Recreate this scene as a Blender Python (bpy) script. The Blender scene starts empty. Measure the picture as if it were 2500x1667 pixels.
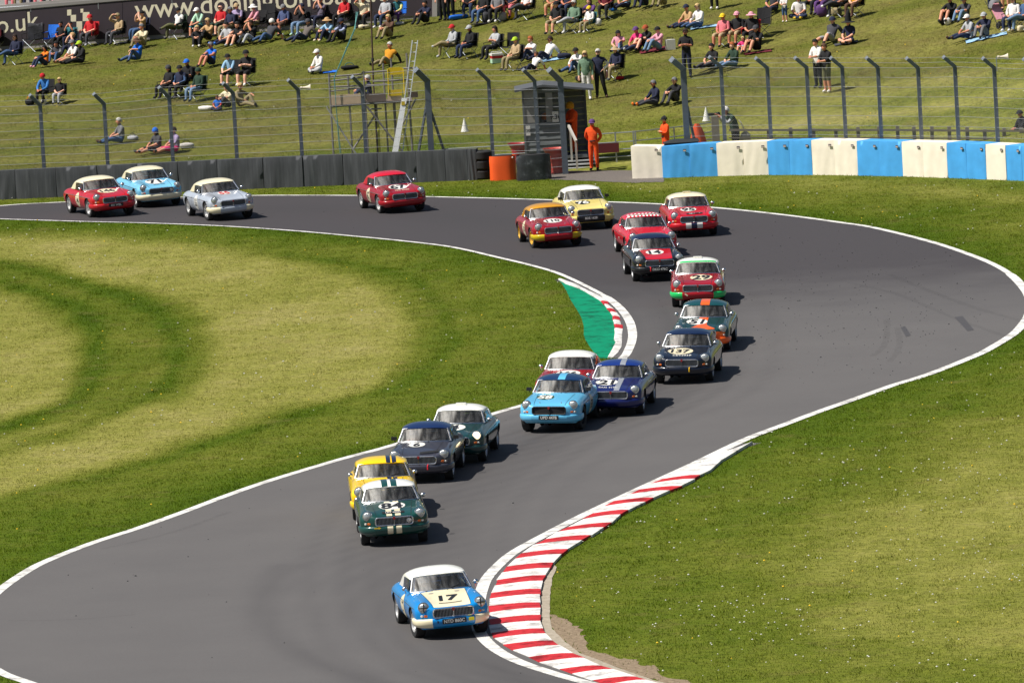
import bpy, bmesh, math, random
import numpy as np
from mathutils import Vector, Matrix
from mathutils.bvhtree import BVHTree
from mathutils.geometry import tessellate_polygon

R = math.radians
scene = bpy.context.scene
COL = scene.collection
rng = random.Random(7)
NP = np.random.default_rng(11)

# ---------------------------------------------------------------- camera
F_PX, CX, CY = 20000.0, 1250.0, 833.5
PITCH = math.atan(2084.0 / F_PX)
ROLL = R(3.3)
CAM_H = 23.5 * math.cos(PITCH)
CAM = Vector((0, 0, CAM_H))
_f = Vector((0, math.cos(PITCH), -math.sin(PITCH)))
_r = Vector((1, 0, 0))
_u = Vector((0, math.sin(PITCH), math.cos(PITCH)))
cam_data = bpy.data.cameras.new('camera')
cam = bpy.data.objects.new('camera', cam_data)
COL.objects.link(cam)
cam_data.sensor_width = 36.0
cam_data.lens = F_PX / 2500.0 * 36.0
cam_data.clip_start = 1.0
cam_data.clip_end = 6000.0
cr = _r * math.cos(ROLL) - _u * math.sin(ROLL)
cu = _r * math.sin(ROLL) + _u * math.cos(ROLL)
cam.matrix_world = Matrix(((cr.x, cu.x, -_f.x, CAM.x), (cr.y, cu.y, -_f.y, CAM.y), (cr.z, cu.z, -_f.z, CAM.z), (0, 0, 0, 1)))
scene.camera = cam

# ---------------------------------------------------------------- sky, sun, exposure
SUN_EL, SUN_AZ = 56.5, -107.0         # azimuth from +Y towards +X (sun stands to the left, a little on the camera's side)
world = bpy.data.worlds.new('World')
scene.world = world
world.use_nodes = True
wn = world.node_tree
sky = wn.nodes.new('ShaderNodeTexSky')
sky.sky_type = 'NISHITA'
sky.sun_disc = False
sky.sun_elevation = R(SUN_EL)
sky.sun_rotation = R(SUN_AZ)
sky.air_density = 1.0
sky.dust_density = 1.6
bgn = wn.nodes['Background']
bgn.inputs['Strength'].default_value = 0.050
wn.links.new(sky.outputs[0], bgn.inputs['Color'])
sun_data = bpy.data.lights.new('sun', 'SUN')
sun_data.energy = 4.9
sun_data.angle = R(0.53)
sun_data.color = (1.0, 0.955, 0.88)
sun = bpy.data.objects.new('sun', sun_data)
COL.objects.link(sun)
sdir = Vector((math.sin(R(SUN_AZ)) * math.cos(R(SUN_EL)), math.cos(R(SUN_AZ)) * math.cos(R(SUN_EL)), math.sin(R(SUN_EL))))
sun.rotation_euler = sdir.to_track_quat('Z', 'Y').to_euler()
sun.location = (-40, 240, 80)
vs = scene.view_settings
vs.view_transform = 'Standard'
vs.look = 'None'
vs.exposure = 0.34
vs.gamma = 1.0
vs.use_curve_mapping = False
scene.cycles.max_bounces = 6
scene.cycles.transparent_max_bounces = 10
scene.cycles.use_denoising = True

# ---------------------------------------------------------------- pixel -> place
def ray(px, py):
    dx, dy = px - CX, py - CY
    h = dx * math.cos(ROLL) - dy * math.sin(ROLL)
    v = dy * math.cos(ROLL) + dx * math.sin(ROLL)
    return _f * F_PX + _r * h - _u * v

def G0(px, py, z=0.0):
    d = ray(px, py)
    t = (z - CAM.z) / d.z
    return CAM + d * t

def at(px, py, Y):
    d = ray(px, py)
    return CAM + d * ((Y - CAM.y) / d.y)

# foot of the barriers, read off the photograph
WALL_L = [(-160, 497), (0, 488), (420, 470), (800, 454), (1089, 443), (1164, 440)]
WALL_R = [(1544, 437), (1760, 430), (1900, 427), (2050, 428), (2200, 431), (2350, 436), (2500, 442), (2650, 449)]
_foot = sorted([(p.x, p.y) for p in (G0(*q) for q in WALL_L + WALL_R)])
_fx = np.array([p[0] for p in _foot]); _fy = np.array([p[1] for p in _foot])

def hill(x, y):
    """height of the ground at world x, y (arrays or numbers)"""
    d = np.asarray(y) - np.interp(x, _fx, _fy) - 3.0
    d = np.maximum(d, 0.0)
    slope = np.interp(x, [-22, -6, 8, 24], [0.055, 0.075, 0.105, 0.12])
    z = slope * d * d / (d + 3.0)
    z = z + 0.05 * np.sin(np.asarray(x) * 0.45 + np.asarray(y) * 0.9) * np.clip(d / 5, 0, 1)
    return z

def HG(px, py):
    """where the sight line through a pixel meets the ground"""
    d = ray(px, py); d = d / d.y
    y = 150.0
    step = 0.5
    while y < 900:
        p = CAM + d * y
        if p.z < float(hill(p.x, p.y)):
            lo, hi = y - step, y
            for _ in range(22):
                m = (lo + hi) / 2; p = CAM + d * m
                if p.z < float(hill(p.x, p.y)): hi = m
                else: lo = m
            return CAM + d * hi
        y += step
    return CAM + d * y

# ---------------------------------------------------------------- object helpers
def tag(o, label=None, cat=None, group=None, kind=None):
    if label: o['label'] = label
    if cat: o['category'] = cat
    if group: o['group'] = group
    if kind: o['kind'] = kind
    return o

def link(name, data, mat=None, parent=None):
    o = bpy.data.objects.new(name, data)
    COL.objects.link(o)
    if mat is not None and data is not None and hasattr(data, 'materials') and not data.materials:
        data.materials.append(mat)
    if parent is not None:
        o.parent = parent
    return o

def inst(name, mesh, mats=None, parent=None, loc=None, rot=None, scale=None):
    """a new object on shared mesh data with materials of its own"""
    o = bpy.data.objects.new(name, mesh)
    COL.objects.link(o)
    if parent is not None: o.parent = parent
    if loc is not None: o.location = loc
    if rot is not None: o.rotation_euler = rot
    if scale is not None: o.scale = (scale,) * 3 if not hasattr(scale, '__len__') else scale
    if mats is not None:
        if not isinstance(mats, (list, tuple)): mats = [mats]
        for k, m in enumerate(mats):
            if k < len(o.material_slots):
                o.material_slots[k].link = 'OBJECT'
                o.material_slots[k].material = m
    return o

def empty(name, loc=(0, 0, 0), rz=0.0):
    o = bpy.data.objects.new(name, None)
    COL.objects.link(o)
    o.empty_display_size = 0.2
    o.location = loc
    o.rotation_euler = (0, 0, rz)
    return o

class MB:
    """collects verts and faces"""
    def __init__(s): s.v = []; s.f = []; s.m = []
    def add(s, vs, fs, mi=0):
        n = len(s.v); s.v += [tuple(v) for v in vs]
        s.f += [tuple(n + i for i in f) for f in fs]; s.m += [mi] * len(fs)
    def box(s, c, d, rot=None, mi=0):
        hx, hy, hz = d[0] / 2, d[1] / 2, d[2] / 2
        vs = [Vector((x, y, z)) for x in (-hx, hx) for y in (-hy, hy) for z in (-hz, hz)]
        if rot is not None: vs = [rot @ v for v in vs]
        vs = [v + Vector(c) for v in vs]
        s.add(vs, [(0, 1, 3, 2), (4, 6, 7, 5), (0, 4, 5, 1), (2, 3, 7, 6), (0, 2, 6, 4), (1, 5, 7, 3)], mi)
    def tube(s, a, b, r, n=6, r2=None, mi=0, caps=True):
        a, b = Vector(a), Vector(b); r2 = r if r2 is None else r2
        q = (b - a).to_track_quat('Z', 'Y')
        ring = lambda c, rr: [c + q @ Vector((math.cos(2 * math.pi * i / n) * rr, math.sin(2 * math.pi * i / n) * rr, 0)) for i in range(n)]
        fs = [(i, (i + 1) % n, n + (i + 1) % n, n + i) for i in range(n)]
        if caps: fs += [tuple(range(n))[::-1], tuple(range(n, 2 * n))]
        s.add(ring(a, r) + ring(b, r2), fs, mi)
    def path(s, pts, r, n=6, mi=0):
        for a, b in zip(pts[:-1], pts[1:]): s.tube(a, b, r, n, mi=mi)
    def beam(s, a, b, w, h, up=(0, 0, 1), mi=0):
        a, b = Vector(a), Vector(b); d = (b - a); L = d.length; d.normalize()
        up = Vector(up); x = d.cross(up)
        if x.length < 1e-4: x = Vector((1, 0, 0))
        x.normalize(); u = x.cross(d)
        vs = []
        for c in (a, b):
            for sx, su in ((-1, -1), (1, -1), (1, 1), (-1, 1)):
                vs.append(c + x * sx * w / 2 + u * su * h / 2)
        s.add(vs, [(0, 1, 5, 4), (1, 2, 6, 5), (2, 3, 7, 6), (3, 0, 4, 7), (3, 2, 1, 0), (4, 5, 6, 7)], mi)
    def grid(s, rows, mi=0, close=False):
        n = len(rows[0]); vs = [p for r in rows for p in r]; fs = []
        for a in range(len(rows) - 1):
            for b in range(n - 1 + (1 if close else 0)):
                fs.append((a * n + b, a * n + (b + 1) % n, (a + 1) * n + (b + 1) % n, (a + 1) * n + b))
        s.add(vs, fs, mi)
    def lathe(s, prof, n=20, axis='z', c=(0, 0, 0), mi=0):
        rows = []
        for (r, z) in prof:
            row = []
            for i in range(n):
                a = 2 * math.pi * i / n
                p = (math.cos(a) * r, math.sin(a) * r, z)
                if axis == 'x': p = (p[2], p[0], p[1])
                if axis == 'y': p = (p[0], p[2], p[1])
                row.append((p[0] + c[0], p[1] + c[1], p[2] + c[2]))
            rows.append(row)
        s.grid(rows, mi, close=True)
    def ball(s, c, r, n=10, m=7, mi=0):
        r = (r, r, r) if not hasattr(r, '__len__') else r
        rows = []
        for j in range(m + 1):
            t = math.pi * j / m
            rows.append([(c[0] + r[0] * math.sin(t) * math.cos(2 * math.pi * i / n), c[1] + r[1] * math.sin(t) * math.sin(2 * math.pi * i / n), c[2] + r[2] * math.cos(t)) for i in range(n)])
        s.grid(rows, mi, close=True)
    def poly(s, pts, mi=0):
        tris = tessellate_polygon([[Vector(p) for p in pts]])
        fs = []
        for t in tris:
            a, b, c = (Vector(pts[i]) for i in t)
            fs.append(tuple(t) if (b - a).cross(c - a).z >= 0 else tuple(t)[::-1])
        s.add(pts, fs, mi)
    def mesh(s, name, mats=None, smooth=False, fix=True):
        me = bpy.data.meshes.new(name)
        me.from_pydata(s.v, [], s.f)
        if mats is not None:
            for m in (mats if isinstance(mats, (list, tuple)) else [mats]): me.materials.append(m)
        if any(s.m): me.polygons.foreach_set('material_index', s.m)
        if fix:
            bm = bmesh.new(); bm.from_mesh(me)
            bmesh.ops.remove_doubles(bm, verts=bm.verts, dist=1e-5)
            bmesh.ops.recalc_face_normals(bm, faces=bm.faces)
            bm.to_mesh(me); bm.free()
        if smooth:
            me.polygons.foreach_set('use_smooth', [True] * len(me.polygons))
            if smooth != 'full':
                me.set_sharp_from_angle(angle=R(40))
        me.update()
        return me
    def build(s, name, mat, parent=None, smooth=False, fix=True):
        return link(name, s.mesh(name, mat, smooth, fix), None, parent)

# ---------------------------------------------------------------- materials
def new_mat(name):
    m = bpy.data.materials.new(name); m.use_nodes = True
    nt = m.node_tree
    return m, nt, nt.nodes['Principled BSDF']

def N(nt, t, **kw):
    n = nt.nodes.new(t)
    for k, v in kw.items(): setattr(n, k, v)
    return n

_mc = {}
def plain(col, rough=0.6, metal=0.0, coat=0.0, var=0.12, scale=30.0, bump=0.0, name=None):
    """a colour with a little uneven wear"""
    key = (tuple(col), rough, metal, coat, var, scale, bump)
    if key in _mc: return _mc[key]
    m, nt, b = new_mat(name or 'surface')
    b.inputs['Roughness'].default_value = rough
    b.inputs['Metallic'].default_value = metal
    b.inputs['Coat Weight'].default_value = coat
    b.inputs['Coat Roughness'].default_value = 0.05
    if var > 0:
        tc = N(nt, 'ShaderNodeTexCoord'); nz = N(nt, 'ShaderNodeTexNoise')
        nz.inputs['Scale'].default_value = scale; nz.inputs['Detail'].default_value = 3
        nt.links.new(tc.outputs['Object'], nz.inputs['Vector'])
        mx = N(nt, 'ShaderNodeMix', data_type='RGBA')
        mx.inputs[6].default_value = (*[c * (1 - var) for c in col], 1)
        mx.inputs[7].default_value = (*[min(1, c * (1 + var)) for c in col], 1)
        nt.links.new(nz.outputs['Fac'], mx.inputs[0])
        nt.links.new(mx.outputs[2], b.inputs['Base Color'])
        if bump > 0:
            bp = N(nt, 'ShaderNodeBump'); bp.inputs['Strength'].default_value = bump; bp.inputs['Distance'].default_value = 0.02
            nt.links.new(nz.outputs['Fac'], bp.inputs['Height']); nt.links.new(bp.outputs[0], b.inputs['Normal'])
    else:
        b.inputs['Base Color'].default_value = (*col, 1)
    _mc[key] = m
    return m

def s2l(*c):
    return tuple(((x / 255) / 12.92 if x / 255 < 0.04045 else ((x / 255 + 0.055) / 1.055) ** 2.4) for x in c)

def paint(col):
    m = plain(col, 0.34, 0.0, 0.9, 0.06, 6.0); m.node_tree.nodes['Principled BSDF'].inputs['Specular IOR Level'].default_value = 0.3; return m
def cloth(col):  return plain(col, 0.9, 0.0, 0.0, 0.28, 16.0, 0.5)
CHROME = plain((0.80, 0.81, 0.82), 0.22, 1.0, 0, 0.05, 20)
STEEL = plain((0.36, 0.39, 0.42), 0.5, 0.7, 0, 0.18, 25)
BLACK = plain((0.012, 0.012, 0.013), 0.6, 0, 0, 0.2, 20)
DARK = plain((0.03, 0.031, 0.033), 0.75, 0, 0, 0.2, 20)
RUBBER = plain((0.016, 0.016, 0.017), 0.85, 0, 0, 0.2, 30)
WHITE = plain((0.72, 0.71, 0.67), 0.5, 0, 0, 0.06, 20)
CREAM = plain((0.74, 0.68, 0.50), 0.5, 0, 0, 0.06, 20)

def noise_col(nt, vec, scale, detail=4, rough=0.55):
    n = N(nt, 'ShaderNodeTexNoise'); n.inputs['Scale'].default_value = scale
    n.inputs['Detail'].default_value = detail; n.inputs['Roughness'].default_value = rough
    nt.links.new(vec, n.inputs['Vector']); return n

def ramp(nt, fac, stops):
    r = N(nt, 'ShaderNodeValToRGB')
    while len(r.color_ramp.elements) < len(stops): r.color_ramp.elements.new(0.5)
    for e, (p, c) in zip(r.color_ramp.elements, stops):
        e.position = p; e.color = (*c, 1) if len(c) == 3 else c
    nt.links.new(fac, r.inputs['Fac']); return r

def mixrgb(nt, fac, a, b, mode='MIX'):
    m = N(nt, 'ShaderNodeMix', data_type='RGBA', blend_type=mode)
    for sock, val in ((0, fac), (6, a), (7, b)):
        if hasattr(val, 'links'): nt.links.new(val, m.inputs[sock])
        elif isinstance(val, (int, float)): m.inputs[sock].default_value = val
        else: m.inputs[sock].default_value = (*val, 1)
    return m.outputs[2]
# ================================================================ THE SETTING
INNER = [(-300, 522), (-120, 529), (0, 535), (190, 541), (387, 546), (553, 553), (718, 564), (884, 579), (995, 590), (1105, 604), (1216, 629), (1300, 649),
         (1366, 669), (1433, 700), (1482, 727), (1515, 754), (1536, 783), (1544, 811), (1543, 831), (1536, 851), (1521, 874), (1470, 910), (1400, 944), (1340, 968), (1288, 986),
         (1202, 1011), (962, 1086), (829, 1122), (663, 1172), (553, 1210), (442, 1252), (332, 1291), (221, 1327), (110, 1371), (55, 1401), (0, 1440), (-40, 1480), (-66, 1520), (-76, 1555), (-60, 1596), (0, 1640), (72, 1667), (200, 1712), (420, 1770), (760, 1840), (1200, 1900)]
OUTER = [(-300, 520), (-120, 510), (0, 503), (54, 499), (136, 495), (330, 486), (480, 481), (620, 478), (700, 477.5), (865, 478), (1044, 481), (1177, 484), (1320, 488), (1495, 494), (1613, 499), (1749, 508), (1912, 525), (2046, 543), (2136, 557), (2270, 590), (2359, 619), (2426, 646), (2470, 673), (2500, 704), (2513, 727), (2516, 748), (2511, 770), (2500, 788), (2475, 815), (2426, 846), (2381, 869), (2270, 913), (2180, 941), (2091, 973), (2002, 1004), (1912, 1038), (1820, 1073), (1700, 1130), (1580, 1185), (1500, 1222), (1420, 1260), (1340, 1301), (1260, 1345), (1220, 1377), (1188, 1413), (1174, 1448), (1168, 1482), (1167, 1515), (1172, 1545), (1204, 1580), (1260, 1612), (1340, 1640), (1440, 1668), (1600, 1708), (1900, 1770), (2300, 1840), (2700, 1900)]
OUTER[0] = (-300, 516)

def smooth_line(pts, n=6):
    """Catmull-Rom through ground points"""
    P = [G0(*p) for p in pts]; out = []
    for i in range(len(P) - 1):
        p0, p1, p2, p3 = P[max(i - 1, 0)], P[i], P[i + 1], P[min(i + 2, len(P) - 1)]
        for k in range(n):
            t = k / n
            out.append(0.5 * ((2 * p1) + (-p0 + p2) * t + (2 * p0 - 5 * p1 + 4 * p2 - p3) * t * t + (-p0 + 3 * p1 - 3 * p2 + p3) * t ** 3))
    out.append(P[-1]); return out

inner_w = smooth_line(INNER, 5)
outer_w = smooth_line(OUTER, 5)

def offset_line(pts, d):
    out = []
    for i, p in enumerate(pts):
        a, b = pts[max(i - 1, 0)], pts[min(i + 1, len(pts) - 1)]
        t = (b - a); t.z = 0; t.normalize()
        out.append(p + Vector((-t.y, t.x, 0)) * d)
    return out

def inside(poly, x, y):
    """points in polygon, numpy"""
    px = np.array([p[0] for p in poly]); py = np.array([p[1] for p in poly])
    r = np.zeros(x.shape, bool); j = len(px) - 1
    for i in range(len(px)):
        c = ((py[i] > y) != (py[j] > y)) & (x < (px[j] - px[i]) * (y - py[i]) / (py[j] - py[i] + 1e-12) + px[i])
        r ^= c; j = i
    return r

def dist_line(pts, x, y):
    d = np.full(x.shape, 1e9)
    for a, b in zip(pts[:-1], pts[1:]):
        dx, dy = b[0] - a[0], b[1] - a[1]; L = dx * dx + dy * dy + 1e-12
        t = np.clip(((x - a[0]) * dx + (y - a[1]) * dy) / L, 0, 1)
        d = np.minimum(d, (x - a[0] - t * dx) ** 2 + (y - a[1] - t * dy) ** 2)
    return np.sqrt(d)

track_poly = [(p.x, p.y) for p in inner_w] + [(p.x, p.y) for p in reversed(outer_w)]

# ---- painted areas beside the track, kerb outlines
def zk(x, y): return (1100 + x * 0.3998, 1040 + y * 0.3998)     # two close-ups the outlines were read from
def za(x, y): return (1300 + x * 0.16584, 640 + y * 0.16584)

KL = [(1838, 104), (1300, 325), (1230, 352), (1150, 390), (1096, 418), (1000, 460), (940, 492), (870, 535), (808, 570), (720, 618), (650, 648), (580, 692), (508, 726), (440, 778), (390, 812), (342, 860), (315, 896), (285, 942), (272, 976), (255, 1020), (245, 1055), (238, 1100), (235, 1140), (236, 1182), (239, 1218), (250, 1265), (270, 1296), (320, 1336), (375, 1370), (480, 1412), (550, 1443), (670, 1485), (750, 1512), (870, 1553), (960, 1580), (1130, 1630), (1250, 1662)]
KR = [(1846, 110), (1526, 312), (1490, 336), (1410, 380), (1346, 406), (1245, 450), (1190, 476), (1092, 525), (1040, 554), (986, 603), (935, 632), (860, 680), (800, 712), (716, 765), (680, 796), (628, 848), (605, 881), (576, 925), (562, 959), (554, 1008), (549, 1041), (545, 1092), (545, 1125), (548, 1168), (553, 1204), (567, 1250), (581, 1281), (622, 1325), (666, 1353), (745, 1402), (820, 1430), (925, 1478), (1000, 1500), (1130, 1545), (1200, 1564), (1400, 1622), (1560, 1660)]
AL = [(440, 253), (1104, 586), (1135, 636), (1198, 696), (1232, 749), (1281, 809), (1300, 863), (1314, 931), (1318, 989), (1172, 1414)]   # apex kerb, track side
AR = [(385, 263), (1003, 587), (1050, 636), (1100, 697), (1140, 749), (1181, 810), (1191, 863), (1200, 931), (1210, 989), (1100, 1416)]
AL_MID = {0: [(640, 330), (790, 400), (900, 455), (1000, 505)], 8: [(1328, 1060), (1326, 1180), (1308, 1250), (1250, 1335)]}
AR_MID = {0: [(500, 330), (680, 395), (860, 490), (940, 535)], 8: [(1220, 1060), (1208, 1150), (1218, 1190), (1180, 1290)]}
KL_MID = {0: [(1640, 168), (1480, 236)]}
KR_MID = {0: [(1660, 222), (1590, 282)]}
GREEN = [(385, 263), (440, 330), (500, 430), (560, 560), (650, 700), (720, 820), (755, 950), (755, 1080), (780, 1150), (850, 1260), (920, 1350), (1000, 1418), (1102, 1418), (1182, 1290), (1220, 1190), (1210, 1150), (1222, 1060), (1212, 989), (1202, 931), (1193, 863), (1183, 810), (1142, 749), (1102, 697), (1052, 636), (1005, 587), (940, 535), (860, 490), (680, 395), (500, 330)]
LIP = [(628, 848), (605, 881), (576, 925), (562, 959), (554, 1008), (545, 1092), (548, 1168), (567, 1250), (622, 1325), (745, 1402), (925, 1478), (1130, 1545), (1400, 1622), (1480, 1622), (1180, 1532), (960, 1452), (790, 1385), (680, 1300), (622, 1240), (606, 1160), (604, 1090), (610, 1000), (622, 930), (650, 860)]
DIRT = [(606, 1150), (700, 1180), (790, 1235), (812, 1290), (850, 1365), (1000, 1410), (1130, 1425), (1180, 1465), (1250, 1460), (1262, 1510), (1480, 1568), (1650, 1620), (1480, 1622), (1180, 1532), (960, 1452), (790, 1385), (680, 1300), (622, 1240)]
green_w = [G0(*za(*p)) for p in GREEN]
lip_w = [G0(*zk(*p)) for p in LIP]
dirt_w = [G0(*zk(*p)) for p in DIRT]
kerb_w = [G0(*zk(*p)) for p in KL] + [G0(*zk(*p)) for p in reversed(KR)]
apex_w = [G0(*za(*p)) for p in AL] + [G0(*za(*p)) for p in reversed(AR)]
GRAVEL = [(1330, 424), (1360, 412), (1400, 402), (1440, 400), (1560, 395), (1600, 400), (1620, 420), (1620, 445), (1540, 447), (1470, 444), (1400, 441), (1330, 438)]
gravel_w = [G0(*p) for p in GRAVEL]

def apron(edge):
    q = []
    for p in edge:
        k = min(range(len(ALLW)), key=lambda i: (ALLW[i] - p).length); q.append(ALLW[k])
    return q
_kl = [G0(*zk(*p)) for p in [KL[0]] + KL_MID[0] + KL[1:]]; _al = [G0(*za(*p)) for p in [AL[0]] + AL_MID[0] + AL[1:9] + AL_MID[8] + AL[9:]]
ALLW = outer_w; _ko = apron(_kl); ALLW = inner_w; _ao = apron(_al)
_in = lambda a, b_: [p + (p - q).normalized() * 0.25 if (p - q).length > 1e-4 else p for p, q in zip(a, b_)]
apron_polys = [_ko + _in(_kl, _ko)[::-1], _ao + _in(_al, _ao)[::-1]]

# ---- mowing bands and dry patches on the grass (real colour of the sward)
def zi(x, y): return (x * 0.5527, 400 + y * 0.5527)
def zj(x, y): return (x * 0.5527, 900 + y * 0.5527)
BANDS = [  # (centre line in the photograph, half width in pixels of depth, strength: + lush, - dry)
    ([zi(0, 440), zi(250, 500), zi(500, 580), zi(680, 650), zi(770, 760), zi(780, 880), zi(740, 980), zi(640, 1050), zj(560, 180), zj(300, 300), zj(0, 380)], 1.3, 1.0),
    ([zi(0, 530), zi(200, 590), zi(330, 640), zi(420, 740), zi(430, 860), zi(390, 980), zi(330, 1060), zj(180, 220), zj(0, 290)], 1.2, 1.0),
    ([zi(1250, 400), zi(1650, 440), zi(1850, 520), zi(1960, 640), zi(1980, 800), zi(1900, 900), zi(1750, 1000), zj(1500, 150), zj(1000, 320), zj(500, 470), zj(0, 600)], 0.9, 0.65),
]
DRY = [  # outlines of the pale, dry sward
    [zi(-100, 310), zi(300, 315), zi(700, 345), zi(1050, 385), zi(1350, 425), zi(1600, 490), zi(1740, 590), zi(1800, 720), zi(1790, 860), zi(1700, 960), zi(1550, 1050), zj(1250, 190), zj(900, 310), zj(500, 440), zj(100, 560), zj(-150, 640), zj(-150, 380), zj(300, 250), zj(640, 130), zi(800, 1060), zi(920, 960), zi(950, 820), zi(900, 680), zi(760, 600), zi(500, 520), zi(200, 450), zi(-100, 420)],
    [zi(-100, 560), zi(120, 620), zi(260, 690), zi(350, 800), zi(360, 920), zi(280, 1050), zj(150, 180), zj(-100, 280)],
    [(1980, 1330), (2060, 1270), (2200, 1190), (2380, 1060), (2520, 980), (2700, 1000), (2700, 1667), (2560, 1640), (2300, 1620), (2080, 1560), (1980, 1480), (1940, 1400)],
    [(1500, 446), (1750, 432), (2000, 436), (2250, 448), (2520, 470), (2520, 500), (2250, 478), (2000, 458), (1750, 452), (1500, 462)],
]
dry_polys = [[(p.x, p.y) for p in (G0(*q) for q in poly)] for poly in DRY]
band_lines = [([(p.x, p.y) for p in (G0(*q) for q in ln)], w, s) for ln, w, s in BANDS]

def fbm(x, y, seed=0):
    r = np.zeros_like(x)
    g = np.random.default_rng(seed)
    for o in range(4):
        for _ in range(3):
            a = g.uniform(0, 6.283); f = 0.35 * 2 ** o * g.uniform(.7, 1.3); ph = g.uniform(0, 6.28)
            r += np.sin((x * math.cos(a) + y * math.sin(a) * 0.8) * f + ph) / (2 ** (o * 0.7)) / 3
    return r

def dryness(x, y):
    """-1 lush .. +1 dry for the sward at x, y"""
    wx = x + 0.16 * fbm(x, y, 3); wy = y + 0.9 * fbm(x + 9, y, 4)
    d = np.full(x.shape, -0.06)
    SQ = 5.0
    for poly, amt, soft in zip(dry_polys, (0.66, 0.60, 0.46, 0.36), (0.40, 0.40, 0.9, 0.3)):
        ins = inside(poly, wx, wy)
        dl = dist_line([(q[0], q[1] / SQ) for q in poly + [poly[0]]], wx, wy / SQ)
        sd = np.where(ins, dl, -dl)
        d += amt * np.clip(0.5 + sd / (2 * soft), 0, 1)
    for ln, w, s in band_lines:
        dl = dist_line([(q[0], q[1] / SQ) for q in ln], wx, wy / SQ)
        d -= 0.50 * s * np.exp(-(dl / (w * .22)) ** 2)
    dt = np.minimum(dist_line([(p.x, p.y) for p in inner_w[::3]], x, y), dist_line([(p.x, p.y) for p in outer_w[::3]], x, y))
    d -= 0.45 * np.exp(-(dt / 1.6) ** 2) * (y < 275)
    d += 0.13 * fbm(x * 1.7, y * 1.2, 5) + 0.10 * fbm(x * 5, y * 3, 6)
    h = np.clip((y - np.interp(x, _fx, _fy) - 1.5) / 2, 0, 1)          # the spectator bank: streaks along the slope
    st = np.sin((y + 0.10 * x) * 1.15 + 1.2 * fbm(x * .5, y, 8)) + 0.7 * np.sin((y + 0.05 * x) * 0.43 + 2.0 * fbm(x * .4, y, 9))
    d = d * (1 - h) + h * (0.14 + 0.17 * st + 0.22 * fbm(x * 1.2, y * 1.8, 10) + 0.16 * fbm(x * 4, y * 5, 12) - 0.42 * np.clip((y - 305) / 30, 0, 1) + 0.16 * np.clip(x / 12, 0, 1))
    return np.clip(d, -1, 1)

def grass_nodes(nt, attr_type='GEOMETRY', lift=1.0):
    at_ = N(nt, 'ShaderNodeAttribute', attribute_name='dry')
    geo = N(nt, 'ShaderNodeNewGeometry')
    n1 = noise_col(nt, geo.outputs['Position'], 1.3, 7, 0.72)
    n2 = noise_col(nt, geo.outputs['Position'], 11.0, 5, 0.7)
    mth = N(nt, 'ShaderNodeMath', operation='MULTIPLY_ADD'); mth.inputs[1].default_value = 0.5; mth.inputs[2].default_value = 0.5
    nt.links.new(at_.outputs['Fac'], mth.inputs[0])
    ad = N(nt, 'ShaderNodeMath', operation='MULTIPLY_ADD'); ad.inputs[1].default_value = 0.42
    nt.links.new(n1.outputs['Fac'], ad.inputs[0]); nt.links.new(mth.outputs[0], ad.inputs[2])
    ad2 = N(nt, 'ShaderNodeMath', operation='MULTIPLY_ADD'); ad2.inputs[1].default_value = 0.36
    nt.links.new(n2.outputs['Fac'], ad2.inputs[0]); nt.links.new(ad.outputs[0], ad2.inputs[2])
    sub = N(nt, 'ShaderNodeMath', operation='SUBTRACT'); sub.inputs[1].default_value = 0.39
    nt.links.new(ad2.outputs[0], sub.inputs[0])
    L = lift
    rp = ramp(nt, sub.outputs[0], [(0.0, (0.044 * L, 0.088 * L, 0.003 * L)), (0.30, (0.080 * L, 0.126 * L, 0.006 * L)), (0.55, (0.148 * L, 0.172 * L, 0.020 * L)), (0.78, (0.272 * L, 0.268 * L, 0.060 * L)), (1.0, (0.37 * L, 0.325 * L, 0.125 * L))]).outputs[0]
    # dead thatch and worn soil, thicker on the trodden bank; long faint mower streaks
    n3 = noise_col(nt, geo.outputs['Position'], 0.55, 9, 0.74)
    spx = N(nt, 'ShaderNodeSeparateXYZ'); nt.links.new(geo.outputs['Position'], spx.inputs[0])
    hb = N(nt, 'ShaderNodeMapRange'); hb.inputs[1].default_value = 284; hb.inputs[2].default_value = 292; hb.inputs[3].default_value = 0.0; hb.inputs[4].default_value = 0.12
    nt.links.new(spx.outputs['Y'], hb.inputs[0])
    sm = N(nt, 'ShaderNodeMath', operation='ADD'); nt.links.new(n3.outputs['Fac'], sm.inputs[0]); nt.links.new(hb.outputs[0], sm.inputs[1])
    bf = ramp(nt, sm.outputs[0], [(0.55, (0, 0, 0)), (0.80, (0.75,) * 3)])
    c1 = mixrgb(nt, bf.outputs[0], rp, (0.20 * L, 0.150 * L, 0.058 * L))
    hm_ = N(nt, 'ShaderNodeMath', operation='MULTIPLY'); hm_.inputs[1].default_value = 3.2; nt.links.new(hb.outputs[0], hm_.inputs[0])
    c1 = mixrgb(nt, hm_.outputs[0], c1, (0.118 * L, 0.108 * L, 0.032 * L))                      # coarser, tired sward on the bank
    n4 = noise_col(nt, geo.outputs['Position'], 4.5, 6, 0.75)
    dk = ramp(nt, n4.outputs['Fac'], [(0.30, (0.48,) * 3), (0.50, (1, 1, 1)), (0.70, (1.32, 1.30, 1.2))])
    return mixrgb(nt, 1.0, c1, dk.outputs[0], 'MULTIPLY')

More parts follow.
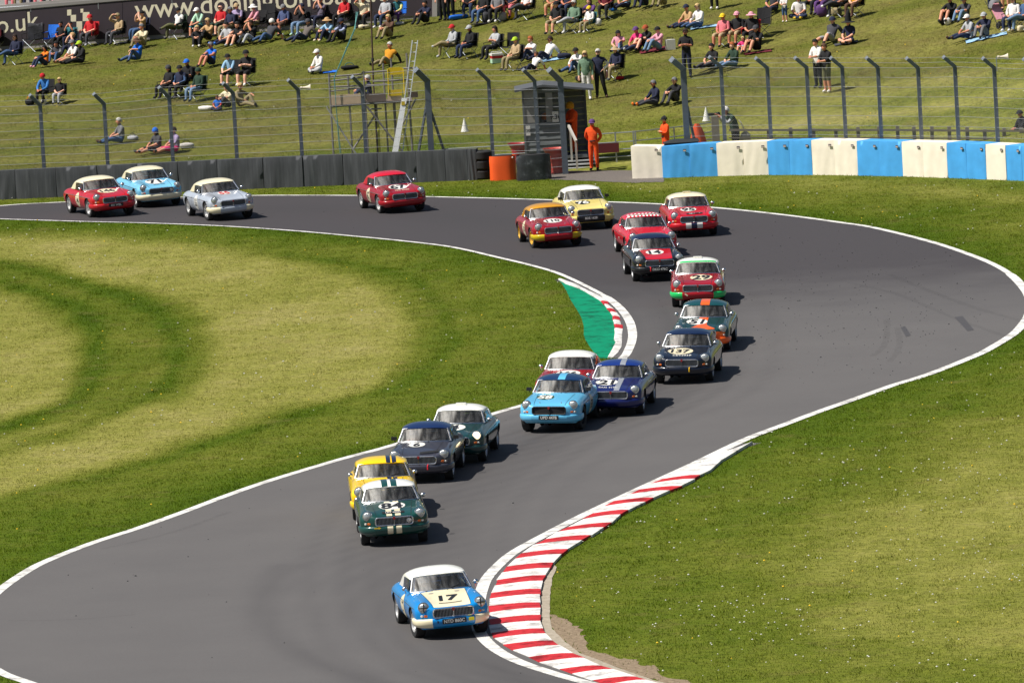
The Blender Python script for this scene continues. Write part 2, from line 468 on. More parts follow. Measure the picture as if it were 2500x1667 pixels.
gm, nt, b = new_mat('grass_ground')
col = grass_nodes(nt, lift=0.85)
nt.links.new(col, b.inputs['Base Color']); b.inputs['Roughness'].default_value = 0.95
b.inputs['Specular IOR Level'].default_value = 0.1
geo = N(nt, 'ShaderNodeNewGeometry'); nb = noise_col(nt, geo.outputs['Position'], 22.0, 4, 0.65)
bp = N(nt, 'ShaderNodeBump'); bp.inputs['Strength'].default_value = 0.6; bp.inputs['Distance'].default_value = 0.05
nt.links.new(nb.outputs['Fac'], bp.inputs['Height']); nt.links.new(bp.outputs[0], b.inputs['Normal'])

def axis(lo, hi, step, far):
    a = list(np.arange(lo, hi + 1e-6, step)); s = step
    l, h = [], []; x = lo
    while x > -far: s *= 1.6; x -= s; l.append(x)
    s = step; x = hi
    while x < far: s *= 1.6; x += s; h.append(x)
    return np.array(l[::-1] + a + h)

xs = axis(-25, 25, 0.35, 2500.0)
ys = axis(150, 352, 0.45, 3500.0)
XX, YY = np.meshgrid(xs, ys)
ZZ = hill(np.clip(XX, -40, 40), YY)
ZZ = np.where(YY > 420, hill(np.clip(XX, -40, 40), np.full_like(YY, 420)), ZZ)
tk = inside([(p[0], p[1]) for p in track_poly], XX.ravel(), YY.ravel()).reshape(XX.shape)
ZZ = np.where(tk, ZZ - 0.03, ZZ)
me = bpy.data.meshes.new('ground')
nx, ny = len(xs), len(ys)
idx = np.arange(nx * ny).reshape(ny, nx)
quads = np.stack([idx[:-1, :-1], idx[:-1, 1:], idx[1:, 1:], idx[1:, :-1]], -1).reshape(-1, 4)
me.vertices.add(nx * ny); me.vertices.foreach_set('co', np.stack([XX, YY, ZZ], -1).astype(np.float32).ravel())
me.loops.add(quads.size); me.loops.foreach_set('vertex_index', quads.ravel().astype(np.int32))
me.polygons.add(len(quads)); me.polygons.foreach_set('loop_start', (np.arange(len(quads)) * 4).astype(np.int32))
me.update(calc_edges=True)
me.attributes.new('dry', 'FLOAT', 'POINT').data.foreach_set('value', dryness(np.clip(XX, -45, 45).ravel(), np.clip(YY, 140, 420).ravel()).astype(np.float32))
me.polygons.foreach_set('use_smooth', [True] * len(quads))
me.materials.append(gm)
tag(link('grass_ground', me), kind='structure')

# ---- asphalt
am, nt, b = new_mat('asphalt')
geo = N(nt, 'ShaderNodeNewGeometry')
n1 = noise_col(nt, geo.outputs['Position'], 0.35, 4, 0.6)
n2 = noise_col(nt, geo.outputs['Position'], 60.0, 3, 0.7)
sp = N(nt, 'ShaderNodeSeparateXYZ'); nt.links.new(geo.outputs['Position'], sp.inputs[0])
mr = N(nt, 'ShaderNodeMapRange'); mr.inputs[1].default_value = 222; mr.inputs[2].default_value = 246
nt.links.new(sp.outputs['Y'], mr.inputs[0])                                   # newer, darker surface on the far straight
nadd = N(nt, 'ShaderNodeMath', operation='MULTIPLY_ADD'); nadd.inputs[1].default_value = 0.5
nt.links.new(n1.outputs['Fac'], nadd.inputs[0]); nt.links.new(mr.outputs[0], nadd.inputs[2])
base = ramp(nt, nadd.outputs[0], [(0.15, (0.108, 0.102, 0.100)), (0.55, (0.088, 0.083, 0.083)), (1.25, (0.047, 0.042, 0.045))])
base.color_ramp.elements[2].position = 1.0
col = mixrgb(nt, 0.55, base.outputs[0], ramp(nt, n2.outputs['Fac'], [(0.25, (0.3, 0.3, 0.3)), (0.75, (0.72, 0.72, 0.72))]).outputs[0], 'OVERLAY')
# worn racing line: long soft streaks that follow the corner (attribute = distance across the track)
at2 = N(nt, 'ShaderNodeAttribute', attribute_name='line')
col2 = mixrgb(nt, at2.outputs['Fac'], col, (0.040, 0.037, 0.039))
nt.links.new(col2, b.inputs['Base Color'])
b.inputs['Roughness'].default_value = 0.78; b.inputs['Specular IOR Level'].default_value = 0.35
bp = N(nt, 'ShaderNodeBump'); bp.inputs['Strength'].default_value = 0.35; bp.inputs['Distance'].default_value = 0.01
nt.links.new(n2.outputs['Fac'], bp.inputs['Height']); nt.links.new(bp.outputs[0], b.inputs['Normal'])

tin = offset_line(inner_w, 0.10); tout = offset_line(outer_w, -0.10)
if (tin[60] - inner_w[60]).length < 0.01: pass
M = MB(); M.poly([(p.x, p.y, 0.006) for p in tin] + [(p.x, p.y, 0.006) for p in reversed(tout)])
me = M.mesh('track', am)
bm = bmesh.new(); bm.from_mesh(me)
for f in bm.faces:
    if f.normal.z < 0: f.normal_flip()
for _ in range(10):                                                           # split long edges so that the wear can be stored on points
    es = [e for e in bm.edges if e.calc_length() > 0.55]
    if not es: break
    bmesh.ops.subdivide_edges(bm, edges=es, cuts=1)
    bmesh.ops.triangulate(bm, faces=[f for f in bm.faces if len(f.verts) > 4])
bm.to_mesh(me); bm.free()
co = np.array([v.co[:] for v in me.vertices])
RL = [[(-100, 520), (400, 512), (900, 515), (1300, 560), (1500, 640), (1590, 720), (1640, 820), (1610, 930), (1500, 1000), (1300, 1070), (1120, 1180), (1030, 1290), (1010, 1400), (1040, 1500), (1120, 1590), (1300, 1680)],
      [(690, 1380), (650, 1440), (640, 1500), (680, 1560), (760, 1610), (900, 1667), (1000, 1700)]]
w = np.zeros(len(co))
_rl = smooth_line(RL[0], 3); _r2 = smooth_line(RL[1], 3)
_lines = [(_rl, 1.5, 0.16), (_r2, 0.35, 0.28)]
for off_, wd_, a_ in ((-2.3, .22, .14), (-1.5, .2, .20), (-.9, .25, .26), (-.35, .2, .22), (.15, .25, .30), (.7, .2, .24), (1.2, .25, .18), (1.9, .22, .16), (2.8, .2, .10)):
    _lines.append((offset_line(_rl, off_), wd_, a_))
for ln, wd, a in _lines:
    dl = dist_line([(p.x, p.y) for p in ln], co[:, 0], co[:, 1])
    w = w + a * np.exp(-(dl / wd) ** 2) * (0.55 + 0.45 * np.clip(fbm(co[:, 0] * .6 + wd * 30, co[:, 1] * .35, 41) + .5, 0, 1))
w = np.clip(w * 1.7, 0, .8)
me.attributes.new('line', 'FLOAT', 'POINT').data.foreach_set('value', w.astype(np.float32))
tag(link('race_track', me), kind='structure')

for a_, b_ in ((_ko, _in(_kl, _ko)), (_ao, _in(_al, _ao))):
    M = MB(); M.grid([[(p.x, p.y, 0.0035) for p in a_], [(p.x, p.y, 0.0035) for p in b_]])
    me = M.mesh('track_margin', am, fix=False)
    if sum(p.normal.z for p in me.polygons) < 0: me.flip_normals()
    tag(link('track_margin', me), kind='structure')
# ---- white edge lines, worn
def worn_paint(name, c1, c2, lo=0.28, hi=0.42, sc=9.0):
    m, nt, b = new_mat(name)
    geo = N(nt, 'ShaderNodeNewGeometry')
    a = noise_col(nt, geo.outputs['Position'], sc, 6, 0.7)
    r = ramp(nt, a.outputs['Fac'], [(lo, c2), (hi, c1)])
    g2 = noise_col(nt, geo.outputs['Position'], 1.6, 6, 0.75)
    gr_ = ramp(nt, g2.outputs['Fac'], [(0.36, (.36, .35, .35)), (0.50, (.86, .86, .85)), (0.68, (1, 1, 1))])
    nt.links.new(mixrgb(nt, 1.0, r.outputs[0], gr_.outputs[0], 'MULTIPLY'), b.inputs['Base Color']); b.inputs['Roughness'].default_value = 0.7; b.inputs['Specular IOR Level'].default_value = 0.15
    bp = N(nt, 'ShaderNodeBump'); bp.inputs['Strength'].default_value = 0.3; bp.inputs['Distance'].default_value = 0.01
    nt.links.new(a.outputs['Fac'], bp.inputs['Height']); nt.links.new(bp.outputs[0], b.inputs['Normal'])
    return m
LINE = worn_paint('line_paint', (0.76, 0.75, 0.72), (0.45, 0.44, 0.43), 0.25, 0.42)
KWHITE = worn_paint('kerb_white', (0.80, 0.78, 0.75), (0.40, 0.38, 0.37), 0.24, 0.36, 7)
KRED = worn_paint('kerb_red', (0.55, 0.032, 0.042), (0.28, 0.07, 0.07), 0.26, 0.40, 7)
KGREEN = worn_paint('runoff_green', (0.0, 0.25, 0.125), (0.005, 0.13, 0.075), 0.22, 0.36, 5)

def strip(name, pts, w0, z, mat, widths=None):
    M = MB(); rows = []
    a = offset_line(pts, w0 / 2); b_ = offset_line(pts, -w0 / 2)
    for i in range(len(pts)):
        k = 1.0 if widths is None else widths[i]
        c = pts[i]
        rows.append([(c + (a[i] - c) * k).to_3d()[:2] + (z,), (c + (b_[i] - c) * k)[:2] + (z,)])
    M.grid([[tuple(p) for p in r] for r in rows])
    me = M.mesh(name, mat, fix=False)
    if me.polygons and sum(p.normal.z for p in me.polygons) < 0: me.flip_normals()
    return me
lw = [0.6 if p.y > 235 else 0.95 for p in inner_w]
tag(link('edge_line', strip('edge_line', [p for p in inner_w], 0.26, 0.0105, LINE, lw)), kind='structure')
lw = [0.75 if p.y > 235 else 1.0 for p in outer_w]
tag(link('edge_line', strip('edge_line', [p for p in outer_w], 0.27, 0.0105, LINE, lw)), kind='structure')

# ---- kerbs: each painted block is a piece of its own
def kerb(name, L, Rr, Lm, Rm, zf, first_red, z0, z1):
    root = empty(name, zf(L, 0)); tag(root, kind='structure')
    return root
def build_kerb(Lp, Rp, Lm, Rm, zf, reds, z0, z1):
    base = G0(*zf(*Lp[0])); root = empty('kerb', (base.x, base.y, 0)); tag(root, kind='structure')
    for i in range(len(Lp) - 1):
        ls = [Lp[i]] + Lm.get(i, []) + [Lp[i + 1]]; rs = [Rp[i]] + Rm.get(i, []) + [Rp[i + 1]]
        M = MB(); top = []; n = 5
        for l, r in zip(ls, rs):
            a, c = G0(*zf(*l)), G0(*zf(*r)); row = []
            for k in range(n):
                t = k / (n - 1)
                p = a.lerp(c, t); h = z0 + (z1 - z0) * (1 - (1 - t) ** 2) - (0.012 if k == n - 1 else 0)
                jx = 0.0 if k not in (0, n - 1) else rng.uniform(-.025, .025)
                row.append(Vector((p.x + jx, p.y, h)))
            top.append(row)
        M.grid(top)
        for edge in (0, -1):                                                   # outer faces down to the ground
            M.grid([[r[edge] for r in top], [Vector((r[edge].x, r[edge].y, -0.03)) for r in top]])
        for r in (top[0], top[-1]):
            M.grid([r, [Vector((p.x, p.y, -0.03)) for p in r]])
        me = M.mesh('kerb_block', KRED if reds(i) else KWHITE)
        for v in me.vertices: v.co -= Vector((base.x, base.y, 0))
        link('kerb_block', me, None, root)
    return root
build_kerb(KL, KR, KL_MID, KR_MID, zk, lambda i: i % 2 == 1, 0.016, 0.075)
build_kerb(AL, AR, AL_MID, AR_MID, za, lambda i: i in (1, 3, 5, 7), 0.016, 0.05)
M = MB(); M.poly([(p.x, p.y, 0.012) for p in green_w])
tag(M.build('painted_runoff', KGREEN, fix=False), kind='structure')

# ---- bare earth, concrete lip, gravel
def ground_mat(name, c1, c2, c3, sc):
    m, nt, b = new_mat(name); geo = N(nt, 'ShaderNodeNewGeometry')
    a = noise_col(nt, geo.outputs['Position'], sc, 6, 0.7)
    r = ramp(nt, a.outputs['Fac'], [(0.3, c1), (0.52, c2), (0.72, c3)])
    nt.links.new(r.outputs[0], b.inputs['Base Color']); b.inputs['Roughness'].default_value = 0.95
    bp = N(nt, 'ShaderNodeBump'); bp.inputs['Strength'].default_value = 0.8; bp.inputs['Distance'].default_value = 0.04
    nt.links.new(a.outputs['Fac'], bp.inputs['Height']); nt.links.new(bp.outputs[0], b.inputs['Normal']); return m
EARTH = ground_mat('earth', (0.12, 0.085, 0.05), (0.24, 0.175, 0.11), (0.34, 0.27, 0.18), 9)
CONC = ground_mat('concrete', (0.26, 0.22, 0.16), (0.36, 0.31, 0.24), (0.44, 0.39, 0.31), 6)
GRAV = ground_mat('gravel', (0.06, 0.05, 0.045), (0.14, 0.12, 0.105), (0.25, 0.22, 0.19), 24)
def ragged(pts, amp, n=5):
    out = []
    for i in range(len(pts)):
        a, b2 = pts[i], pts[(i + 1) % len(pts)]
        for k in range(n):
            p = a.lerp(b2, k / n)
            out.append(Vector((p.x + rng.uniform(-amp, amp), p.y + rng.uniform(-amp, amp) * 2.5, 0)))
    return out
for nm, pl, z, mt, amp in (('bare_earth', dirt_w, 0.005, EARTH, 0.07), ('concrete_edging', lip_w, 0.011, CONC, 0.012), ('gravel_standing', gravel_w, 0.009, GRAV, 0.05)):
    M = MB(); M.poly([(p.x, p.y, z) for p in ragged(pl, amp)])
    tag(M.build(nm, mt, fix=False), kind='structure')

# ---- repairs, tyre marks and crumbs on the asphalt
PATCH = plain((0.056, 0.053, 0.056), 0.7, 0, 0, 0.2, 8)
for q in ([(2330, 775), (2350, 772), (2378, 806), (2362, 809)], [(2198, 800), (2210, 797), (2224, 819), (2212, 823)]):
    M = MB(); M.poly([(p.x, p.y, 0.0105) for p in (G0(*x) for x in q)]); tag(M.build('asphalt_patch', PATCH, fix=False), kind='structure')
MARK, nt, b = new_mat('tyre_mark')
geo = N(nt, 'ShaderNodeNewGeometry'); a = noise_col(nt, geo.outputs['Position'], 5, 5, 0.7)
tr = N(nt, 'ShaderNodeBsdfTransparent'); mx = N(nt, 'ShaderNodeMixShader')
b.inputs['Base Color'].default_value = (0.02, 0.019, 0.02, 1); b.inputs['Roughness'].default_value = 0.8
r = ramp(nt, a.outputs['Fac'], [(0.35, (0.0,) * 3), (0.75, (0.15,) * 3)])
nt.links.new(r.outputs[0], mx.inputs[0]); nt.links.new(tr.outputs[0], mx.inputs[1]); nt.links.new(b.outputs[0], mx.inputs[2])
nt.links.new(mx.outputs[0], nt.nodes['Material Output'].inputs['Surface'])
MARKS = [[(2500, 786), (2380, 752), (2280, 715), (2170, 670)], [(2455, 822), (2330, 777), (2200, 722), (2070, 690)], [(2165, 780), (2166, 810), (2158, 845), (2130, 870)], [(2190, 800), (2196, 830), (2190, 860), (2170, 885)],
         [(560, 1250), (420, 1300), (250, 1340)], [(20, 1515), (180, 1512), (330, 1500)]]
for ln in ([za(640, 690), za(820, 790), za(980, 890), za(1110, 995)], [za(640, 650), za(720, 655)], [za(960, 810), za(1060, 880), za(1140, 920)], [za(840, 1150), za(980, 1160)], [za(790, 1040), za(1200, 1015)]):
    tag(link('tyre_mark', strip('tyre_mark', smooth_line(ln, 5), 0.16, 0.0165, MARK)), kind='structure')
for ln in MARKS:
    pts = smooth_line(ln, 5)
    tag(link('tyre_mark', strip('tyre_mark', pts, rng.uniform(0.14, 0.24), 0.0088, MARK)), kind='structure')
M = MB()
for _ in range(620):                                                          # rubber crumbs and soil thrown on the road
    if rng.random() < 0.75: px, py = rng.triangular(1560, 2480, 2150), rng.triangular(520, 960, 720)
    else: px, py = rng.uniform(100, 1500), rng.uniform(500, 1650)
    p = G0(px, py)
    if not inside(track_poly, np.array([p.x]), np.array([p.y]))[0]: continue
    s = rng.uniform(0.006, 0.022) * (1.5 if rng.random() < .12 else 1)
    M.tube((p.x, p.y, 0.006), (p.x + rng.uniform(-.02, .02), p.y, 0.006 + s * .8), s, 5, s * 0.5)
tag(M.build('rubber_crumbs', DARK, fix=False), 'dark crumbs of rubber and soil scattered over the asphalt', 'debris', kind='stuff')

# ---- grass blades: real blades over every bit of sward in view
LX0, LY0, LST = -27.0, 145.0, 0.25
_lx, _ly = np.meshgrid(np.arange(LX0, 27.01, LST), np.arange(LY0, 380.01, LST))
_ldry = dryness(_lx.ravel(), _ly.ravel()).reshape(_lx.shape)
def lattice(A, x, y):
    fx, fy = (x - LX0) / LST, (y - LY0) / LST
    i = np.clip(fx.astype(int), 0, A.shape[1] - 2); j = np.clip(fy.astype(int), 0, A.shape[0] - 2)
    u, v = np.clip(fx - i, 0, 1), np.clip(fy - j, 0, 1)
    return A[j, i] * (1 - u) * (1 - v) + A[j, i + 1] * u * (1 - v) + A[j + 1, i] * (1 - u) * v + A[j + 1, i + 1] * u * v
def no_grass(x, y):
    bad = inside(track_poly, x, y)
    for pl in (green_w, lip_w, gravel_w, kerb_w, apex_w, *apron_polys):
        bad |= inside([(p.x, p.y) for p in pl], x, y)
    dm = inside([(p.x, p.y) for p in dirt_w], x, y); bad |= dm & (NP.random(x.shape) < 0.93)
    bad |= (dist_line([(p.x, p.y) for p in inner_w[::2]], x, y) < 0.13) | (dist_line([(p.x, p.y) for p in outer_w[::2]], x, y) < 0.13)
    return bad
_ng = no_grass(_lx.ravel(), _ly.ravel()).reshape(_lx.shape)
_ng_any = _ng.copy(); _ng_all = _ng.copy()
for _a in (-2, -1, 0, 1, 2):
    for _b in (-2, -1, 0, 1, 2):
        _sh = np.roll(np.roll(_ng, _a, 0), _b, 1); _ng_any |= _sh; _ng_all &= _sh
def no_grass_fast(x, y):
    i = np.clip(((x - LX0) / LST + .5).astype(int), 0, _ng.shape[1] - 1); j = np.clip(((y - LY0) / LST + .5).astype(int), 0, _ng.shape[0] - 1)
    bad = _ng_all[j, i]; amb = _ng_any[j, i] & ~bad
    bad[amb] = no_grass(x[amb], y[amb]); return bad
def scatter(n, dens=None):
    tl, tr_, br, bl = HG(-80, -40), HG(2580, -40), HG(2580, 1720), HG(-80, 1720)
    y0, y1 = min(bl.y, br.y) - 1, max(tl.y, tr_.y) + 1
    y = NP.uniform(y0, y1, int(n * 1.9))
    half = (1250 + 90) / F_PX * np.hypot(y, 20) + 0.6
    hm = (1340) / F_PX * y1 + 0.6
    x = NP.uniform(-hm, hm, y.shape)
    k = np.abs(x) < half
    x, y = x[k], y[k]
    k = ~no_grass_fast(x, y)
    x, y = x[k], y[k]
    return x, y
gx, gy = scatter(1500000)
# thin the far bank a little, blades there are larger on the page's grain than the eye can split
dr = lattice(_ldry, gx, gy)
k = NP.random(gx.shape) < np.where(gy > 300, 0.75, 1.0)
gx, gy, dr = gx[k], gy[k], dr[k]
n = len(gx)
gz = hill(gx, gy)
hgt = NP.uniform(0.016, 0.036, n) * (1.15 - 0.35 * np.clip(dr, -1, 1)) * np.where(NP.random(n) < 0.015, 2.0, 1.0)
hgt = hgt * (1 + 0.55 * np.clip(fbm(gx * 11, gy * 9, 51), -.6, 1.2))
ang = NP.uniform(0, 6.283, n); lean = NP.uniform(0.1, 0.9, n) * hgt; la = NP.uniform(0, 6.283, n)
wd = NP.uniform(0.006, 0.012, n)
co = np.empty((n, 3, 3), np.float32)
co[:, 0, 0] = gx - np.cos(ang) * wd; co[:, 0, 1] = gy - np.sin(ang) * wd; co[:, 0, 2] = gz - 0.005
co[:, 1, 0] = gx + np.cos(ang) * wd; co[:, 1, 1] = gy + np.sin(ang) * wd; co[:, 1, 2] = gz - 0.005
co[:, 2, 0] = gx + np.cos(la) * lean; co[:, 2, 1] = gy + np.sin(la) * lean; co[:, 2, 2] = gz + hgt
me = bpy.data.meshes.new('grass_blades')
me.vertices.add(n * 3); me.vertices.foreach_set('co', co.ravel())
me.loops.add(n * 3); me.loops.foreach_set('vertex_index', np.arange(n * 3, dtype=np.int32))
me.polygons.add(n); me.polygons.foreach_set('loop_start', (np.arange(n) * 3).astype(np.int32))
me.update(calc_edges=True)
me.attributes.new('dry', 'FLOAT', 'POINT').data.foreach_set('value', np.repeat(np.clip(dr + NP.normal(0, 0.16, n), -1, 1), 3).astype(np.float32))
bmat, nt, b = new_mat('grass_blade')
col = grass_nodes(nt, lift=1.25)
df = N(nt, 'ShaderNodeBsdfDiffuse'); tl_ = N(nt, 'ShaderNodeBsdfTranslucent'); mx = N(nt, 'ShaderNodeMixShader'); mx.inputs[0].default_value = 0.38
nt.links.new(col, df.inputs['Color']); nt.links.new(col, tl_.inputs['Color'])
nt.links.new(df.outputs[0], mx.inputs[1]); nt.links.new(tl_.outputs[0], mx.inputs[2])
nt.links.new(mx.outputs[0], nt.nodes['Material Output'].inputs['Surface'])
me.materials.append(bmat)
tag(link('grass', me), 'mown grass covering the infield, verges and spectator bank', 'grass', kind='stuff')

# ---- daisies, dandelion clocks and dandelions
def flowers(name, label, n, mat, rad, hgt, where):
    x, y = scatter(n * 8)
    w = where(x, y); k = NP.random(x.shape) < w
    x, y = x[k][:n], y[k][:n]
    M = MB(); z = hill(x, y)
    for i in range(len(x)):
        h = hgt * NP.uniform(.6, 1.25); r = rad * NP.uniform(.6, 1.3)
        p = Vector((x[i], y[i], z[i] + h))
        M.add([p + Vector((r, 0, 0)), p + Vector((0, r, 0)), p + Vector((-r, 0, 0)), p + Vector((0, -r, 0)), p + Vector((0, 0, r * .8)), p - Vector((0, 0, r * .8))],
              [(0, 1, 4), (1, 2, 4), (2, 3, 4), (3, 0, 4), (1, 0, 5), (2, 1, 5), (3, 2, 5), (0, 3, 5)])
    tag(M.build(name, mat, fix=False), label, 'flowers', kind='stuff')
nearR = lambda x, y: ((x > 1) & (y < 225)) * np.clip(0.10 + 0.55 * np.clip((200 - y) / 30, 0, 1) * (0.12 + 1.6 * np.clip(fbm(x * 2.4, y * 1.1, 21) + .05, 0, 1) ** 1.5), 0, 1)
flowers('white_flowers', 'white daisies and seed heads scattered through the near right grass', 2000, plain((.58, .58, .50), .9), 0.020, 0.06, nearR)
flowers('seed_heads', 'pale dandelion clocks dotted over the infield and far verge', 460, plain((0.52, 0.52, 0.45), .9), 0.024, 0.06, lambda x, y: np.where(y < 285, 0.4, 0.06) * np.clip(0.5 + fbm(x, y, 31), 0.05, 1))
flowers('yellow_flowers', 'yellow dandelions dotted over the grass', 330, plain((0.80, 0.52, 0.02), .8), 0.022, 0.05, lambda x, y: np.full(x.shape, 0.5))
# ================================================================ THE RACING CARS
def eval_mesh(me, mods):
    """bake modifiers; mods is a function that adds them to a temporary object"""
    o = bpy.data.objects.new('tmp', me); COL.objects.link(o)
    extra = mods(o) or []
    dg = bpy.context.evaluated_depsgraph_get(); dg.update()
    r = bpy.data.meshes.new_from_object(o.evaluated_get(dg))
    bpy.data.objects.remove(o)
    for e in extra: bpy.data.objects.remove(e)
    return r

# ---- body shell: a shaped cage, smoothed, with wheel arches and cockpit cut out
CF = [0.0, 0.37, 0.61, 0.715]
ST = [  # y, top heights on the four columns, width factor, plan set-back per column
    (-1.885, (0.650, 0.650, 0.700, 0.645), 0.93, (0.0, 0.015, 0.085, 0.19)),
    (-1.72, (0.700, 0.697, 0.806, 0.738), 0.975, (0.0, 0.0, 0.02, 0.05)),
    (-1.45, (0.745, 0.737, 0.824, 0.754), 0.995, (0, 0, 0, 0)),
    (-1.10, (0.792, 0.780, 0.834, 0.760), 1.0, (0, 0, 0, 0)),
    (-0.75, (0.838, 0.822, 0.842, 0.768), 1.0, (0, 0, 0, 0)),
    (-0.48, (0.872, 0.856, 0.846, 0.772), 1.0, (0, 0, 0, 0)),
    (0.00, (0.838, 0.838, 0.838, 0.772), 1.0, (0, 0, 0, 0)),
    (0.50, (0.838, 0.838, 0.838, 0.774), 1.0, (0, 0, 0, 0)),
    (1.00, (0.862, 0.858, 0.848, 0.780), 1.0, (0, 0, 0, 0)),
    (1.40, (0.840, 0.838, 0.835, 0.772), 1.0, (0, 0, 0, 0)),
    (1.75, (0.795, 0.792, 0.800, 0.738), 0.965, (0, 0, -0.01, -0.02)),
    (1.99, (0.690, 0.690, 0.690, 0.650), 0.88, (0, -0.01, -0.06, -0.14)),
]
ROWZ = [0.215, 0.345, 0.51, 0.66]
ROWX = [0.650, 0.740, 0.782, 0.784]
NI, NJ, NK = 7, len(ST), 5
def cage_pt(i, j, k):
    h = abs(i - 3); sg = -1 if i < 3 else 1
    y, tz, wf, pb = ST[j]
    if k == NK - 1: return (sg * CF[h] * wf if h else 0.0, y + pb[h], tz[h])
    zz = ROWZ[k]
    if j == 0: zz = (0.255, 0.365, 0.49, 0.61)[k]
    if h == 3: x = sg * ROWX[k] * wf
    else: x = sg * CF[h] * wf * (0.95 if k == 0 else 1.0)
    yy = y + pb[h]
    if j == 0: yy += (0.12, 0.0, -0.012, -0.012)[k]
    if j == NJ - 1: yy += (-0.10, 0.0, 0.01, 0.005)[k]
    return (x, yy, zz)
ids = {}; V = []; Fq = []
def vid(i, j, k):
    if (i, j, k) not in ids: ids[(i, j, k)] = len(V); V.append(cage_pt(i, j, k))
    return ids[(i, j, k)]
for i in range(NI - 1):
    for j in range(NJ - 1):
        Fq.append((vid(i, j, NK - 1), vid(i + 1, j, NK - 1), vid(i + 1, j + 1, NK - 1), vid(i, j + 1, NK - 1)))
        Fq.append((vid(i, j, 0), vid(i, j + 1, 0), vid(i + 1, j + 1, 0), vid(i + 1, j, 0)))
    for k in range(NK - 1):
        Fq.append((vid(i, 0, k), vid(i + 1, 0, k), vid(i + 1, 0, k + 1), vid(i, 0, k + 1)))
        Fq.append((vid(i, NJ - 1, k), vid(i, NJ - 1, k + 1), vid(i + 1, NJ - 1, k + 1), vid(i + 1, NJ - 1, k)))
for j in range(NJ - 1):
    for k in range(NK - 1):
        Fq.append((vid(0, j, k), vid(0, j, k + 1), vid(0, j + 1, k + 1), vid(0, j + 1, k)))
        Fq.append((vid(6, j, k), vid(6, j + 1, k), vid(6, j + 1, k + 1), vid(6, j, k + 1)))
cage = bpy.data.meshes.new('cage'); cage.from_pydata(V, [], Fq); cage.update()
def _sub(o):
    m = o.modifiers.new('s', 'SUBSURF'); m.levels = 3; m.render_levels = 3
full = eval_mesh(cage, _sub)
bvh = BVHTree.FromPolygons([v.co.copy() for v in full.vertices], [tuple(p.vertices) for p in full.polygons])

WB = 2.311; AXF, AXR = -WB / 2, WB / 2
WR, WZ = 0.305, 0.305
def _cut(o):
    ex = []
    M = MB()
    for y in (AXF, AXR):
        for sg in (-1, 1):
            M.tube((sg * 0.44, y, WZ + 0.01), (sg * 1.1, y, WZ + 0.01), 0.352 if y < 0 else 0.342, 28)
    M.box((0, 0.16, 0.80), (1.20, 1.14, 0.9))
    c = M.build('cutter', None); ex.append(c)
    m = o.modifiers.new('b', 'BOOLEAN'); m.object = c; m.operation = 'DIFFERENCE'; m.solver = 'EXACT'
    return ex
body_me = eval_mesh(full, _cut)
body_me.materials.clear()
body_me.materials.append(None); body_me.materials.append(None)
for p in body_me.polygons:
    c = p.center; dark = False
    for y in (AXF, AXR):
        r = math.hypot(c.y - y, c.z - WZ - 0.01)
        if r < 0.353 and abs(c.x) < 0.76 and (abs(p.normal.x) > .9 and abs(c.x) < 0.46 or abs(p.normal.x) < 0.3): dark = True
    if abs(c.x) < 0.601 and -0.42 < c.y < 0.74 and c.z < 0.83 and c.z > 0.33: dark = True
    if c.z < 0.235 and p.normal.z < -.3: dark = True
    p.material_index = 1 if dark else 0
    p.use_smooth = True
body_me.set_sharp_from_angle(angle=R(50))
body_me.name = 'car_body'

def drape_top(x, y, off=0.004):
    h = bvh.ray_cast(Vector((x, y, 2.0)), Vector((0, 0, -1)))
    if h[0] is None: return Vector((x, y, 0.6))
    return h[0] + h[1] * off
def drape_side(sg, y, z, off=0.004):
    h = bvh.ray_cast(Vector((sg * 2.0, y, z)), Vector((-sg, 0, 0)))
    if h[0] is None: return Vector((sg * 0.78, y, z))
    return h[0] + h[1] * off
def drape_front(x, z, off=0.004):
    h = bvh.ray_cast(Vector((x, -4.0, z)), Vector((0, 1, 0)))
    if h[0] is None: return Vector((x, -1.88, z))
    return h[0] + h[1] * off

def top_patch(xa, xb, y0, y1, nx_=6, ny_=14, off=0.004):
    """xa, xb: left and right limits as functions of y"""
    M = MB(); rows = []
    for j in range(ny_ + 1):
        y = y0 + (y1 - y0) * j / ny_
        a, b_ = xa(y), xb(y)
        rows.append([drape_top(a + (b_ - a) * i / nx_, y, off) for i in range(nx_ + 1)])
    M.grid(rows); return M

bh = lambda y: 0.385 + (y + 1.80) * 0.062
bonnet_me = top_patch(lambda y: -bh(y), lambda y: bh(y), -1.800, -0.60, 12, 18, 0.005).mesh('bonnet', [BLACK], 'full')
gap_mes = []
def _gap(rows):
    M = MB(); M.grid(rows); gap_mes.append(M.mesh('panel_gap', [BLACK]))
for sg in (-1, 1):
    _gap([[drape_top(sg * (bh(y) + 0.001), y, 0.0045), drape_top(sg * (bh(y) + 0.011), y, 0.0045)] for y in [-1.80 + 1.2 * j / 18 for j in range(19)]])
    for yd in (-0.50, 0.47):
        _gap([[drape_side(sg, yd, 0.24 + 0.04 * k, 0.0035), drape_side(sg, yd + 0.010, 0.24 + 0.04 * k, 0.0035)] for k in range(13)])
_gap([[drape_top(-bh(-.6) + 2 * bh(-.6) * k / 12, -0.600, 0.0045), drape_top(-bh(-.6) + 2 * bh(-.6) * k / 12, -0.590, 0.0045)] for k in range(13)])


trim_mes = {}
for sg in (-1, 1):
    M = MB(); M.grid([[drape_side(sg, -1.50 + 3.25 * k / 30, z, .007) for z in (0.655, 0.669)] for k in range(31)]); trim_mes[sg] = M.mesh('side_trim', [CHROME])
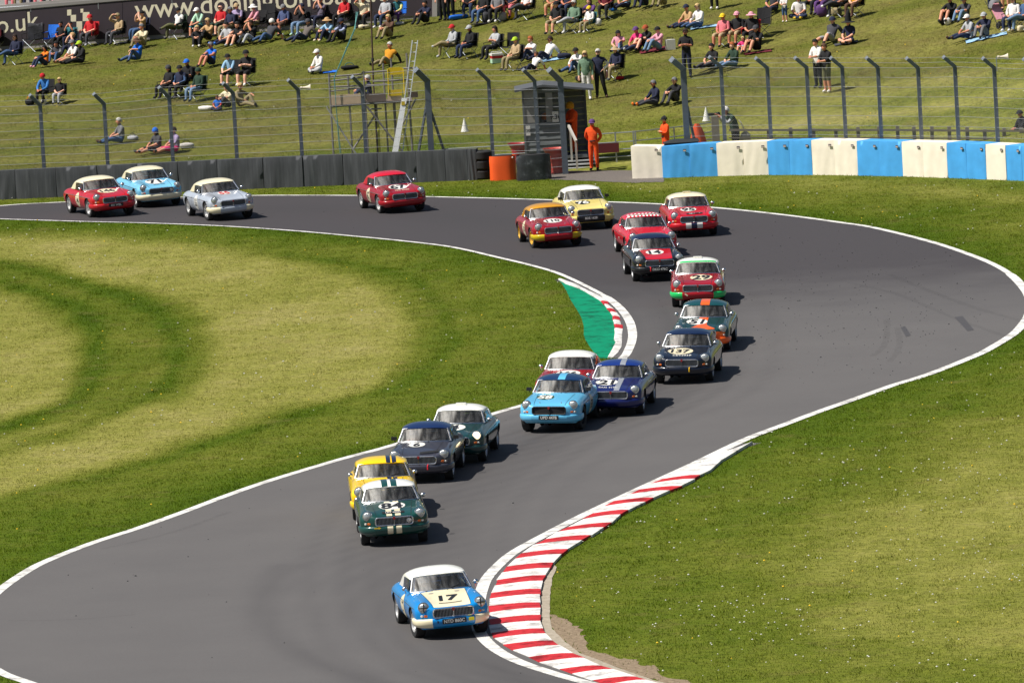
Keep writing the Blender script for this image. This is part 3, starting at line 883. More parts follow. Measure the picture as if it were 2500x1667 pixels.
# ---- front bumper roll
PL = [(-0.775, -1.42), (-0.765, -1.55), (-0.725, -1.67), (-0.655, -1.765), (-0.55, -1.835), (-0.44, -1.872), (-0.30, -1.895), (-0.15, -1.908), (0, -1.912)]
PL = PL + [(-x, y) for x, y in reversed(PL[:-1])]
SEC = [(-0.05, 0.464), (0.006, 0.462), (0.024, 0.445), (0.030, 0.41), (0.024, 0.355), (0.004, 0.312), (-0.03, 0.283), (-0.10, 0.262)]
def roll(i0, i1):
    M = MB(); rows = []
    P = [Vector((x, y, 0)) for x, y in PL]
    for i in range(i0, i1 + 1):
        t = (P[min(i + 1, len(P) - 1)] - P[max(i - 1, 0)]).normalized(); n_ = Vector((t.y, -t.x, 0))
        rows.append([P[i] + n_ * o + Vector((0, 0, z)) for o, z in SEC])
    M.grid(rows); return M
bump_c = roll(5, 11).mesh('bumper', [BLACK], 'full')
bump_l = roll(0, 5).mesh('bumper_corner', [BLACK], 'full')
bump_r = roll(11, 16).mesh('bumper_corner', [BLACK], 'full')

# ---- grille
def rrect(hw, z0, z1, r, n=5):
    pts = []
    for cx, cz, a0 in ((hw - r, z1 - r, 0), (-hw + r, z1 - r, 90), (-hw + r, z0 + r, 180), (hw - r, z0 + r, 270)):
        for k in range(n + 1):
            a = R(a0 + 90 * k / n); pts.append((cx + r * math.cos(a), cz + r * math.sin(a)))
    return pts
gy = lambda x, o=0.0: -1.925 + 0.17 * x * x - o
M = MB(); ring = rrect(0.415, 0.482, 0.660, 0.050)
for k in range(len(ring)):
    a, b_ = ring[k], ring[(k + 1) % len(ring)]
    M.tube((a[0], gy(a[0]), a[1]), (b_[0], gy(b_[0]), b_[1]), 0.016, 6)
M.tube((0, gy(0, .006), 0.486), (0, gy(0, .006), 0.656), 0.009, 6)
grille_me = M.mesh('grille', [CHROME], True)
M = MB(); rows = []
for k in range(13):
    x = -0.405 + 0.81 * k / 12
    rows.append([(x, gy(x, -.018), 0.486), (x, gy(x, -.018), 0.656)])
M.grid(rows); gpanel_me = M.mesh('grille_opening', [BLACK])
M = MB()
for k in range(27):
    x = -0.39 + 0.78 * k / 26
    M.box((x, gy(x, -.006), 0.571), (0.0055, 0.02, 0.165))
gslat_me = M.mesh('grille_slat', [CHROME])
M = MB()
shield = [(-0.026, 0.672), (0.026, 0.672), (0.028, 0.642), (0.016, 0.612), (0, 0.600), (-0.016, 0.612), (-0.028, 0.642)]
M.poly([(x, z, 0) for x, z in shield]); M.v = [(x, gy(0, .022), y) for x, y, _ in M.v]
n0 = len(M.v); M.add([(x, gy(0, -0.004), z) for x, z in shield] + [(x, gy(0, .022), z) for x, z in shield], [(i, (i + 1) % 7, 7 + (i + 1) % 7, 7 + i) for i in range(7)])
badge_me = M.mesh('badge', [plain((0.28, 0.02, 0.02), .4)])

# ---- lamps
M = MB(); M.lathe([(0.070, 0.10), (0.118, 0.06), (0.116, 0.01), (0.104, -0.012), (0.094, -0.012)], 22, 'y'); lampring_me = M.mesh('headlight', [CHROME], True)
M = MB(); M.lathe([(0.097, -0.004), (0.088, -0.016), (0.066, -0.030), (0.036, -0.040), (0.0005, -0.043)], 20, 'y'); lens_me = M.mesh('lens', [CHROME], 'full')
M = MB(); M.box((0, -0.046, 0), (0.022, 0.006, 0.185)); M.box((0, -0.0505, 0), (0.185, 0.004, 0.022)); tape_me = M.mesh('tape_cross', [BLACK])
M = MB(); M.lathe([(0.058, -0.03), (0.052, -0.046), (0.001, -0.050)], 14, 'y'); spot_me = M.mesh('spot_lamp', [CHROME], True)
def lozenge(hx, hz, d):
    M = MB(); r = rrect(hx, -hz, hz, hz * .7, 3); n_ = len(r)
    M.add([(x, 0.03, z) for x, z in r] + [(x, -d * .6, z) for x, z in r] + [(x * .7, -d, z * .7) for x, z in r],
          [(i, (i + 1) % n_, n_ + (i + 1) % n_, n_ + i) for i in range(n_)] + [(n_ + i, n_ + (i + 1) % n_, 2 * n_ + (i + 1) % n_, 2 * n_ + i) for i in range(n_)] + [tuple(range(2 * n_, 3 * n_))])
    return M
ind_me = lozenge(0.042, 0.026, 0.028).mesh('indicator', [BLACK], True)
side_me = lozenge(0.030, 0.024, 0.028).mesh('side_lamp', [BLACK], True)

# ---- wheel
M = MB(); M.lathe([(0.195, -0.085), (0.215, -0.097), (0.262, -0.104), (0.292, -0.098), (0.304, -0.080), (0.306, 0.0), (0.304, 0.080), (0.292, 0.098), (0.262, 0.104), (0.215, 0.097), (0.195, 0.085)], 28, 'x'); tyre_me = M.mesh('wheel', [RUBBER], True)
M = MB(); M.lathe([(0.200, -0.09), (0.204, 0.092), (0.188, 0.096), (0.180, 0.06), (0.176, -0.02)], 26, 'x')
M.lathe([(0.176, -0.03), (0.0005, -0.03)], 20, 'x', mi=1)
for k in range(8):
    a = 2 * math.pi * k / 8
    M.beam((0.052, math.cos(a) * 0.04, math.sin(a) * 0.04), (0.030, math.cos(a) * 0.19, math.sin(a) * 0.19), 0.046, 0.03, (1, 0, 0))
M.lathe([(0.062, 0.03), (0.060, 0.066), (0.036, 0.074), (0.0005, 0.078)], 14, 'x')
rim_me = M.mesh('rim', [STEEL, BLACK], True)

# ---- windscreen, hardtop, windows
def screen_pt(u, v):
    """u -1..1 across, v 0..1 up"""
    hw = 0.635 + (0.530 - 0.635) * v
    x = u * hw
    y = (-0.600 + 0.19 * u * u) + ((-0.265 + 0.115 * u * u) - (-0.600 + 0.19 * u * u)) * v
    z = 0.862 - 0.022 * u * u + (1.142 - 0.022 * u * u - 0.862 + 0.022 * u * u) * v
    return Vector((x, y, z))
M = MB(); M.grid([[screen_pt(-0.985 + 1.97 * i / 16, 0.03 + 0.94 * j / 6) for i in range(17)] for j in range(7)]); screen_me = M.mesh('windscreen', [BLACK], 'full')
M = MB()
bot = [screen_pt(-1 + 2 * i / 16, 0.0) for i in range(17)]; top = [screen_pt(-1 + 2 * i / 16, 1.0) for i in range(17)]
M.path(bot, 0.018); M.path(top, 0.015)
for u in (-1, 1): M.path([screen_pt(u, k / 4) for k in range(5)], 0.022)
frame_me = M.mesh('windscreen_frame', [CHROME], True)
M = MB(); M.path([screen_pt(0, 0.02) + Vector((0, 0.012, 0)), screen_pt(0, 0.98) + Vector((0, .012, 0))], 0.0045, 5); rod_me = M.mesh('mirror_rod', [CHROME])

HT = [  # y, crown height, half width at gutter, gutter height
    (-0.285, 1.150, 0.540, 1.112), (-0.20, 1.185, 0.562, 1.125), (-0.05, 1.222, 0.582, 1.133), (0.15, 1.244, 0.594, 1.135), (0.35, 1.245, 0.600, 1.130), (0.50, 1.232, 0.602, 1.118), (0.62, 1.205, 0.604, 1.098), (0.74, 1.155, 0.608, 1.060), (0.84, 1.090, 0.612, 1.010), (0.93, 1.005, 0.618, 0.955), (1.00, 0.920, 0.625, 0.900), (1.05, 0.855, 0.63, 0.850)]
AC = [0.0, 0.22, 0.44, 0.64, 0.80, 0.92, 1.0]
def ht_row(y, zt, hw, zg):
    half = []
    for a in AC:
        half.append((a * hw, zt - (zt - zg) * (a ** 3.2)))
    belt = 0.838
    for t in (0.2, 0.55, 1.0):
        half.append((hw + (0.655 - hw) * t, zg + (belt - zg) * t if zg > belt else zg))
    yo = lambda x: 0.115 * (x / 0.55) ** 2 if y < -0.25 else (0.06 * (x / 0.55) ** 2 if y < -0.15 else 0.0)
    f = [(x, y + yo(min(x, .55)), z) for x, z in half]
    return [(-x, yy, z) for x, yy, z in reversed(f[1:])] + f
rows = [ht_row(*h) for h in HT]
nc = len(rows[0]); mid = nc // 2
roofM, sideM, rearM = MB(), MB(), MB()
vs_all = [p for r in rows for p in r]
roofM.v = list(vs_all); sideM.v = list(vs_all); rearM.v = list(vs_all)
for a in range(len(rows) - 1):
    for c in range(nc - 1):
        q = (a * nc + c, a * nc + c + 1, (a + 1) * nc + c + 1, (a + 1) * nc + c)
        h = min(abs(c - mid), abs(c + 1 - mid))
        if h >= 6 and a < 5 and h > 6: sideM.f.append(q); sideM.m.append(0)
        elif 7 <= a <= 9 and h <= 3: rearM.f.append(q); rearM.m.append(0)
        else: roofM.f.append(q); roofM.m.append(0)
def clean(me):
    bm = bmesh.new(); bm.from_mesh(me)
    bmesh.ops.delete(bm, geom=[v for v in bm.verts if not v.link_faces], context='VERTS')
    bmesh.ops.recalc_face_normals(bm, faces=bm.faces); bm.to_mesh(me); bm.free(); return me
rm = clean(roofM.mesh('hardtop', [BLACK], fix=False))
def _sol(o):
    s = o.modifiers.new('sub', 'SUBSURF'); s.levels = 1; s.render_levels = 1
    m = o.modifiers.new('s', 'SOLIDIFY'); m.thickness = 0.022; m.offset = -1
roof_me = eval_mesh(rm, _sol); roof_me.polygons.foreach_set('use_smooth', [True] * len(roof_me.polygons)); roof_me.set_sharp_from_angle(angle=R(50))
sidew_me = clean(sideM.mesh('side_window', [BLACK], fix=False))
rearw_me = clean(rearM.mesh('rear_window', [BLACK], 'full', fix=False))
hbvh = BVHTree.FromPolygons([v.co.copy() for v in roof_me.vertices], [tuple(p.vertices) for p in roof_me.polygons])
def drape_roof(x, y, off=0.004):
    h = hbvh.ray_cast(Vector((x, y, 2.0)), Vector((0, 0, -1)))
    return (h[0] + h[1] * off) if h[0] is not None else Vector((x, y, 1.15))
# split side glass left / right
def half_mesh(me, sg):
    r = me.copy(); bm = bmesh.new(); bm.from_mesh(r)
    bmesh.ops.delete(bm, geom=[f for f in bm.faces if f.calc_center_median().x * sg < 0], context='FACES')
    bm.to_mesh(r); bm.free(); return r
sw_me = {sg: half_mesh(sidew_me, sg) for sg in (-1, 1)}
M = MB()
for sg in (-1, 1): M.path([screen_pt(sg, 1.0) + Vector((0, 0.02, -0.01)), Vector((sg * 0.655, -0.38, 0.845))], 0.012, 6)
# ---- cabin
M = MB()
hoop = [(-0.52, 0.42, 0.40), (-0.535, 0.42, 0.90), (-0.46, 0.42, 1.14), (-0.30, 0.42, 1.185), (0.30, 0.42, 1.185), (0.46, 0.42, 1.14), (0.535, 0.42, 0.90), (0.52, 0.42, 0.40)]
M.path(hoop, 0.021, 7); M.tube((-0.46, 0.42, 1.13), (0.50, 0.42, 0.55), 0.019, 6)
for sg in (-1, 1):
    M.tube((sg * .46, .42, 1.13), (sg * .48, -.10, 1.09), 0.019, 6); M.tube((sg * .48, -.10, 1.09), (sg * .57, -.36, .84), 0.019, 6); M.tube((sg * .44, .42, 1.12), (sg * .42, .95, .80), 0.019, 6)
cage_me = M.mesh('roll_cage', [STEEL], True)
def seat_mesh():
    M = MB()
    prof = [(0.10, 0.34), (0.16, 0.62), (0.19, 0.86), (0.20, 1.00)]
    rows = []
    for y, z in prof:
        w_ = 0.21 if z < .9 else 0.14
        rows.append([(-w_, y + .06, z), (-w_ * .8, y + .12, z), (w_ * .8, y + .12, z), (w_, y + .06, z), (w_ * .8, y, z), (-w_ * .8, y, z)])
    M.grid(rows, close=True); M.add(rows[-1], [tuple(range(6))]); M.box((0, -0.08, 0.36), (0.42, 0.42, 0.12)); return M.mesh('seat', [DARK], True)
seat_me = seat_mesh()
M = MB(); M.grid([[(x, y + 0.10 * x * x, z) for x in (-.6, -.3, 0, .3, .6)] for y, z in ((-.50, .845), (-.36, .848), (-.33, .80), (-.33, .60))]); dash_me = M.mesh('dashboard', [DARK], True)
M = MB(); ring = [(0.17 * math.cos(2 * math.pi * k / 18), 0.0, 0.17 * math.sin(2 * math.pi * k / 18)) for k in range(19)]
M.path(ring, 0.014, 5); M.tube((-.16, 0, 0), (.16, 0, 0), 0.01, 5); M.tube((0, 0, 0), (0, -.12, -.02), 0.02, 6); steer_me = M.mesh('steering_wheel', [BLACK], True)
M = MB(); M.ball((0, 0, 0), (0.062, 0.05, 0.048), 12, 7); M.tube((0, 0.0, -0.03), (-0.02, 0.01, -0.11), 0.010, 5); pod_me = M.mesh('door_mirror', [CHROME], True)
M = MB(); M.box((0, 0, 0), (0.13, 0.05, 0.085)); M.tube((0, 0, -0.03), (-0.03, 0.01, -0.10), 0.010, 5); box_me = M.mesh('door_mirror', [BLACK])
M = MB(); M.box((0, 0, 0), (0.20, 0.02, 0.05)); rear_mirror_me = M.mesh('interior_mirror', [BLACK])
def wiper_mesh(x0, x1, v0, v1):
    M = MB(); a = screen_pt(x0, v0) + Vector((0, -.022, 0)); b_ = screen_pt(x1, v1) + Vector((0, -.022, .0)); M.tube(a, b_, 0.006, 5); return M.mesh('wiper', [BLACK])
wip = [wiper_mesh(-0.55, 0.02, 0.0, 0.10), wiper_mesh(0.15, 0.62, 0.0, 0.26)]

# ---- glass, lamps
def glass(name, tint, gl, dust, haze=0.10):
    """clear pane with a thin film of dust and streaks that imitate reflections"""
    m, nt, b = new_mat(name); nt.nodes.remove(b)
    tr = N(nt, 'ShaderNodeBsdfTransparent'); tr.inputs[0].default_value = (*tint, 1)
    g = N(nt, 'ShaderNodeBsdfGlossy'); g.inputs['Roughness'].default_value = 0.05; g.inputs['Color'].default_value = (0.95, 0.97, 1, 1)
    fr = N(nt, 'ShaderNodeFresnel'); fr.inputs['IOR'].default_value = gl
    mx = N(nt, 'ShaderNodeMixShader')
    nt.links.new(fr.outputs[0], mx.inputs[0]); nt.links.new(tr.outputs[0], mx.inputs[1]); nt.links.new(g.outputs[0], mx.inputs[2])
    df = N(nt, 'ShaderNodeBsdfDiffuse'); df.inputs['Color'].default_value = (.72, .72, .70, 1)
    tc = N(nt, 'ShaderNodeTexCoord'); mp = N(nt, 'ShaderNodeMapping'); mp.inputs['Scale'].default_value = (7, 1.2, 1.2)
    nt.links.new(tc.outputs['Object'], mp.inputs['Vector']); nz = noise_col(nt, mp.outputs[0], 1.0, 4, .6)
    rp_ = ramp(nt, nz.outputs['Fac'], [(0.3, (dust * .35,) * 3), (0.72, (dust * 1.7,) * 3)])
    g2 = N(nt, 'ShaderNodeBsdfGlossy'); g2.inputs['Roughness'].default_value = 0.48; g2.inputs['Color'].default_value = (1, .98, .94, 1)
    mx3 = N(nt, 'ShaderNodeMixShader'); nt.links.new(ramp(nt, nz.outputs['Fac'], [(0.38, (haze * .12,) * 3), (0.62, (haze,) * 3), (.75, (haze * 1.8,) * 3)]).outputs[0], mx3.inputs[0])   # streaks of rough gloss put in to imitate broken reflections
    nt.links.new(mx.outputs[0], mx3.inputs[1]); nt.links.new(g2.outputs[0], mx3.inputs[2])
    mx2 = N(nt, 'ShaderNodeMixShader'); nt.links.new(rp_.outputs[0], mx2.inputs[0]); nt.links.new(mx3.outputs[0], mx2.inputs[1]); nt.links.new(df.outputs[0], mx2.inputs[2])
    nt.links.new(mx2.outputs[0], nt.nodes['Material Output'].inputs['Surface']); return m
GLASS = glass('windscreen_glass', (0.74, 0.78, 0.78), 1.36, 0.02, 0.13)
SGLASS = glass('side_glass', (0.66, 0.70, 0.72), 1.36, 0.03, 0.06)
LENS, nt, b = new_mat('lamp_lens')
b.inputs['Base Color'].default_value = (0.55, 0.57, 0.56, 1); b.inputs['Metallic'].default_value = 0.55; b.inputs['Roughness'].default_value = 0.22; b.inputs['Coat Weight'].default_value = 1.0
tc = N(nt, 'ShaderNodeTexCoord'); wv = N(nt, 'ShaderNodeTexWave', bands_direction='X'); wv.inputs['Scale'].default_value = 14
nt.links.new(tc.outputs['Object'], wv.inputs['Vector']); bp = N(nt, 'ShaderNodeBump'); bp.inputs['Strength'].default_value = 0.35; bp.inputs['Distance'].default_value = 0.01
nt.links.new(wv.outputs['Fac'], bp.inputs['Height']); nt.links.new(bp.outputs[0], b.inputs['Normal'])
LIT, nt, b = new_mat('lit_lens'); b.inputs['Base Color'].default_value = (.9, .8, .6, 1); b.inputs['Emission Color'].default_value = (1, 0.80, 0.45, 1); b.inputs['Emission Strength'].default_value = 1.6
AMBER = plain((0.62, 0.13, 0.008), 0.3, 0, 0.5, 0.1, 60)
CLEAR = plain((0.62, 0.60, 0.55), 0.25, 0, 0.5, 0.1, 60)
RIM_SILVER = plain((0.66, 0.66, 0.66), 0.38, 0.75, 0, 0.08, 20)
RIM_GOLD = plain((0.72, 0.45, 0.08), 0.4, 0.5, 0, 0.08, 20)

# ---- lettering, laid on the panels
_tc = {}
def text2d(s, size, bold=0.0, shear=0.0, track=1.0):
    key = (s, size, bold, shear, track)
    if key in _tc: return _tc[key]
    cu_ = bpy.data.curves.new('t', 'FONT'); cu_.body = s; cu_.size = size; cu_.align_x = 'CENTER'; cu_.align_y = 'CENTER'
    cu_.offset = bold * size; cu_.resolution_u = 3; cu_.shear = shear; cu_.space_character = track
    o = bpy.data.objects.new('t', cu_); COL.objects.link(o)
    dg = bpy.context.evaluated_depsgraph_get(); dg.update()
    me = o.evaluated_get(dg).to_mesh()
    v = [tuple(x.co) for x in me.vertices]; f = [tuple(p.vertices) for p in me.polygons]
    o.evaluated_get(dg).to_mesh_clear(); bpy.data.objects.remove(o); bpy.data.curves.remove(cu_)
    if v:
        mx = (max(p[0] for p in v) + min(p[0] for p in v)) / 2; my = (max(p[1] for p in v) + min(p[1] for p in v)) / 2
        v = [(p[0] - mx, p[1] - my) for p in v]
    _tc[key] = (v, f); return v, f
def decal(v, f, fn):
    M = MB(); M.v = [tuple(fn(x, y)) for x, y in v]; M.f = list(f); M.m = [0] * len(f); return M
def disc(rx, ry, n=26, rings=3):
    v = [(0.0, 0.0)]; f = []
    for r in range(1, rings + 1):
        for k in range(n): v.append((rx * r / rings * math.cos(2 * math.pi * k / n), ry * r / rings * math.sin(2 * math.pi * k / n)))
    for k in range(n):
        f.append((0, 1 + k, 1 + (k + 1) % n))
        for r in range(1, rings):
            a = 1 + (r - 1) * n; b_ = 1 + r * n
            f.append((a + k, b_ + k, b_ + (k + 1) % n, a + (k + 1) % n))
    return v, f

INK = plain((0.012, 0.014, 0.02), 0.5)
DW = plain((0.76, 0.75, 0.70), 0.4, 0, 0.2, 0.05)
DC = plain((0.74, 0.66, 0.46), 0.4, 0, 0.2, 0.05)
SILV = plain((0.42, 0.45, 0.50), 0.35, 0.4, 0.2, 0.05)
C_NAVY = s2l(20, 32, 66); C_RED = s2l(200, 10, 28); C_DRED = s2l(158, 6, 22); C_CREAM = s2l(242, 232, 196); C_WHITE = s2l(250, 248, 240); C_LBLUE = s2l(100, 190, 232); C_BLUE = s2l(0, 134, 208)
C_GREEN = s2l(16, 68, 62); C_YEL = s2l(252, 206, 0); C_GREY = s2l(176, 184, 196); C_DGREY = s2l(60, 62, 74); C_PYEL = s2l(236, 216, 124); C_BLK = s2l(14, 16, 22); C_RBLUE = s2l(14, 26, 92); C_ORANGE = s2l(246, 98, 20); C_BGREEN = s2l(20, 190, 96); C_GOLD = s2l(206, 146, 22); C_DNAVY = s2l(10, 20, 38)

CARS = [
 dict(n='17', px=1098, py=1549, yaw=9, body=C_BLUE, roof=C_WHITE, bonnet=C_CREAM, bumper=C_BLUE, corner=C_CREAM, plate='NTD 860C', ploc='low', num=('17', None, INK, 0.02, -1.24, 0.33), tape=True, side='17', sidec=DC, rods=True, label='bright blue and cream hardtop sports car 17 leading beside the red and white kerb', steer=6, mirror='pod'),
 dict(n='84', px=963, py=1325, yaw=3, body=C_GREEN, roof=C_WHITE, stripes=[(-0.16, -0.035, DC), (0.035, 0.16, DC)], roofstripes=[(-0.17, -0.035, paint(C_GREEN)), (0.035, 0.17, paint(C_GREEN))], num=('84', DW, INK, 0.0, -1.02, 0.3), bonnetplate=('LET 460D', 'k'), spot=0.33, arrow=True, label='dark green sports car 84 with cream bonnet stripes and white hardtop', mirror='pod'),
 dict(n='y', px=941, py=1264, yaw=2, body=C_YEL, roof=C_YEL, roofstripes=[(0.10, 0.20, paint(C_NAVY)), (0.235, 0.335, paint(C_NAVY))], stripes=[(0.10, 0.20, paint(C_NAVY)), (0.235, 0.335, paint(C_NAVY))], label='yellow sports car with two blue roof stripes close behind the dark green car 84', mirror='pod'),
 dict(n='g', px=1033, py=1173, yaw=-6, body=C_DGREY, roof=s2l(18, 40, 84), num=('6', DW, INK, -0.14, -0.88, 0.20), bonnetplate=('3034 KX', 'b', 0.26, -1.66), towhook=(0.22, s2l(230, 30, 50)), label='slate grey sports car with navy hardtop and a red tow strap', mirror='box'),
 dict(n='e', px=1115, py=1128, yaw=-7, body=s2l(14, 58, 58), roof=C_WHITE, num=('4', DW, INK, -0.05, -1.0, 0.28), lit=True, towhook=(0.30, s2l(230, 190, 10)), fin=True, label='dark green sports car with white hardtop and a glowing yellow headlight', mirror='pod', plate=None),
 dict(n='58', px=1354, py=1050, yaw=-10, body=C_LBLUE, roof=s2l(22, 52, 92), roofstripes=[(-0.03, 0.15, paint(C_LBLUE))], num=('58', paint(s2l(24, 66, 0.235)), DW, -0.22, -1.05, 0.22), plate='UPD 447B', ploc='low', bareg=True, side='58', sidec=DC, rimdark=True, label='sky blue sports car 58 with navy hardtop and a black slatless grille', mirror='box', steer=-8, pins=True),
 dict(n='21', px=1502, py=1012, yaw=-8, body=C_RBLUE, roof=s2l(18, 48, 122), roofstripes=[(0.05, 0.19, SILV)], stripes=[(0.06, 0.20, SILV)], num=('21', DW, INK, -0.20, -1.05, 0.28), bonnettext=('BAN 415C', DW, -0.10, -1.56, 0.105), side='11', sidec=None, label='royal blue sports car 21 with a silver centre stripe', mirror='pod', rodsblue=True),
 dict(n='166', px=1386, py=990, yaw=-7, body=C_DRED, roof=C_WHITE, num=('166', DW, INK, 0.02, -0.98, 0.28), label='crimson sports car 166 with white hardtop half hidden behind the sky blue car', mirror='pod'),
 dict(n='137', px=1673, py=932, yaw=-7, body=C_DNAVY, roof=s2l(16, 34, 66), num=('137', DC, INK, -0.10, -1.12, 0.295), bonnettext=('CEV205B', DW, -0.02, -1.55, 0.12), towhook=(0.20, s2l(240, 190, 10)), rear=('22 WS', 0.17), label='midnight blue sports car 137 with a cream bonnet roundel', mirror='pod', helmet=s2l(226, 96, 50)),
 dict(n='51', px=1716, py=857, yaw=-6, body=s2l(14, 60, 60), roof=s2l(16, 70, 74), roofstripes=[(-0.10, 0.14, paint(C_ORANGE))], stripes=[(-0.10, 0.14, paint(C_ORANGE))], yoke=True, bumper=C_ORANGE, corner=C_ORANGE, num=('51', DW, INK, -0.14, -1.08, 0.285), label='dark green sports car 51 with orange centre stripe and orange nose', mirror='pod', side='51', sidec=None),
 dict(n='29', px=1706, py=746, yaw=-2, body=C_DRED, roof=C_WHITE, roofband=paint(C_BGREEN), corner=C_BGREEN, num=('29', DC, INK, 0.10, -1.08, 0.315), fin=True, label='crimson sports car 29 with a green band on its white hardtop', mirror='pod', sticker=True),
 dict(n='14', px=1606, py=683, yaw=5, body=C_BLK, roof=s2l(18, 30, 62), bonnet=C_RED, num=('14', DW, INK, -0.04, -1.02, 0.265), plate='DKO 476C', ploc='low', platebare=True, towhook=(-0.28, s2l(220, 30, 40)), label='black sports car 14 with a bright red bonnet', mirror='pod'),
 dict(n='c', px=1588, py=627, yaw=7, body=s2l(214, 18, 44), roof=s2l(214, 30, 60), checker=True, label='bright red sports car with a white chequered band along its hardtop', mirror='pod', side='11', sidec=None),
 dict(n='95', px=1691, py=576, yaw=4, body=s2l(200, 18, 36), roof=C_CREAM, num=('95', DW, INK, -0.08, -1.0, 0.25), bonnetplate=('AJH 506A', 'k', 0.05, -1.62), lowstripes=True, fin=True, label='red sports car with cream hardtop and white and navy bars on its bumper', mirror='pod'),
 dict(n='110', px=1356, py=602, yaw=9, body=C_DRED, roof=C_GOLD, corner=s2l(206, 180, 10), rim=RIM_GOLD, num=('110', DW, INK, -0.02, -1.10, 0.26), side='110', sidec=DC, pins=True, label='crimson sports car 110 with gold hardtop and gold wheels', mirror='pod', steer=8),
 dict(n='b', px=1437, py=558, yaw=7, body=C_PYEL, roof=C_WHITE, bumper=C_BLK, num=('76', plain((.02, .02, .02), 0.29), DW, -0.12, -0.98, 0.24), plate='BDE 162B', ploc='low', platebare=True, label='pale yellow sports car with white hardtop and black bumper centre', mirror='box'),
 dict(n='67', px=978, py=517, yaw=15, body=C_DRED, roof=s2l(206, 20, 44), num=('67', DW, INK, 0.0, -1.02, 0.31), bonnettext=('FPC 649B', DC, 0.02, -1.50, 0.11), side='67', sidec=DC, label='crimson sports car 67 with matching red hardtop alone on the far straight', mirror='pod', steer=4),
 dict(n='55', px=558, py=535, yaw=17, body=C_GREY, roof=C_CREAM, corner=C_CREAM, num=('55', DW, plain(s2l(200, 30, 40), 0.28), 0.0, -0.86, 0.22), side='55', sidec=DW, label='pale grey sports car 55 with cream hardtop and cream bumper corners', mirror='pod', steer=5),
 dict(n='71', px=384, py=503, yaw=16, body=s2l(122, 196, 232), roof=C_CREAM, bumper=C_CREAM, corner=C_CREAM, num=('71', DW, INK, 0.0, -1.0, 0.32), bonnettext=('2880 NX', INK, 0.05, -1.45, 0.10), label='pale blue sports car 71 with cream hardtop and cream bumper', mirror='pod', spot=0.33),
 dict(n='146', px=269, py=527, yaw=19, body=s2l(190, 16, 30), roof=C_CREAM, num=('146', DC, INK, 0.02, -0.98, 0.3), side='146', sidec=DC, bonnettext=None, plate='441 WBL', ploc='low', platebare=True, label='red sports car 146 with cream hardtop at the far left of the track', mirror='pod', steer=5),
]

def wrap_material(parent, name, M, mat, smooth=False):
    me = M.mesh(name, mat, smooth, fix=False)
    bm = bmesh.new(); bm.from_mesh(me); bmesh.ops.recalc_face_normals(bm, faces=bm.faces); bm.to_mesh(me); bm.free()
    return link(name, me, None, parent)

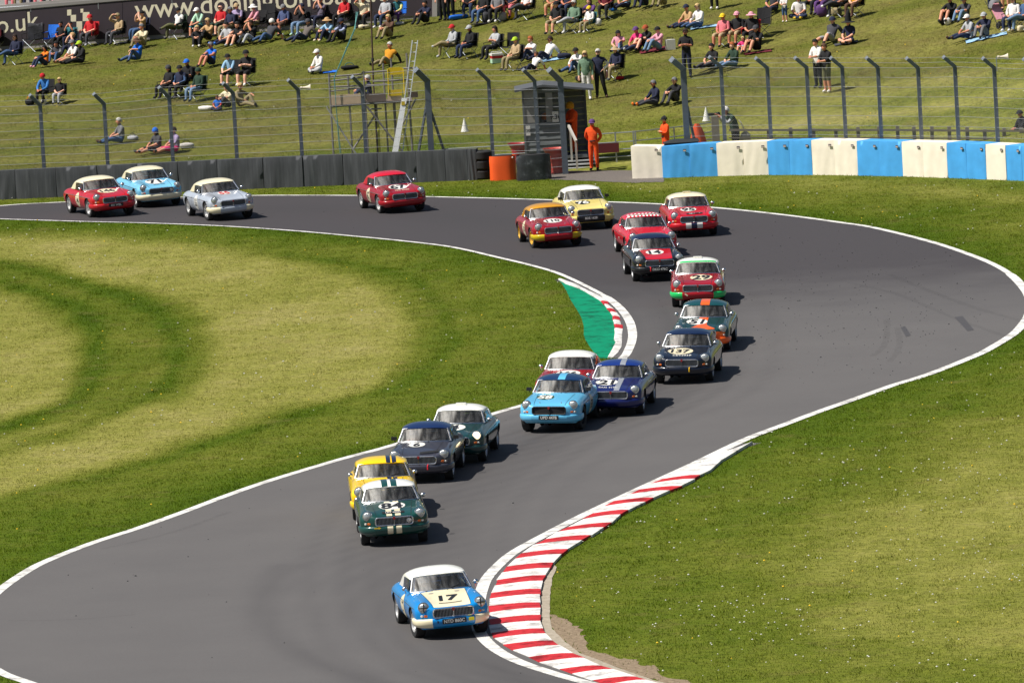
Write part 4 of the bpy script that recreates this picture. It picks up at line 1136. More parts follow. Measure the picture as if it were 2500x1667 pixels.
DRIVERS = []
def build_car(c):
    g = G0(c['px'], c['py']); a = R(c['yaw'])
    fwd = Vector((math.sin(a), -math.cos(a), 0))
    loc = g - fwd * (WB / 2); loc.z = 0.010
    car = empty('sports_car', loc, a)
    tag(car, c['label'], 'car', 'sports cars racing through the bend')
    bodyp, roofp = paint(c['body']), paint(c['roof'])
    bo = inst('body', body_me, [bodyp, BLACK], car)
    bn = inst('bonnet', bonnet_me, paint(c.get('bonnet', c['body'])), car)
    for gm_ in gap_mes: inst('panel_gap', gm_, BLACK, bo)
    bump = inst('bumper', bump_c, paint(c.get('bumper', c['body'])), car)
    cc = paint(c.get('corner', c['body']))
    inst('bumper_corner', bump_l, cc, bump); inst('bumper_corner', bump_r, cc, bump)
    gr = inst('grille', grille_me, BLACK if c.get('bareg') else CHROME, car)
    inst('grille_opening', gpanel_me, BLACK, gr)
    if not c.get('bareg'): inst('grille_slat', gslat_me, STEEL, gr)
    inst('badge', badge_me, None, gr)
    for sg in (-1, 1):
        hl = inst('headlight', lampring_me, CHROME, car, (sg * 0.588, -1.765, 0.695), (R(-4), 0, R(sg * 6)))
        inst('lens', lens_me, LIT if (c.get('lit') and sg > 0) else LENS, hl)
        if c.get('tape'): inst('tape_cross', tape_me, BLACK, hl)
        p = drape_front(sg * 0.575, 0.525, 0.0)
        inst('indicator', ind_me, AMBER, car, (sg * 0.555, p.y + .012, 0.525), (0, 0, R(sg * 18)))
        p = drape_front(sg * 0.645, 0.525, 0.0)
        inst('side_lamp', side_me, CLEAR, car, (sg * 0.632, p.y + .005, 0.525), (0, 0, R(sg * 34)))
        mk = pod_me if c.get('mirror') == 'pod' else box_me
        inst('door_mirror', mk, CHROME if c.get('mirror') == 'pod' else BLACK, car, (sg * 0.745, -0.36, 0.925), None, (sg * 1.0, 1, 1))
        for y, st in ((AXF, c.get('steer', 0)), (AXR, 0)):
            w_ = inst('wheel', tyre_me, RUBBER, car, (sg * 0.645, y, WZ), (0, 0, R(st) + (math.pi if sg < 0 else 0)))
            inst('rim', rim_me, [BLACK if c.get('rimdark') else c.get('rim', RIM_SILVER), BLACK], w_, None, (R(rng.uniform(0, 40)), 0, 0))
        inst('side_window', sw_me[sg], SGLASS, car)
        inst('side_trim', trim_mes[sg], CHROME, bo)
    ht = inst('hardtop', roof_me, roofp, car)
    inst('rear_window', rearw_me, SGLASS, ht)
    ws = inst('windscreen_frame', frame_me, CHROME, car)
    inst('windscreen', screen_me, GLASS, ws); inst('mirror_rod', rod_me, CHROME, ws)
    inst('interior_mirror', rear_mirror_me, BLACK, ws, (0, -0.26, 1.06))
    for m in wip: inst('wiper', m, BLACK, ws)
    inst('roll_cage', cage_me, bodyp if c['n'] in ('17', '58', 'y', 'b') else STEEL, car)
    inst('dashboard', dash_me, DARK, car)
    inst('seat', seat_me, DARK, car, (-0.29, 0, 0)); inst('seat', seat_me, DARK, car, (0.29, 0, 0))
    inst('steering_wheel', steer_me, BLACK, car, (-0.29, -0.20, 0.80), (R(-20), 0, 0))
    # --- colours and marks laid on the panels
    for x0, x1, m in c.get('stripes', []):
        wrap_material(bn, 'stripe', top_patch(lambda y: x0, lambda y: x1, -1.797, -0.603, 3, 16, 0.008), m, 'full')
        wrap_material(bump, 'stripe', decal([(x0 + (x1 - x0) * i / 2, z) for z in (0.286, .312, .355, .41, .44, .460) for i in range(3)], [(r * 3 + i, r * 3 + i + 1, r * 3 + i + 4, r * 3 + i + 3) for r in range(5) for i in range(2)], lambda x, z: (x, -1.912 + .19 * x * x - np.interp(z, [.283, .312, .355, .41, .445, .462], [-.03, .004, .024, .030, .024, .006]) - 0.006, z)), m) if c['n'] == '84' else None
    for x0, x1, m in c.get('roofstripes', []):
        M = MB(); ys_ = [-0.272 + 1.0 * j / 16 for j in range(17)]
        M.grid([[drape_roof(x0 + (x1 - x0) * i / 3, y + 0.04 * (abs(x0 + (x1 - x0) * i / 3) > .3), 0.005) for i in range(4)] for y in ys_])
        wrap_material(ht, 'stripe', M, m, 'full')
    if c.get('roofband'):
        M = MB(); M.grid([[drape_roof(-0.52 + 1.04 * i / 20, -0.275 + .115 * (x_ / .55) ** 2 + d, 0.005) for i in range(21) for x_ in [-0.52 + 1.04 * i / 20]] for d in (0.004, .03, .06, .09)])
        wrap_material(ht, 'front_band', M, c['roofband'], 'full')
    if c.get('checker'):
        for mat_, par in ((plain(C_WHITE, .4), 0), (plain(s2l(90, 170, 150), .4), 1)):
            M = MB()
            for r_ in range(3):
                for i in range(18):
                    if (i + r_) % 2 == 0 and (r_ != 1) == (par == 0):
                        q = [(-0.50 + 1.0 * (i + u) / 18, -0.268 + 0.085 * (r_ + v)) for u, v in ((0, 0), (1, 0), (1, 1), (0, 1))]
                        M.add([drape_roof(x, y + .115 * (x / .55) ** 2, 0.006) for x, y in q], [(0, 1, 2, 3)])
            wrap_material(ht, 'checks', M, mat_)
    if c.get('yoke'):
        for sg in (-1, 1):
            wrap_material(bn, 'stripe', top_patch(lambda y: (-.10 if sg < 0 else .14) + sg * 0.0, lambda y: (-.10 if sg < 0 else .14) + sg * max(0, (-1.35 - y) / .45) ** 1.5 * .26, -1.797, -1.36, 4, 10, 0.0078), paint(C_ORANGE), 'full')
        M = MB(); rows_ = []
        for z in (.465, .50, .54, .58, .62): rows_.append([drape_front(x, z, 0.003) for x in np.linspace(-.66, .66, 24)])
        M.grid(rows_); wrap_material(bo, 'nose_panel', M, paint(C_ORANGE), 'full')
    if c.get('num'):
        s, bgm, ink, x0, y0, r = c['num']
        if bgm is not None:
            v, f = disc(r * (1.12 if len(s) > 2 else 1.0), r * 1.12)
            ro = wrap_material(bn, 'roundel', decal(v, f, lambda x, y: drape_top(x0 + x, y0 + y, 0.011)), bgm, 'full')
        else: ro = bn
        sz = r * {1: 1.7, 2: 1.62, 3: 1.2}[len(s)] if bgm is not None else 0.46
        v, f = text2d(s, sz, 0.036, 0.12 if c['n'] in ('17', '51') else 0)
        wrap_material(ro, 'race_number', decal(v, f, lambda x, y: drape_top(x0 + x, y0 + y * (1.38 if bgm is not None else 1.1), 0.015)), ink)
    if c.get('bonnettext'):
        s, m, x0, y0, sz = c['bonnettext']; v, f = text2d(s, sz, 0.02, 0, 1.08)
        wrap_material(bn, 'lettering', decal(v, f, lambda x, y: drape_top(x0 + x, y0 + y * 1.35, 0.012)), m)
    if c.get('bonnetplate'):
        bpv = c['bonnetplate']; x0, y0 = (bpv[2], bpv[3]) if len(bpv) > 2 else (0.0, -1.60)
        v, f = text2d(bpv[0], 0.085, 0.02)
        pl = wrap_material(bn, 'number_plate', decal([(-.25, -.07), (.25, -.07), (.25, .07), (-.25, .07)], [(0, 1, 2, 3)], lambda x, y: drape_top(x0 + x, y0 + y, 0.015)), BLACK)
        wrap_material(pl, 'lettering', decal(v, f, lambda x, y: drape_top(x0 + x, y0 + y * 1.2, 0.019)), DW)
    if c.get('plate') and c.get('ploc') == 'low':
        v, f = text2d(c['plate'], 0.095, 0.02)
        x0 = {'NTD 860C': 0.0}.get(c['plate'], 0.0)
        M = MB(); M.box((x0, -1.952, 0.40), (0.50, 0.012, 0.105))
        pl = wrap_material(bump, 'number_plate', M, BLACK)
        wrap_material(pl, 'lettering', decal(v, f, lambda x, y: (x0 + x, -1.960, 0.40 + y)), DW)
    if c.get('lowstripes'):
        for x0, x1, m in ((-.26, -.09, DW), (-.09, .09, paint(C_NAVY)), (.09, .26, DW)):
            wrap_material(bump, 'stripe', decal([(x0 + (x1 - x0) * i / 2, z) for z in (0.286, .312, .355, .41, .44, .460) for i in range(3)], [(r * 3 + i, r * 3 + i + 1, r * 3 + i + 4, r * 3 + i + 3) for r in range(5) for i in range(2)], lambda x, z: (x, -1.912 + .19 * x * x - float(np.interp(z, [.283, .312, .355, .41, .445, .462], [-.03, .004, .024, .030, .024, .006])) - 0.006, z)), m)
    if c.get('side'):
        for sg in (-1, 1):
            y0, z0 = -0.06, 0.53; par = bo
            if c.get('sidec') is not None:
                v, f = disc(0.22, 0.24)
                par = wrap_material(bo, 'roundel', decal(v, f, lambda x, y: drape_side(sg, y0 + sg * x, z0 + y, 0.006)), c['sidec'], 'full')
                v, f = text2d(c['side'], 0.30 if len(c['side']) < 3 else 0.22, 0.025)
                wrap_material(par, 'race_number', decal(v, f, lambda x, y: drape_side(sg, y0 + sg * x, z0 + y, 0.010)), INK)
            else:
                for dx in (-.05, .05):
                    wrap_material(bo, 'stripe', decal([(dx - .022, -.24), (dx + .022, -.24), (dx + .022, 0), (dx - .022, 0), (dx + .022, .2), (dx - .022, .2)], [(0, 1, 2, 3), (3, 2, 4, 5)], lambda x, y: drape_side(sg, y0 + sg * x, z0 + y, 0.008)), DW)
    if c.get('spot'):
        inst('spot_lamp', spot_me, CHROME, gr, (c['spot'], gy(c['spot']) + .012, 0.571))
    if c.get('pins'):
        for sx in (-.27, .27):
            p = drape_top(sx, -1.62, 0); M = MB(); M.tube(p, p + Vector((0, 0, .035)), 0.016, 6, .008); wrap_material(bn, 'bonnet_pin', M, STEEL)
    if c.get('rods'):
        M = MB(); M.path([drape_top(-.24 + .48 * k / 8, -1.60 - .02 * math.sin(k / 8 * 3.14), .018) for k in range(9)], 0.007, 5); wrap_material(bn, 'bonnet_strap', M, BLACK)
        for sx in (-.27, .27):
            M = MB(); v, f = disc(.055, .035, 12, 1); wrap_material(bn, 'bonnet_catch', decal(v, f, lambda x, y: drape_top(sx + x, -.78 + y, .010)), plain((.28, .26, .24), .5))
        M = MB(); M.box((.36, -1.936, .40), (.11, .01, .07)); wrap_material(bump, 'sticker', M, plain((.8, .7, .02), .5))
        M = MB(); M.box((-.34, -1.930, .40), (.022, .02, .05)); wrap_material(bump, 'tow_eye', M, BLACK)
    if c.get('arrow'):
        M = MB(); M.poly([(-.46, .425, 0), (-.36, .425, 0), (-.36, .408, 0), (-.30, .438, 0), (-.36, .468, 0), (-.36, .451, 0), (-.46, .451, 0)]); M.v = [(x, -1.925 + .05 * (x + .3) ** 2 - .015, z) for x, z, _ in M.v]
        wrap_material(bump, 'tow_arrow', M, plain((.8, .55, .02), .5))
    if c.get('towhook'):
        x, col_ = c['towhook']; M = MB(); M.path([(x, -1.93, .46), (x, -1.985, .43), (x, -1.985, .36), (x, -1.93, .35)], 0.014, 6); wrap_material(bump, 'tow_strap', M, plain(col_, .6))
    if c.get('sticker'):
        M = MB(); M.box((-.33, -1.932, .40), (.10, .012, .035), Matrix.Rotation(R(35), 3, 'Y')); wrap_material(bump, 'sticker', M, DC)
    if c.get('fin'):
        M = MB(); M.box((0, .12, 1.262), (.24, .10, .045)); wrap_material(ht, 'roof_vent', M, roofp)
    if c.get('rear'):
        v, f = text2d(c['rear'][0], 0.09); wrap_material(ht, 'lettering', decal(v, f, lambda x, y: (.2 + x, .80, 1.03 + y)), DW)
    lean = {'17': -1.8, '84': -0.6, 'y': 0.4, 'g': 1.0, 'e': 1.4, '58': 2.2, '21': 1.8, '166': 2.0, '137': 2.0, '51': 2.2, '29': 1.4, '14': 0.8, 'c': 1.0, '95': 0.4, '110': -0.8, 'b': -0.4, '67': -1.4, '55': -1.6, '71': -1.0, '146': -1.6}.get(c['n'], 0)
    Rm = Matrix.Translation((0, 0, .30 + rng.uniform(-.012, .014))) @ Matrix.Rotation(R(lean), 4, 'Y') @ Matrix.Rotation(R(rng.uniform(-.2, .9)), 4, 'X') @ Matrix.Translation((0, 0, -.30))
    for ch in car.children:                                   # the sprung body leans in the bend, the wheels stay on the road
        if not ch.name.startswith('wheel'): ch.matrix_basis = Rm @ ch.matrix_basis
    DRIVERS.append((car, c))
    return car
for c in CARS: build_car(c)
# ================================================================ BARRIERS, FENCE, POST, SCAFFOLD, BANNER
def ln_y(pts, x): return float(np.interp(x, [p[0] for p in pts], [p[1] for p in pts]))
BELT, nt, b = new_mat('conveyor_belt')
tc = N(nt, 'ShaderNodeTexCoord'); mp = N(nt, 'ShaderNodeMapping'); mp.inputs['Scale'].default_value = (9, 9, 0.7)
nt.links.new(tc.outputs['Object'], mp.inputs['Vector']); a = noise_col(nt, mp.outputs[0], 1.0, 5, 0.65)
r = ramp(nt, a.outputs['Fac'], [(0.28, (0.034, 0.037, 0.042)), (0.6, (0.064, 0.068, 0.076)), (0.8, (0.12, 0.125, 0.135))])
nt.links.new(r.outputs[0], b.inputs['Base Color']); b.inputs['Roughness'].default_value = 0.75

def panel_run(root, xs_, foot, tops, name, mats, thick, gap, wave, label_fn=None):
    """upright cushions side by side; each is a piece of its own"""
    for i in range(len(xs_) - 1):
        xa, xb = xs_[i], xs_[i + 1]
        A, B = G0(xa, ln_y(foot, xa)), G0(xb, ln_y(foot, xb))
        ha = at(xa, ln_y(tops, xa), A.y).z; hb = at(xb, ln_y(tops, xb), B.y).z
        d = B - A; d.z = 0; L = d.length; d.normalize(); n_ = Vector((d.y, -d.x, 0))
        if n_.y > 0: n_ = -n_
        M = MB(); rows = []; nu, nv = 12, 7
        ph = [rng.uniform(0, 6.28) for _ in range(6)]
        tilt = rng.uniform(-1.2, 1.2); fr = rng.uniform(2.5, 5)
        for j in range(nv + 1):
            row = []
            for i_ in range(nu + 1):
                u = gap / L + (1 - 2 * gap / L) * i_ / nu; v = j / nv
                h = ha + (hb - ha) * u
                o = wave * (0.5 * math.sin(fr * 6.28 * (u * .35 + v * .12 * tilt) + ph[0]) * (1 - .6 * v) + 0.35 * math.sin(17 * u + 5 * v * tilt + ph[1]) * (1 - .5 * v) + 0.5 * math.sin(3.1 * u + ph[2]))
                o += 0.02 - 0.012 * (abs(2 * i_ / nu - 1) ** 8) - (0.012 if j == nv else 0)
                p = A + d * (L * u) + n_ * o
                row.append(Vector((p.x, p.y, h * v - (0.03 if j == 0 else 0))))
            rows.append(row)
        M.grid(rows)
        back = [[p - n_ * thick + Vector((0, 0, 0)) for p in (r_[0], r_[-1])] for r_ in rows]
        M.grid([rows[-1], [p - n_ * thick for p in rows[-1]]])
        M.grid([[r_[0] for r_ in rows], [p[0] for p in back]]); M.grid([[r_[-1] for r_ in rows], [p[1] for p in back]])
        me = M.mesh(name, mats[i % len(mats)] if not callable(mats) else mats(i), True)
        o = link(name, me, None, root)
        o.location = -root.location
        yield o, A, B, ha, hb, n_, d, L

TOP_L = [(-160, 426), (40, 415), (630, 386), (1164, 364), (1250, 362)]
XL = [-95, -20, 40, 139, 240, 337, 437, 533, 645, 742, 840, 925, 1019, 1089, 1144, 1166]
g = G0(500, 466); root = empty('belt_barrier', (g.x, g.y, 0))
tag(root, 'long dark grey conveyor belt barrier along the far side of the track', 'barrier')
wall_l = list(panel_run(root, XL, WALL_L, TOP_L, 'belt', [BELT], 0.30, 0.010, 0.030))
# black tyres behind the belts, seen at the joints and at the end
M = MB()
for k in range(3):
    p = G0(1180, 440); M.lathe([(0.12, k * .33), (.30, k * .33), (.36, k * .33 + .06), (.36, k * .33 + .27), (.30, k * .33 + .32), (.12, k * .33 + .32)], 16, 'z', (p.x - .02, p.y + .45, 0))
o = M.build('tyre_stack', RUBBER, root, True); o.location = -root.location

BLUEC = plain(s2l(70, 160, 226), 0.6, 0, 0.05, 0.22, 2.2, 0.5); CREAMC = plain(s2l(238, 228, 210), 0.65, 0, 0.03, 0.14, 2.2, 0.5)
TOP_R = [(1544, 357), (1619, 358), (1690, 353), (1753, 350), (1876, 345), (2000, 342), (2150, 345), (2300, 348), (2400, 352), (2500, 357), (2650, 364)]
XR = [1544, 1619, 1687, 1753, 1818, 1877, 1930, 1985, 2041, 2096, 2150, 2205, 2257, 2315, 2362, 2410, 2459, 2498, 2550, 2620]
CR = 'WBBWWBBWWBBWWBBWBBW'
g = G0(2000, 427); root = empty('cushion_barrier', (g.x, g.y, 0))
tag(root, 'blue and cream cushioned tyre barrier along the outside of the bend', 'barrier')
LBL = plain((0.10, 0.09, 0.09), .6); LBW = plain((.5, .42, .38), .6)
for i, (o, A, B, ha, hb, n_, d, L) in enumerate(panel_run(root, XR, WALL_R, TOP_R, 'cushion', lambda i: BLUEC if CR[i] == 'B' else CREAMC, 0.75, 0.004, 0.016)):
    c = A.lerp(B, 0.84) + n_ * 0.055 + Vector((0, 0, ha * 0.86))
    M = MB(); M.beam(c - d * .055, c + d * .055, 0.012, 0.085); M.beam(c - d * .045 + n_ * .008 - Vector((0, 0, .012)), c + d * .045 + n_ * .008 - Vector((0, 0, .012)), 0.008, .035, mi=1)
    lb = link('maker_label', M.mesh('maker_label', [LBL, LBW]), None, o); lb.location = (0, 0, 0)

# orange and black drums of tyres at the opening
def wrapped_stack(x0, x1, yb, yt, mat, label, cat='barrier'):
    A, B = G0(x0, yb), G0(x1, yb); c = A.lerp(B, .5); r = (B.x - A.x) / 2; h = at((x0 + x1) / 2, yt, c.y).z
    root = empty('tyre_bundle', (c.x, c.y + r * .6, 0)); tag(root, label, cat)
    M = MB(); rows = []
    for j in range(6):
        v = j / 5; row = []
        for k in range(28):
            a_ = 2 * math.pi * k / 28; s = 1 + 0.02 * math.sin(5 * a_ + 3 * v) - (.04 if j == 5 else 0)
            cx_, cy_ = math.cos(a_), math.sin(a_)
            q = (abs(cx_) ** 3 + abs(cy_) ** 3) ** (-1 / 3)
            row.append((r * s * q * cx_, r * .6 * s * q * cy_, h * v - .02))
        rows.append(row)
    M.grid(rows, close=True); M.build('wrap', mat, root, 'full')
    M = MB()
    for k in range(3): M.lathe([(r * .3, h * k / 3), (r * .78, h * k / 3 + .02), (r * .86, h * (k + .5) / 3), (r * .78, h * (k + 1) / 3 - .02), (r * .3, h * (k + 1) / 3)], 16, 'z', (0, 0, 0))
    o = M.build('tyre', RUBBER, root, True); o.scale = (1, .6, 1.012)
    return root, r, h
rt, r_, h_ = wrapped_stack(1197, 1261, 441, 380, plain(s2l(252, 92, 30), .55, 0, .1, .12, 3), 'orange wrapped tyre bundle beside the end of the belt barrier')
M = MB(); M.ball((r_ * .8, -r_ * .60, h_ * .90), .03, 8, 5); M.build('reflector', WHITE, rt)
BURN, nt, b = new_mat('scuffed_black'); geo = N(nt, 'ShaderNodeTexCoord'); a = noise_col(nt, geo.outputs['Object'], 3.2, 6, 0.65)
r = ramp(nt, a.outputs['Fac'], [(0.35, (0.012, 0.013, 0.016)), (0.58, (0.03, 0.034, 0.04)), (0.68, (0.12, 0.13, 0.145)), (0.78, (.22, .045, .02))]); nt.links.new(r.outputs[0], b.inputs['Base Color']); b.inputs['Roughness'].default_value = .55
wrapped_stack(1262, 1347, 441, 378, BURN, 'scuffed black wrapped tyre bundle in front of the marshals hut')

# ---- debris fence: leaning-top posts, cables and wire mesh
def fence_y(px):                                                     # a little behind the barriers
    f = WALL_L if px < 1300 else WALL_R
    if 1164 < px < 1544: return G0(px, np.interp(px, [1164, 1300, 1368, 1480, 1544], [436, 430, 426, 428, 428])).y + (0.0 if px in (1305, 1368) else 0.4)
    return G0(px, ln_y(f, px)).y + 1.0
POSTM = plain((0.12, 0.14, 0.17), 0.55, 0.35, 0, 0.22, 12)
CABLE = plain((0.24, 0.25, 0.26), .7, .0); MESHW = plain((0.17, 0.18, 0.19), .7, .0)
def post(parent, bend, tip, wide=0.125, foot=None, name='post'):
    Y = fence_y(bend[0]); B = at(*bend, Y); T = at(*tip, Y)
    base = Vector((B.x, Y, float(hill(B.x, Y)) - 0.05))
    arm = Vector((T.x - B.x, -0.35, T.z - B.z))
    M = MB(); M.beam(base, B, wide, wide * 1.15, (0, 1, 0)); M.beam(B - arm.normalized() * .03, B + arm, wide * .95, wide * 1.05, (0, 1, 0))
    M.beam(base + Vector((wide * .45, -wide * .6, 0)), B + Vector((wide * .45, -wide * .6, 0)), .012, .01, (0, 1, 0))
    o = M.build(name, POSTM, parent); o.location = -parent.location
    return base, B, B + arm
def run_fence(label, posts, big, px_a, px_b, sag=0.0):
    Ym = fence_y(posts[0][0]); b0 = at(posts[0][0], posts[0][1], Ym)
    root = empty('debris_fence', (b0.x, Ym, 0)); tag(root, label, 'fence')
    nodes = []
    for bx, by, tx, ty in posts:
        nodes.append(post(root, (bx, by), (tx, ty), 0.20 if bx in big else 0.125))
    M = MB()
    for k in range(11):                                              # cables
        f = 0.10 + 0.9 * k / 10
        pts = []
        for (a_, b_, c_) in nodes: pts.append(a_.lerp(b_, f) + Vector((0, -.075, 0)))
        cb = MB()
        for p, q in zip(pts[:-1], pts[1:]):
            m = p.lerp(q, .5) - Vector((0, 0, 0.012)); cb.path([p, m, q], 0.0065, 4)
        o = cb.build('cable', CABLE, root, fix=False); o.location = -root.location
    for f in (0.5, 1.0):
        cb = MB(); cb.path([n_[1].lerp(n_[2], f) + Vector((0, -.05, 0)) for n_ in nodes], 0.005, 4); o = cb.build('cable', CABLE, root, fix=False); o.location = -root.location
    W = MB()                                                         # woven wire, one panel per bay
    for (a0, b0_, c0), (a1, b1, c1) in zip(nodes[:-1], nodes[1:]):
        W = MB(); off = Vector((0, -.06, 0))
        P = lambda u, v: a0.lerp(a1, u).lerp(b0_.lerp(b1, u), v) + off
        wl, hl = (a1 - a0).length, (b0_ - a0).length; pitch = 0.075
        n_ = int((wl + hl) / pitch)
        for k in range(-int(hl / pitch), int(wl / pitch) + 1):
            for s in (1, -1):
                s0 = k * pitch if s > 0 else wl - k * pitch
                # line x = s0 + s*h, clip to bay
                h0, h1 = 0.0, hl
                if s > 0: lo, hi = max(0, -s0), min(hl, wl - s0)
                else: lo, hi = max(0, s0 - wl), min(hl, s0)
                if hi - lo < 0.02: continue
                p, q = P((s0 + s * lo) / wl, lo / hl), P((s0 + s * hi) / wl, hi / hl)
                t = (q - p).normalized(); sd = Vector((-t.z, 0, t.x)) * 0.0017
                W.add([p - sd, p + sd, q + sd, q - sd], [(0, 1, 2, 3)])
        o = W.build('wire_mesh', MESHW, root, fix=False); o.location = -root.location; o['kind'] = 'stuff'
    return root
LP = [(-60, 262), (98, 257), (254, 254), (413, 238), (569, 228), (728, 220), (884, 212), (1043, 198), (1193, 198), (1305, 198), (1368, 198)]
run_fence('grey debris fence with cranked posts behind the belt barrier', [(x, y, x - (28 if x > 1000 else 24), y - (29 if x > 1000 else 26)) for x, y in LP], {1043, 1368}, 0, 0)
RP = [(1668, 169), (1760, 163), (1873, 166), (1969, 165), (2056, 165), (2143, 165), (2241, 166), (2331, 163), (2427, 166), (2526, 168), (2620, 172)]
run_fence('grey debris fence with cranked posts behind the blue and cream barrier', [(x, y, x - 29, y - 25) for x, y in RP], {1668}, 0, 0)
# raking struts of the corner posts
for (bx, by), feet in (((1043, 245), ((1012, 372), (1096, 366))), ((1668, 215), ((1700, 330),))):
    Y = fence_y(bx); B = at(bx, by, Y)
    for fx_, fy_ in feet:
        Fp = at(fx_, fy_ + 10, Y + .3); M = MB(); M.beam(B, Vector((Fp.x, Y + .35, Fp.z - .5 if Fp.z > .6 else 0)), .07, .07)
        o = M.build('fence_strut', POSTM); tag(o, f'slanting steel strut bracing the thick {"left" if bx < 1200 else "right"} fence post, foot to the {"left" if fx_ < bx else "right"}', 'strut')

# ---- horn loudspeakers on the fence posts
HORN = plain((0.62, 0.55, 0.42), .6)
for (hx, hy), lab in (((738, 215), 'cream horn loudspeaker on a fence post left of the scaffold'), ((2440, 140), 'cream horn loudspeaker on a fence post at the far right')):
    Y = fence_y(hx) + .05; p = at(hx, hy, Y); root = empty('loudspeaker', p); tag(root, lab, 'loudspeaker')
    M = MB(); M.lathe([(.035, 0), (.045, .10), (.07, .20), (.115, .28), (.10, .275), (.03, .12)], 16, 'x'); M.build('horn', HORN, root, True)
    M = MB(); M.lathe([(.001, -.08), (.05, -.07), (.05, .0), (.001, .01)], 12, 'x'); M.build('driver_unit', HORN, root, True)
    M = MB(); M.tube((-.03, 0, 0), (-.10, 0, -.02), .012, 5); M.tube((-.10, 0, .02), (-.10, 0, -.45), .016, 6); M.build('bracket', STEEL, root)

# ---- marshals hut
HY = G0(1330, 414).y
def hp(x, y, dy=0.0): return at(1180 + x * .1658, 180 + y * .1658, HY + dy)
g = G0(1330, 414); hut = empty('marshals_hut', (g.x, HY, 0)); tag(hut, 'grey boarded marshals hut with sloping roof and open side', 'hut')
BOARD = plain((0.135, 0.15, 0.155), .8, 0, 0, .22, 5); PLY = plain((0.24, 0.23, 0.21), .85, 0, 0, .18, 5); FRAME = plain((0.10, 0.11, 0.12), .7, 0, 0, .15, 6)
def hlink(M, name, mat, par=hut, smooth=False):
    o = M.build(name, mat, par, smooth)
    o.location = -hut.location if par is hut else (0, 0, 0)
    return o
FL, FR, SR = hp(600, 900).x, hp(1225, 900).x, hp(1530, 900).x            # front left, front right, and the open side's far jamb
HZ0 = 0.45; HZT = hp(900, 225).z; WZ0, WZ1 = hp(900, 715).z, hp(900, 285).z; WX0, WX1 = hp(815, 500).x, hp(1110, 500).x
DEP = 1.5
nb_ = 6; bh_ = (WZ0 - HZ0) / nb_
for k in range(nb_):
    M = MB(); z = HZ0 + k * bh_
    M.add([(FL, HY, z), (FR, HY, z), (FR, HY, z + bh_ * .97), (FL, HY, z + bh_ * .97), (FL, HY - .045, z), (FR, HY - .045, z), (FR, HY - .012, z + bh_ * .97), (FL, HY - .012, z + bh_ * .97)], [(0, 1, 2, 3), (4, 5, 6, 7), (0, 1, 5, 4), (3, 2, 6, 7), (0, 3, 7, 4), (1, 2, 6, 5)])
    hlink(M, 'board', BOARD)
M = MB(); M.box(((FL + WX0) / 2, HY - .02, (WZ0 + HZT) / 2), (WX0 - FL, .04, HZT - WZ0)); hlink(M, 'panel', PLY)
M = MB(); M.box(((WX0 + WX1) / 2, HY - .02, (WZ1 + HZT) / 2), (WX1 - WX0 - .004, .04, HZT - WZ1)); hlink(M, 'panel', BOARD)
M = MB(); M.box(((WX0 + WX1) / 2 + .02, HY - .01, (WZ0 + WZ1) / 2), (.24, .03, WZ1 - WZ0)); hlink(M, 'window_post', PLY)
M = MB(); M.box((FR - .06, HY - .022, (HZ0 + HZT) / 2), (.09, .06, HZT - HZ0)); hlink(M, 'corner_post', FRAME)
M = MB(); M.box((FL + .03, HY - .03, (HZ0 + HZT) / 2), (.07, .07, HZT - HZ0)); hlink(M, 'corner_post', FRAME)
M = MB(); M.box((SR, HY + DEP, (HZ0 + HZT) / 2), (.09, .09, HZT - HZ0)); hlink(M, 'corner_post', FRAME)
for k in range(11):                                                        # back wall boards, seen through the opening
    bz = (HZT - HZ0) / 11; z = HZ0 + k * bz; M = MB()
    M.add([(FL, HY + DEP + .04, z), (SR, HY + DEP + .04, z), (SR, HY + DEP + .04, z + bz * .97), (FL, HY + DEP + .04, z + bz * .97), (FL, HY + DEP, z), (SR, HY + DEP, z), (SR, HY + DEP + .025, z + bz * .97), (FL, HY + DEP + .025, z + bz * .97)], [(0, 1, 2, 3), (4, 5, 6, 7), (0, 1, 5, 4), (3, 2, 6, 7), (0, 3, 7, 4), (1, 2, 6, 5)])
    hlink(M, 'board', BOARD)
M = MB(); M.box((FL + .02, HY + DEP / 2, (HZ0 + HZT) / 2), (.04, DEP - .02, HZT - HZ0)); hlink(M, 'side_wall', BOARD)
M = MB(); M.box(((FL + SR) / 2, HY + DEP / 2, HZ0 - .05), (SR - FL + .1, DEP + .1, .08)); hlink(M, 'floor_deck', FRAME)
RL_, RA, RR_ = hp(455, 195, -.3), hp(905, 130, .3), hp(1620, 235, .6)
M = MB(); y0_, y1_ = HY - .35, HY + DEP + .25
zl, zm, zr = HZT + .02, HZT + .17, HZT - .06
xm_ = FL + (FR - FL) * .5
rows = [[(RL_.x, y0_, zl), (xm_, y0_, zm), (RR_.x, y0_, zr)], [(RL_.x, y1_, zl), (xm_, y1_, zm), (RR_.x, y1_, zr)]]
M.grid(rows); M.grid([[(x, y, z - .07) for x, y, z in r_] for r_ in rows])
for e in (0, 1): M.grid([rows[e], [(x, y, z - .07) for x, y, z in rows[e]]])
for e in (0, 2): M.grid([[rows[0][e], rows[1][e]], [(rows[0][e][0], rows[0][e][1], rows[0][e][2] - .07), (rows[1][e][0], rows[1][e][1], rows[1][e][2] - .07)]])
hlink(M, 'roof', plain((0.085, 0.09, 0.10), .7, 0, 0, .25, 4))
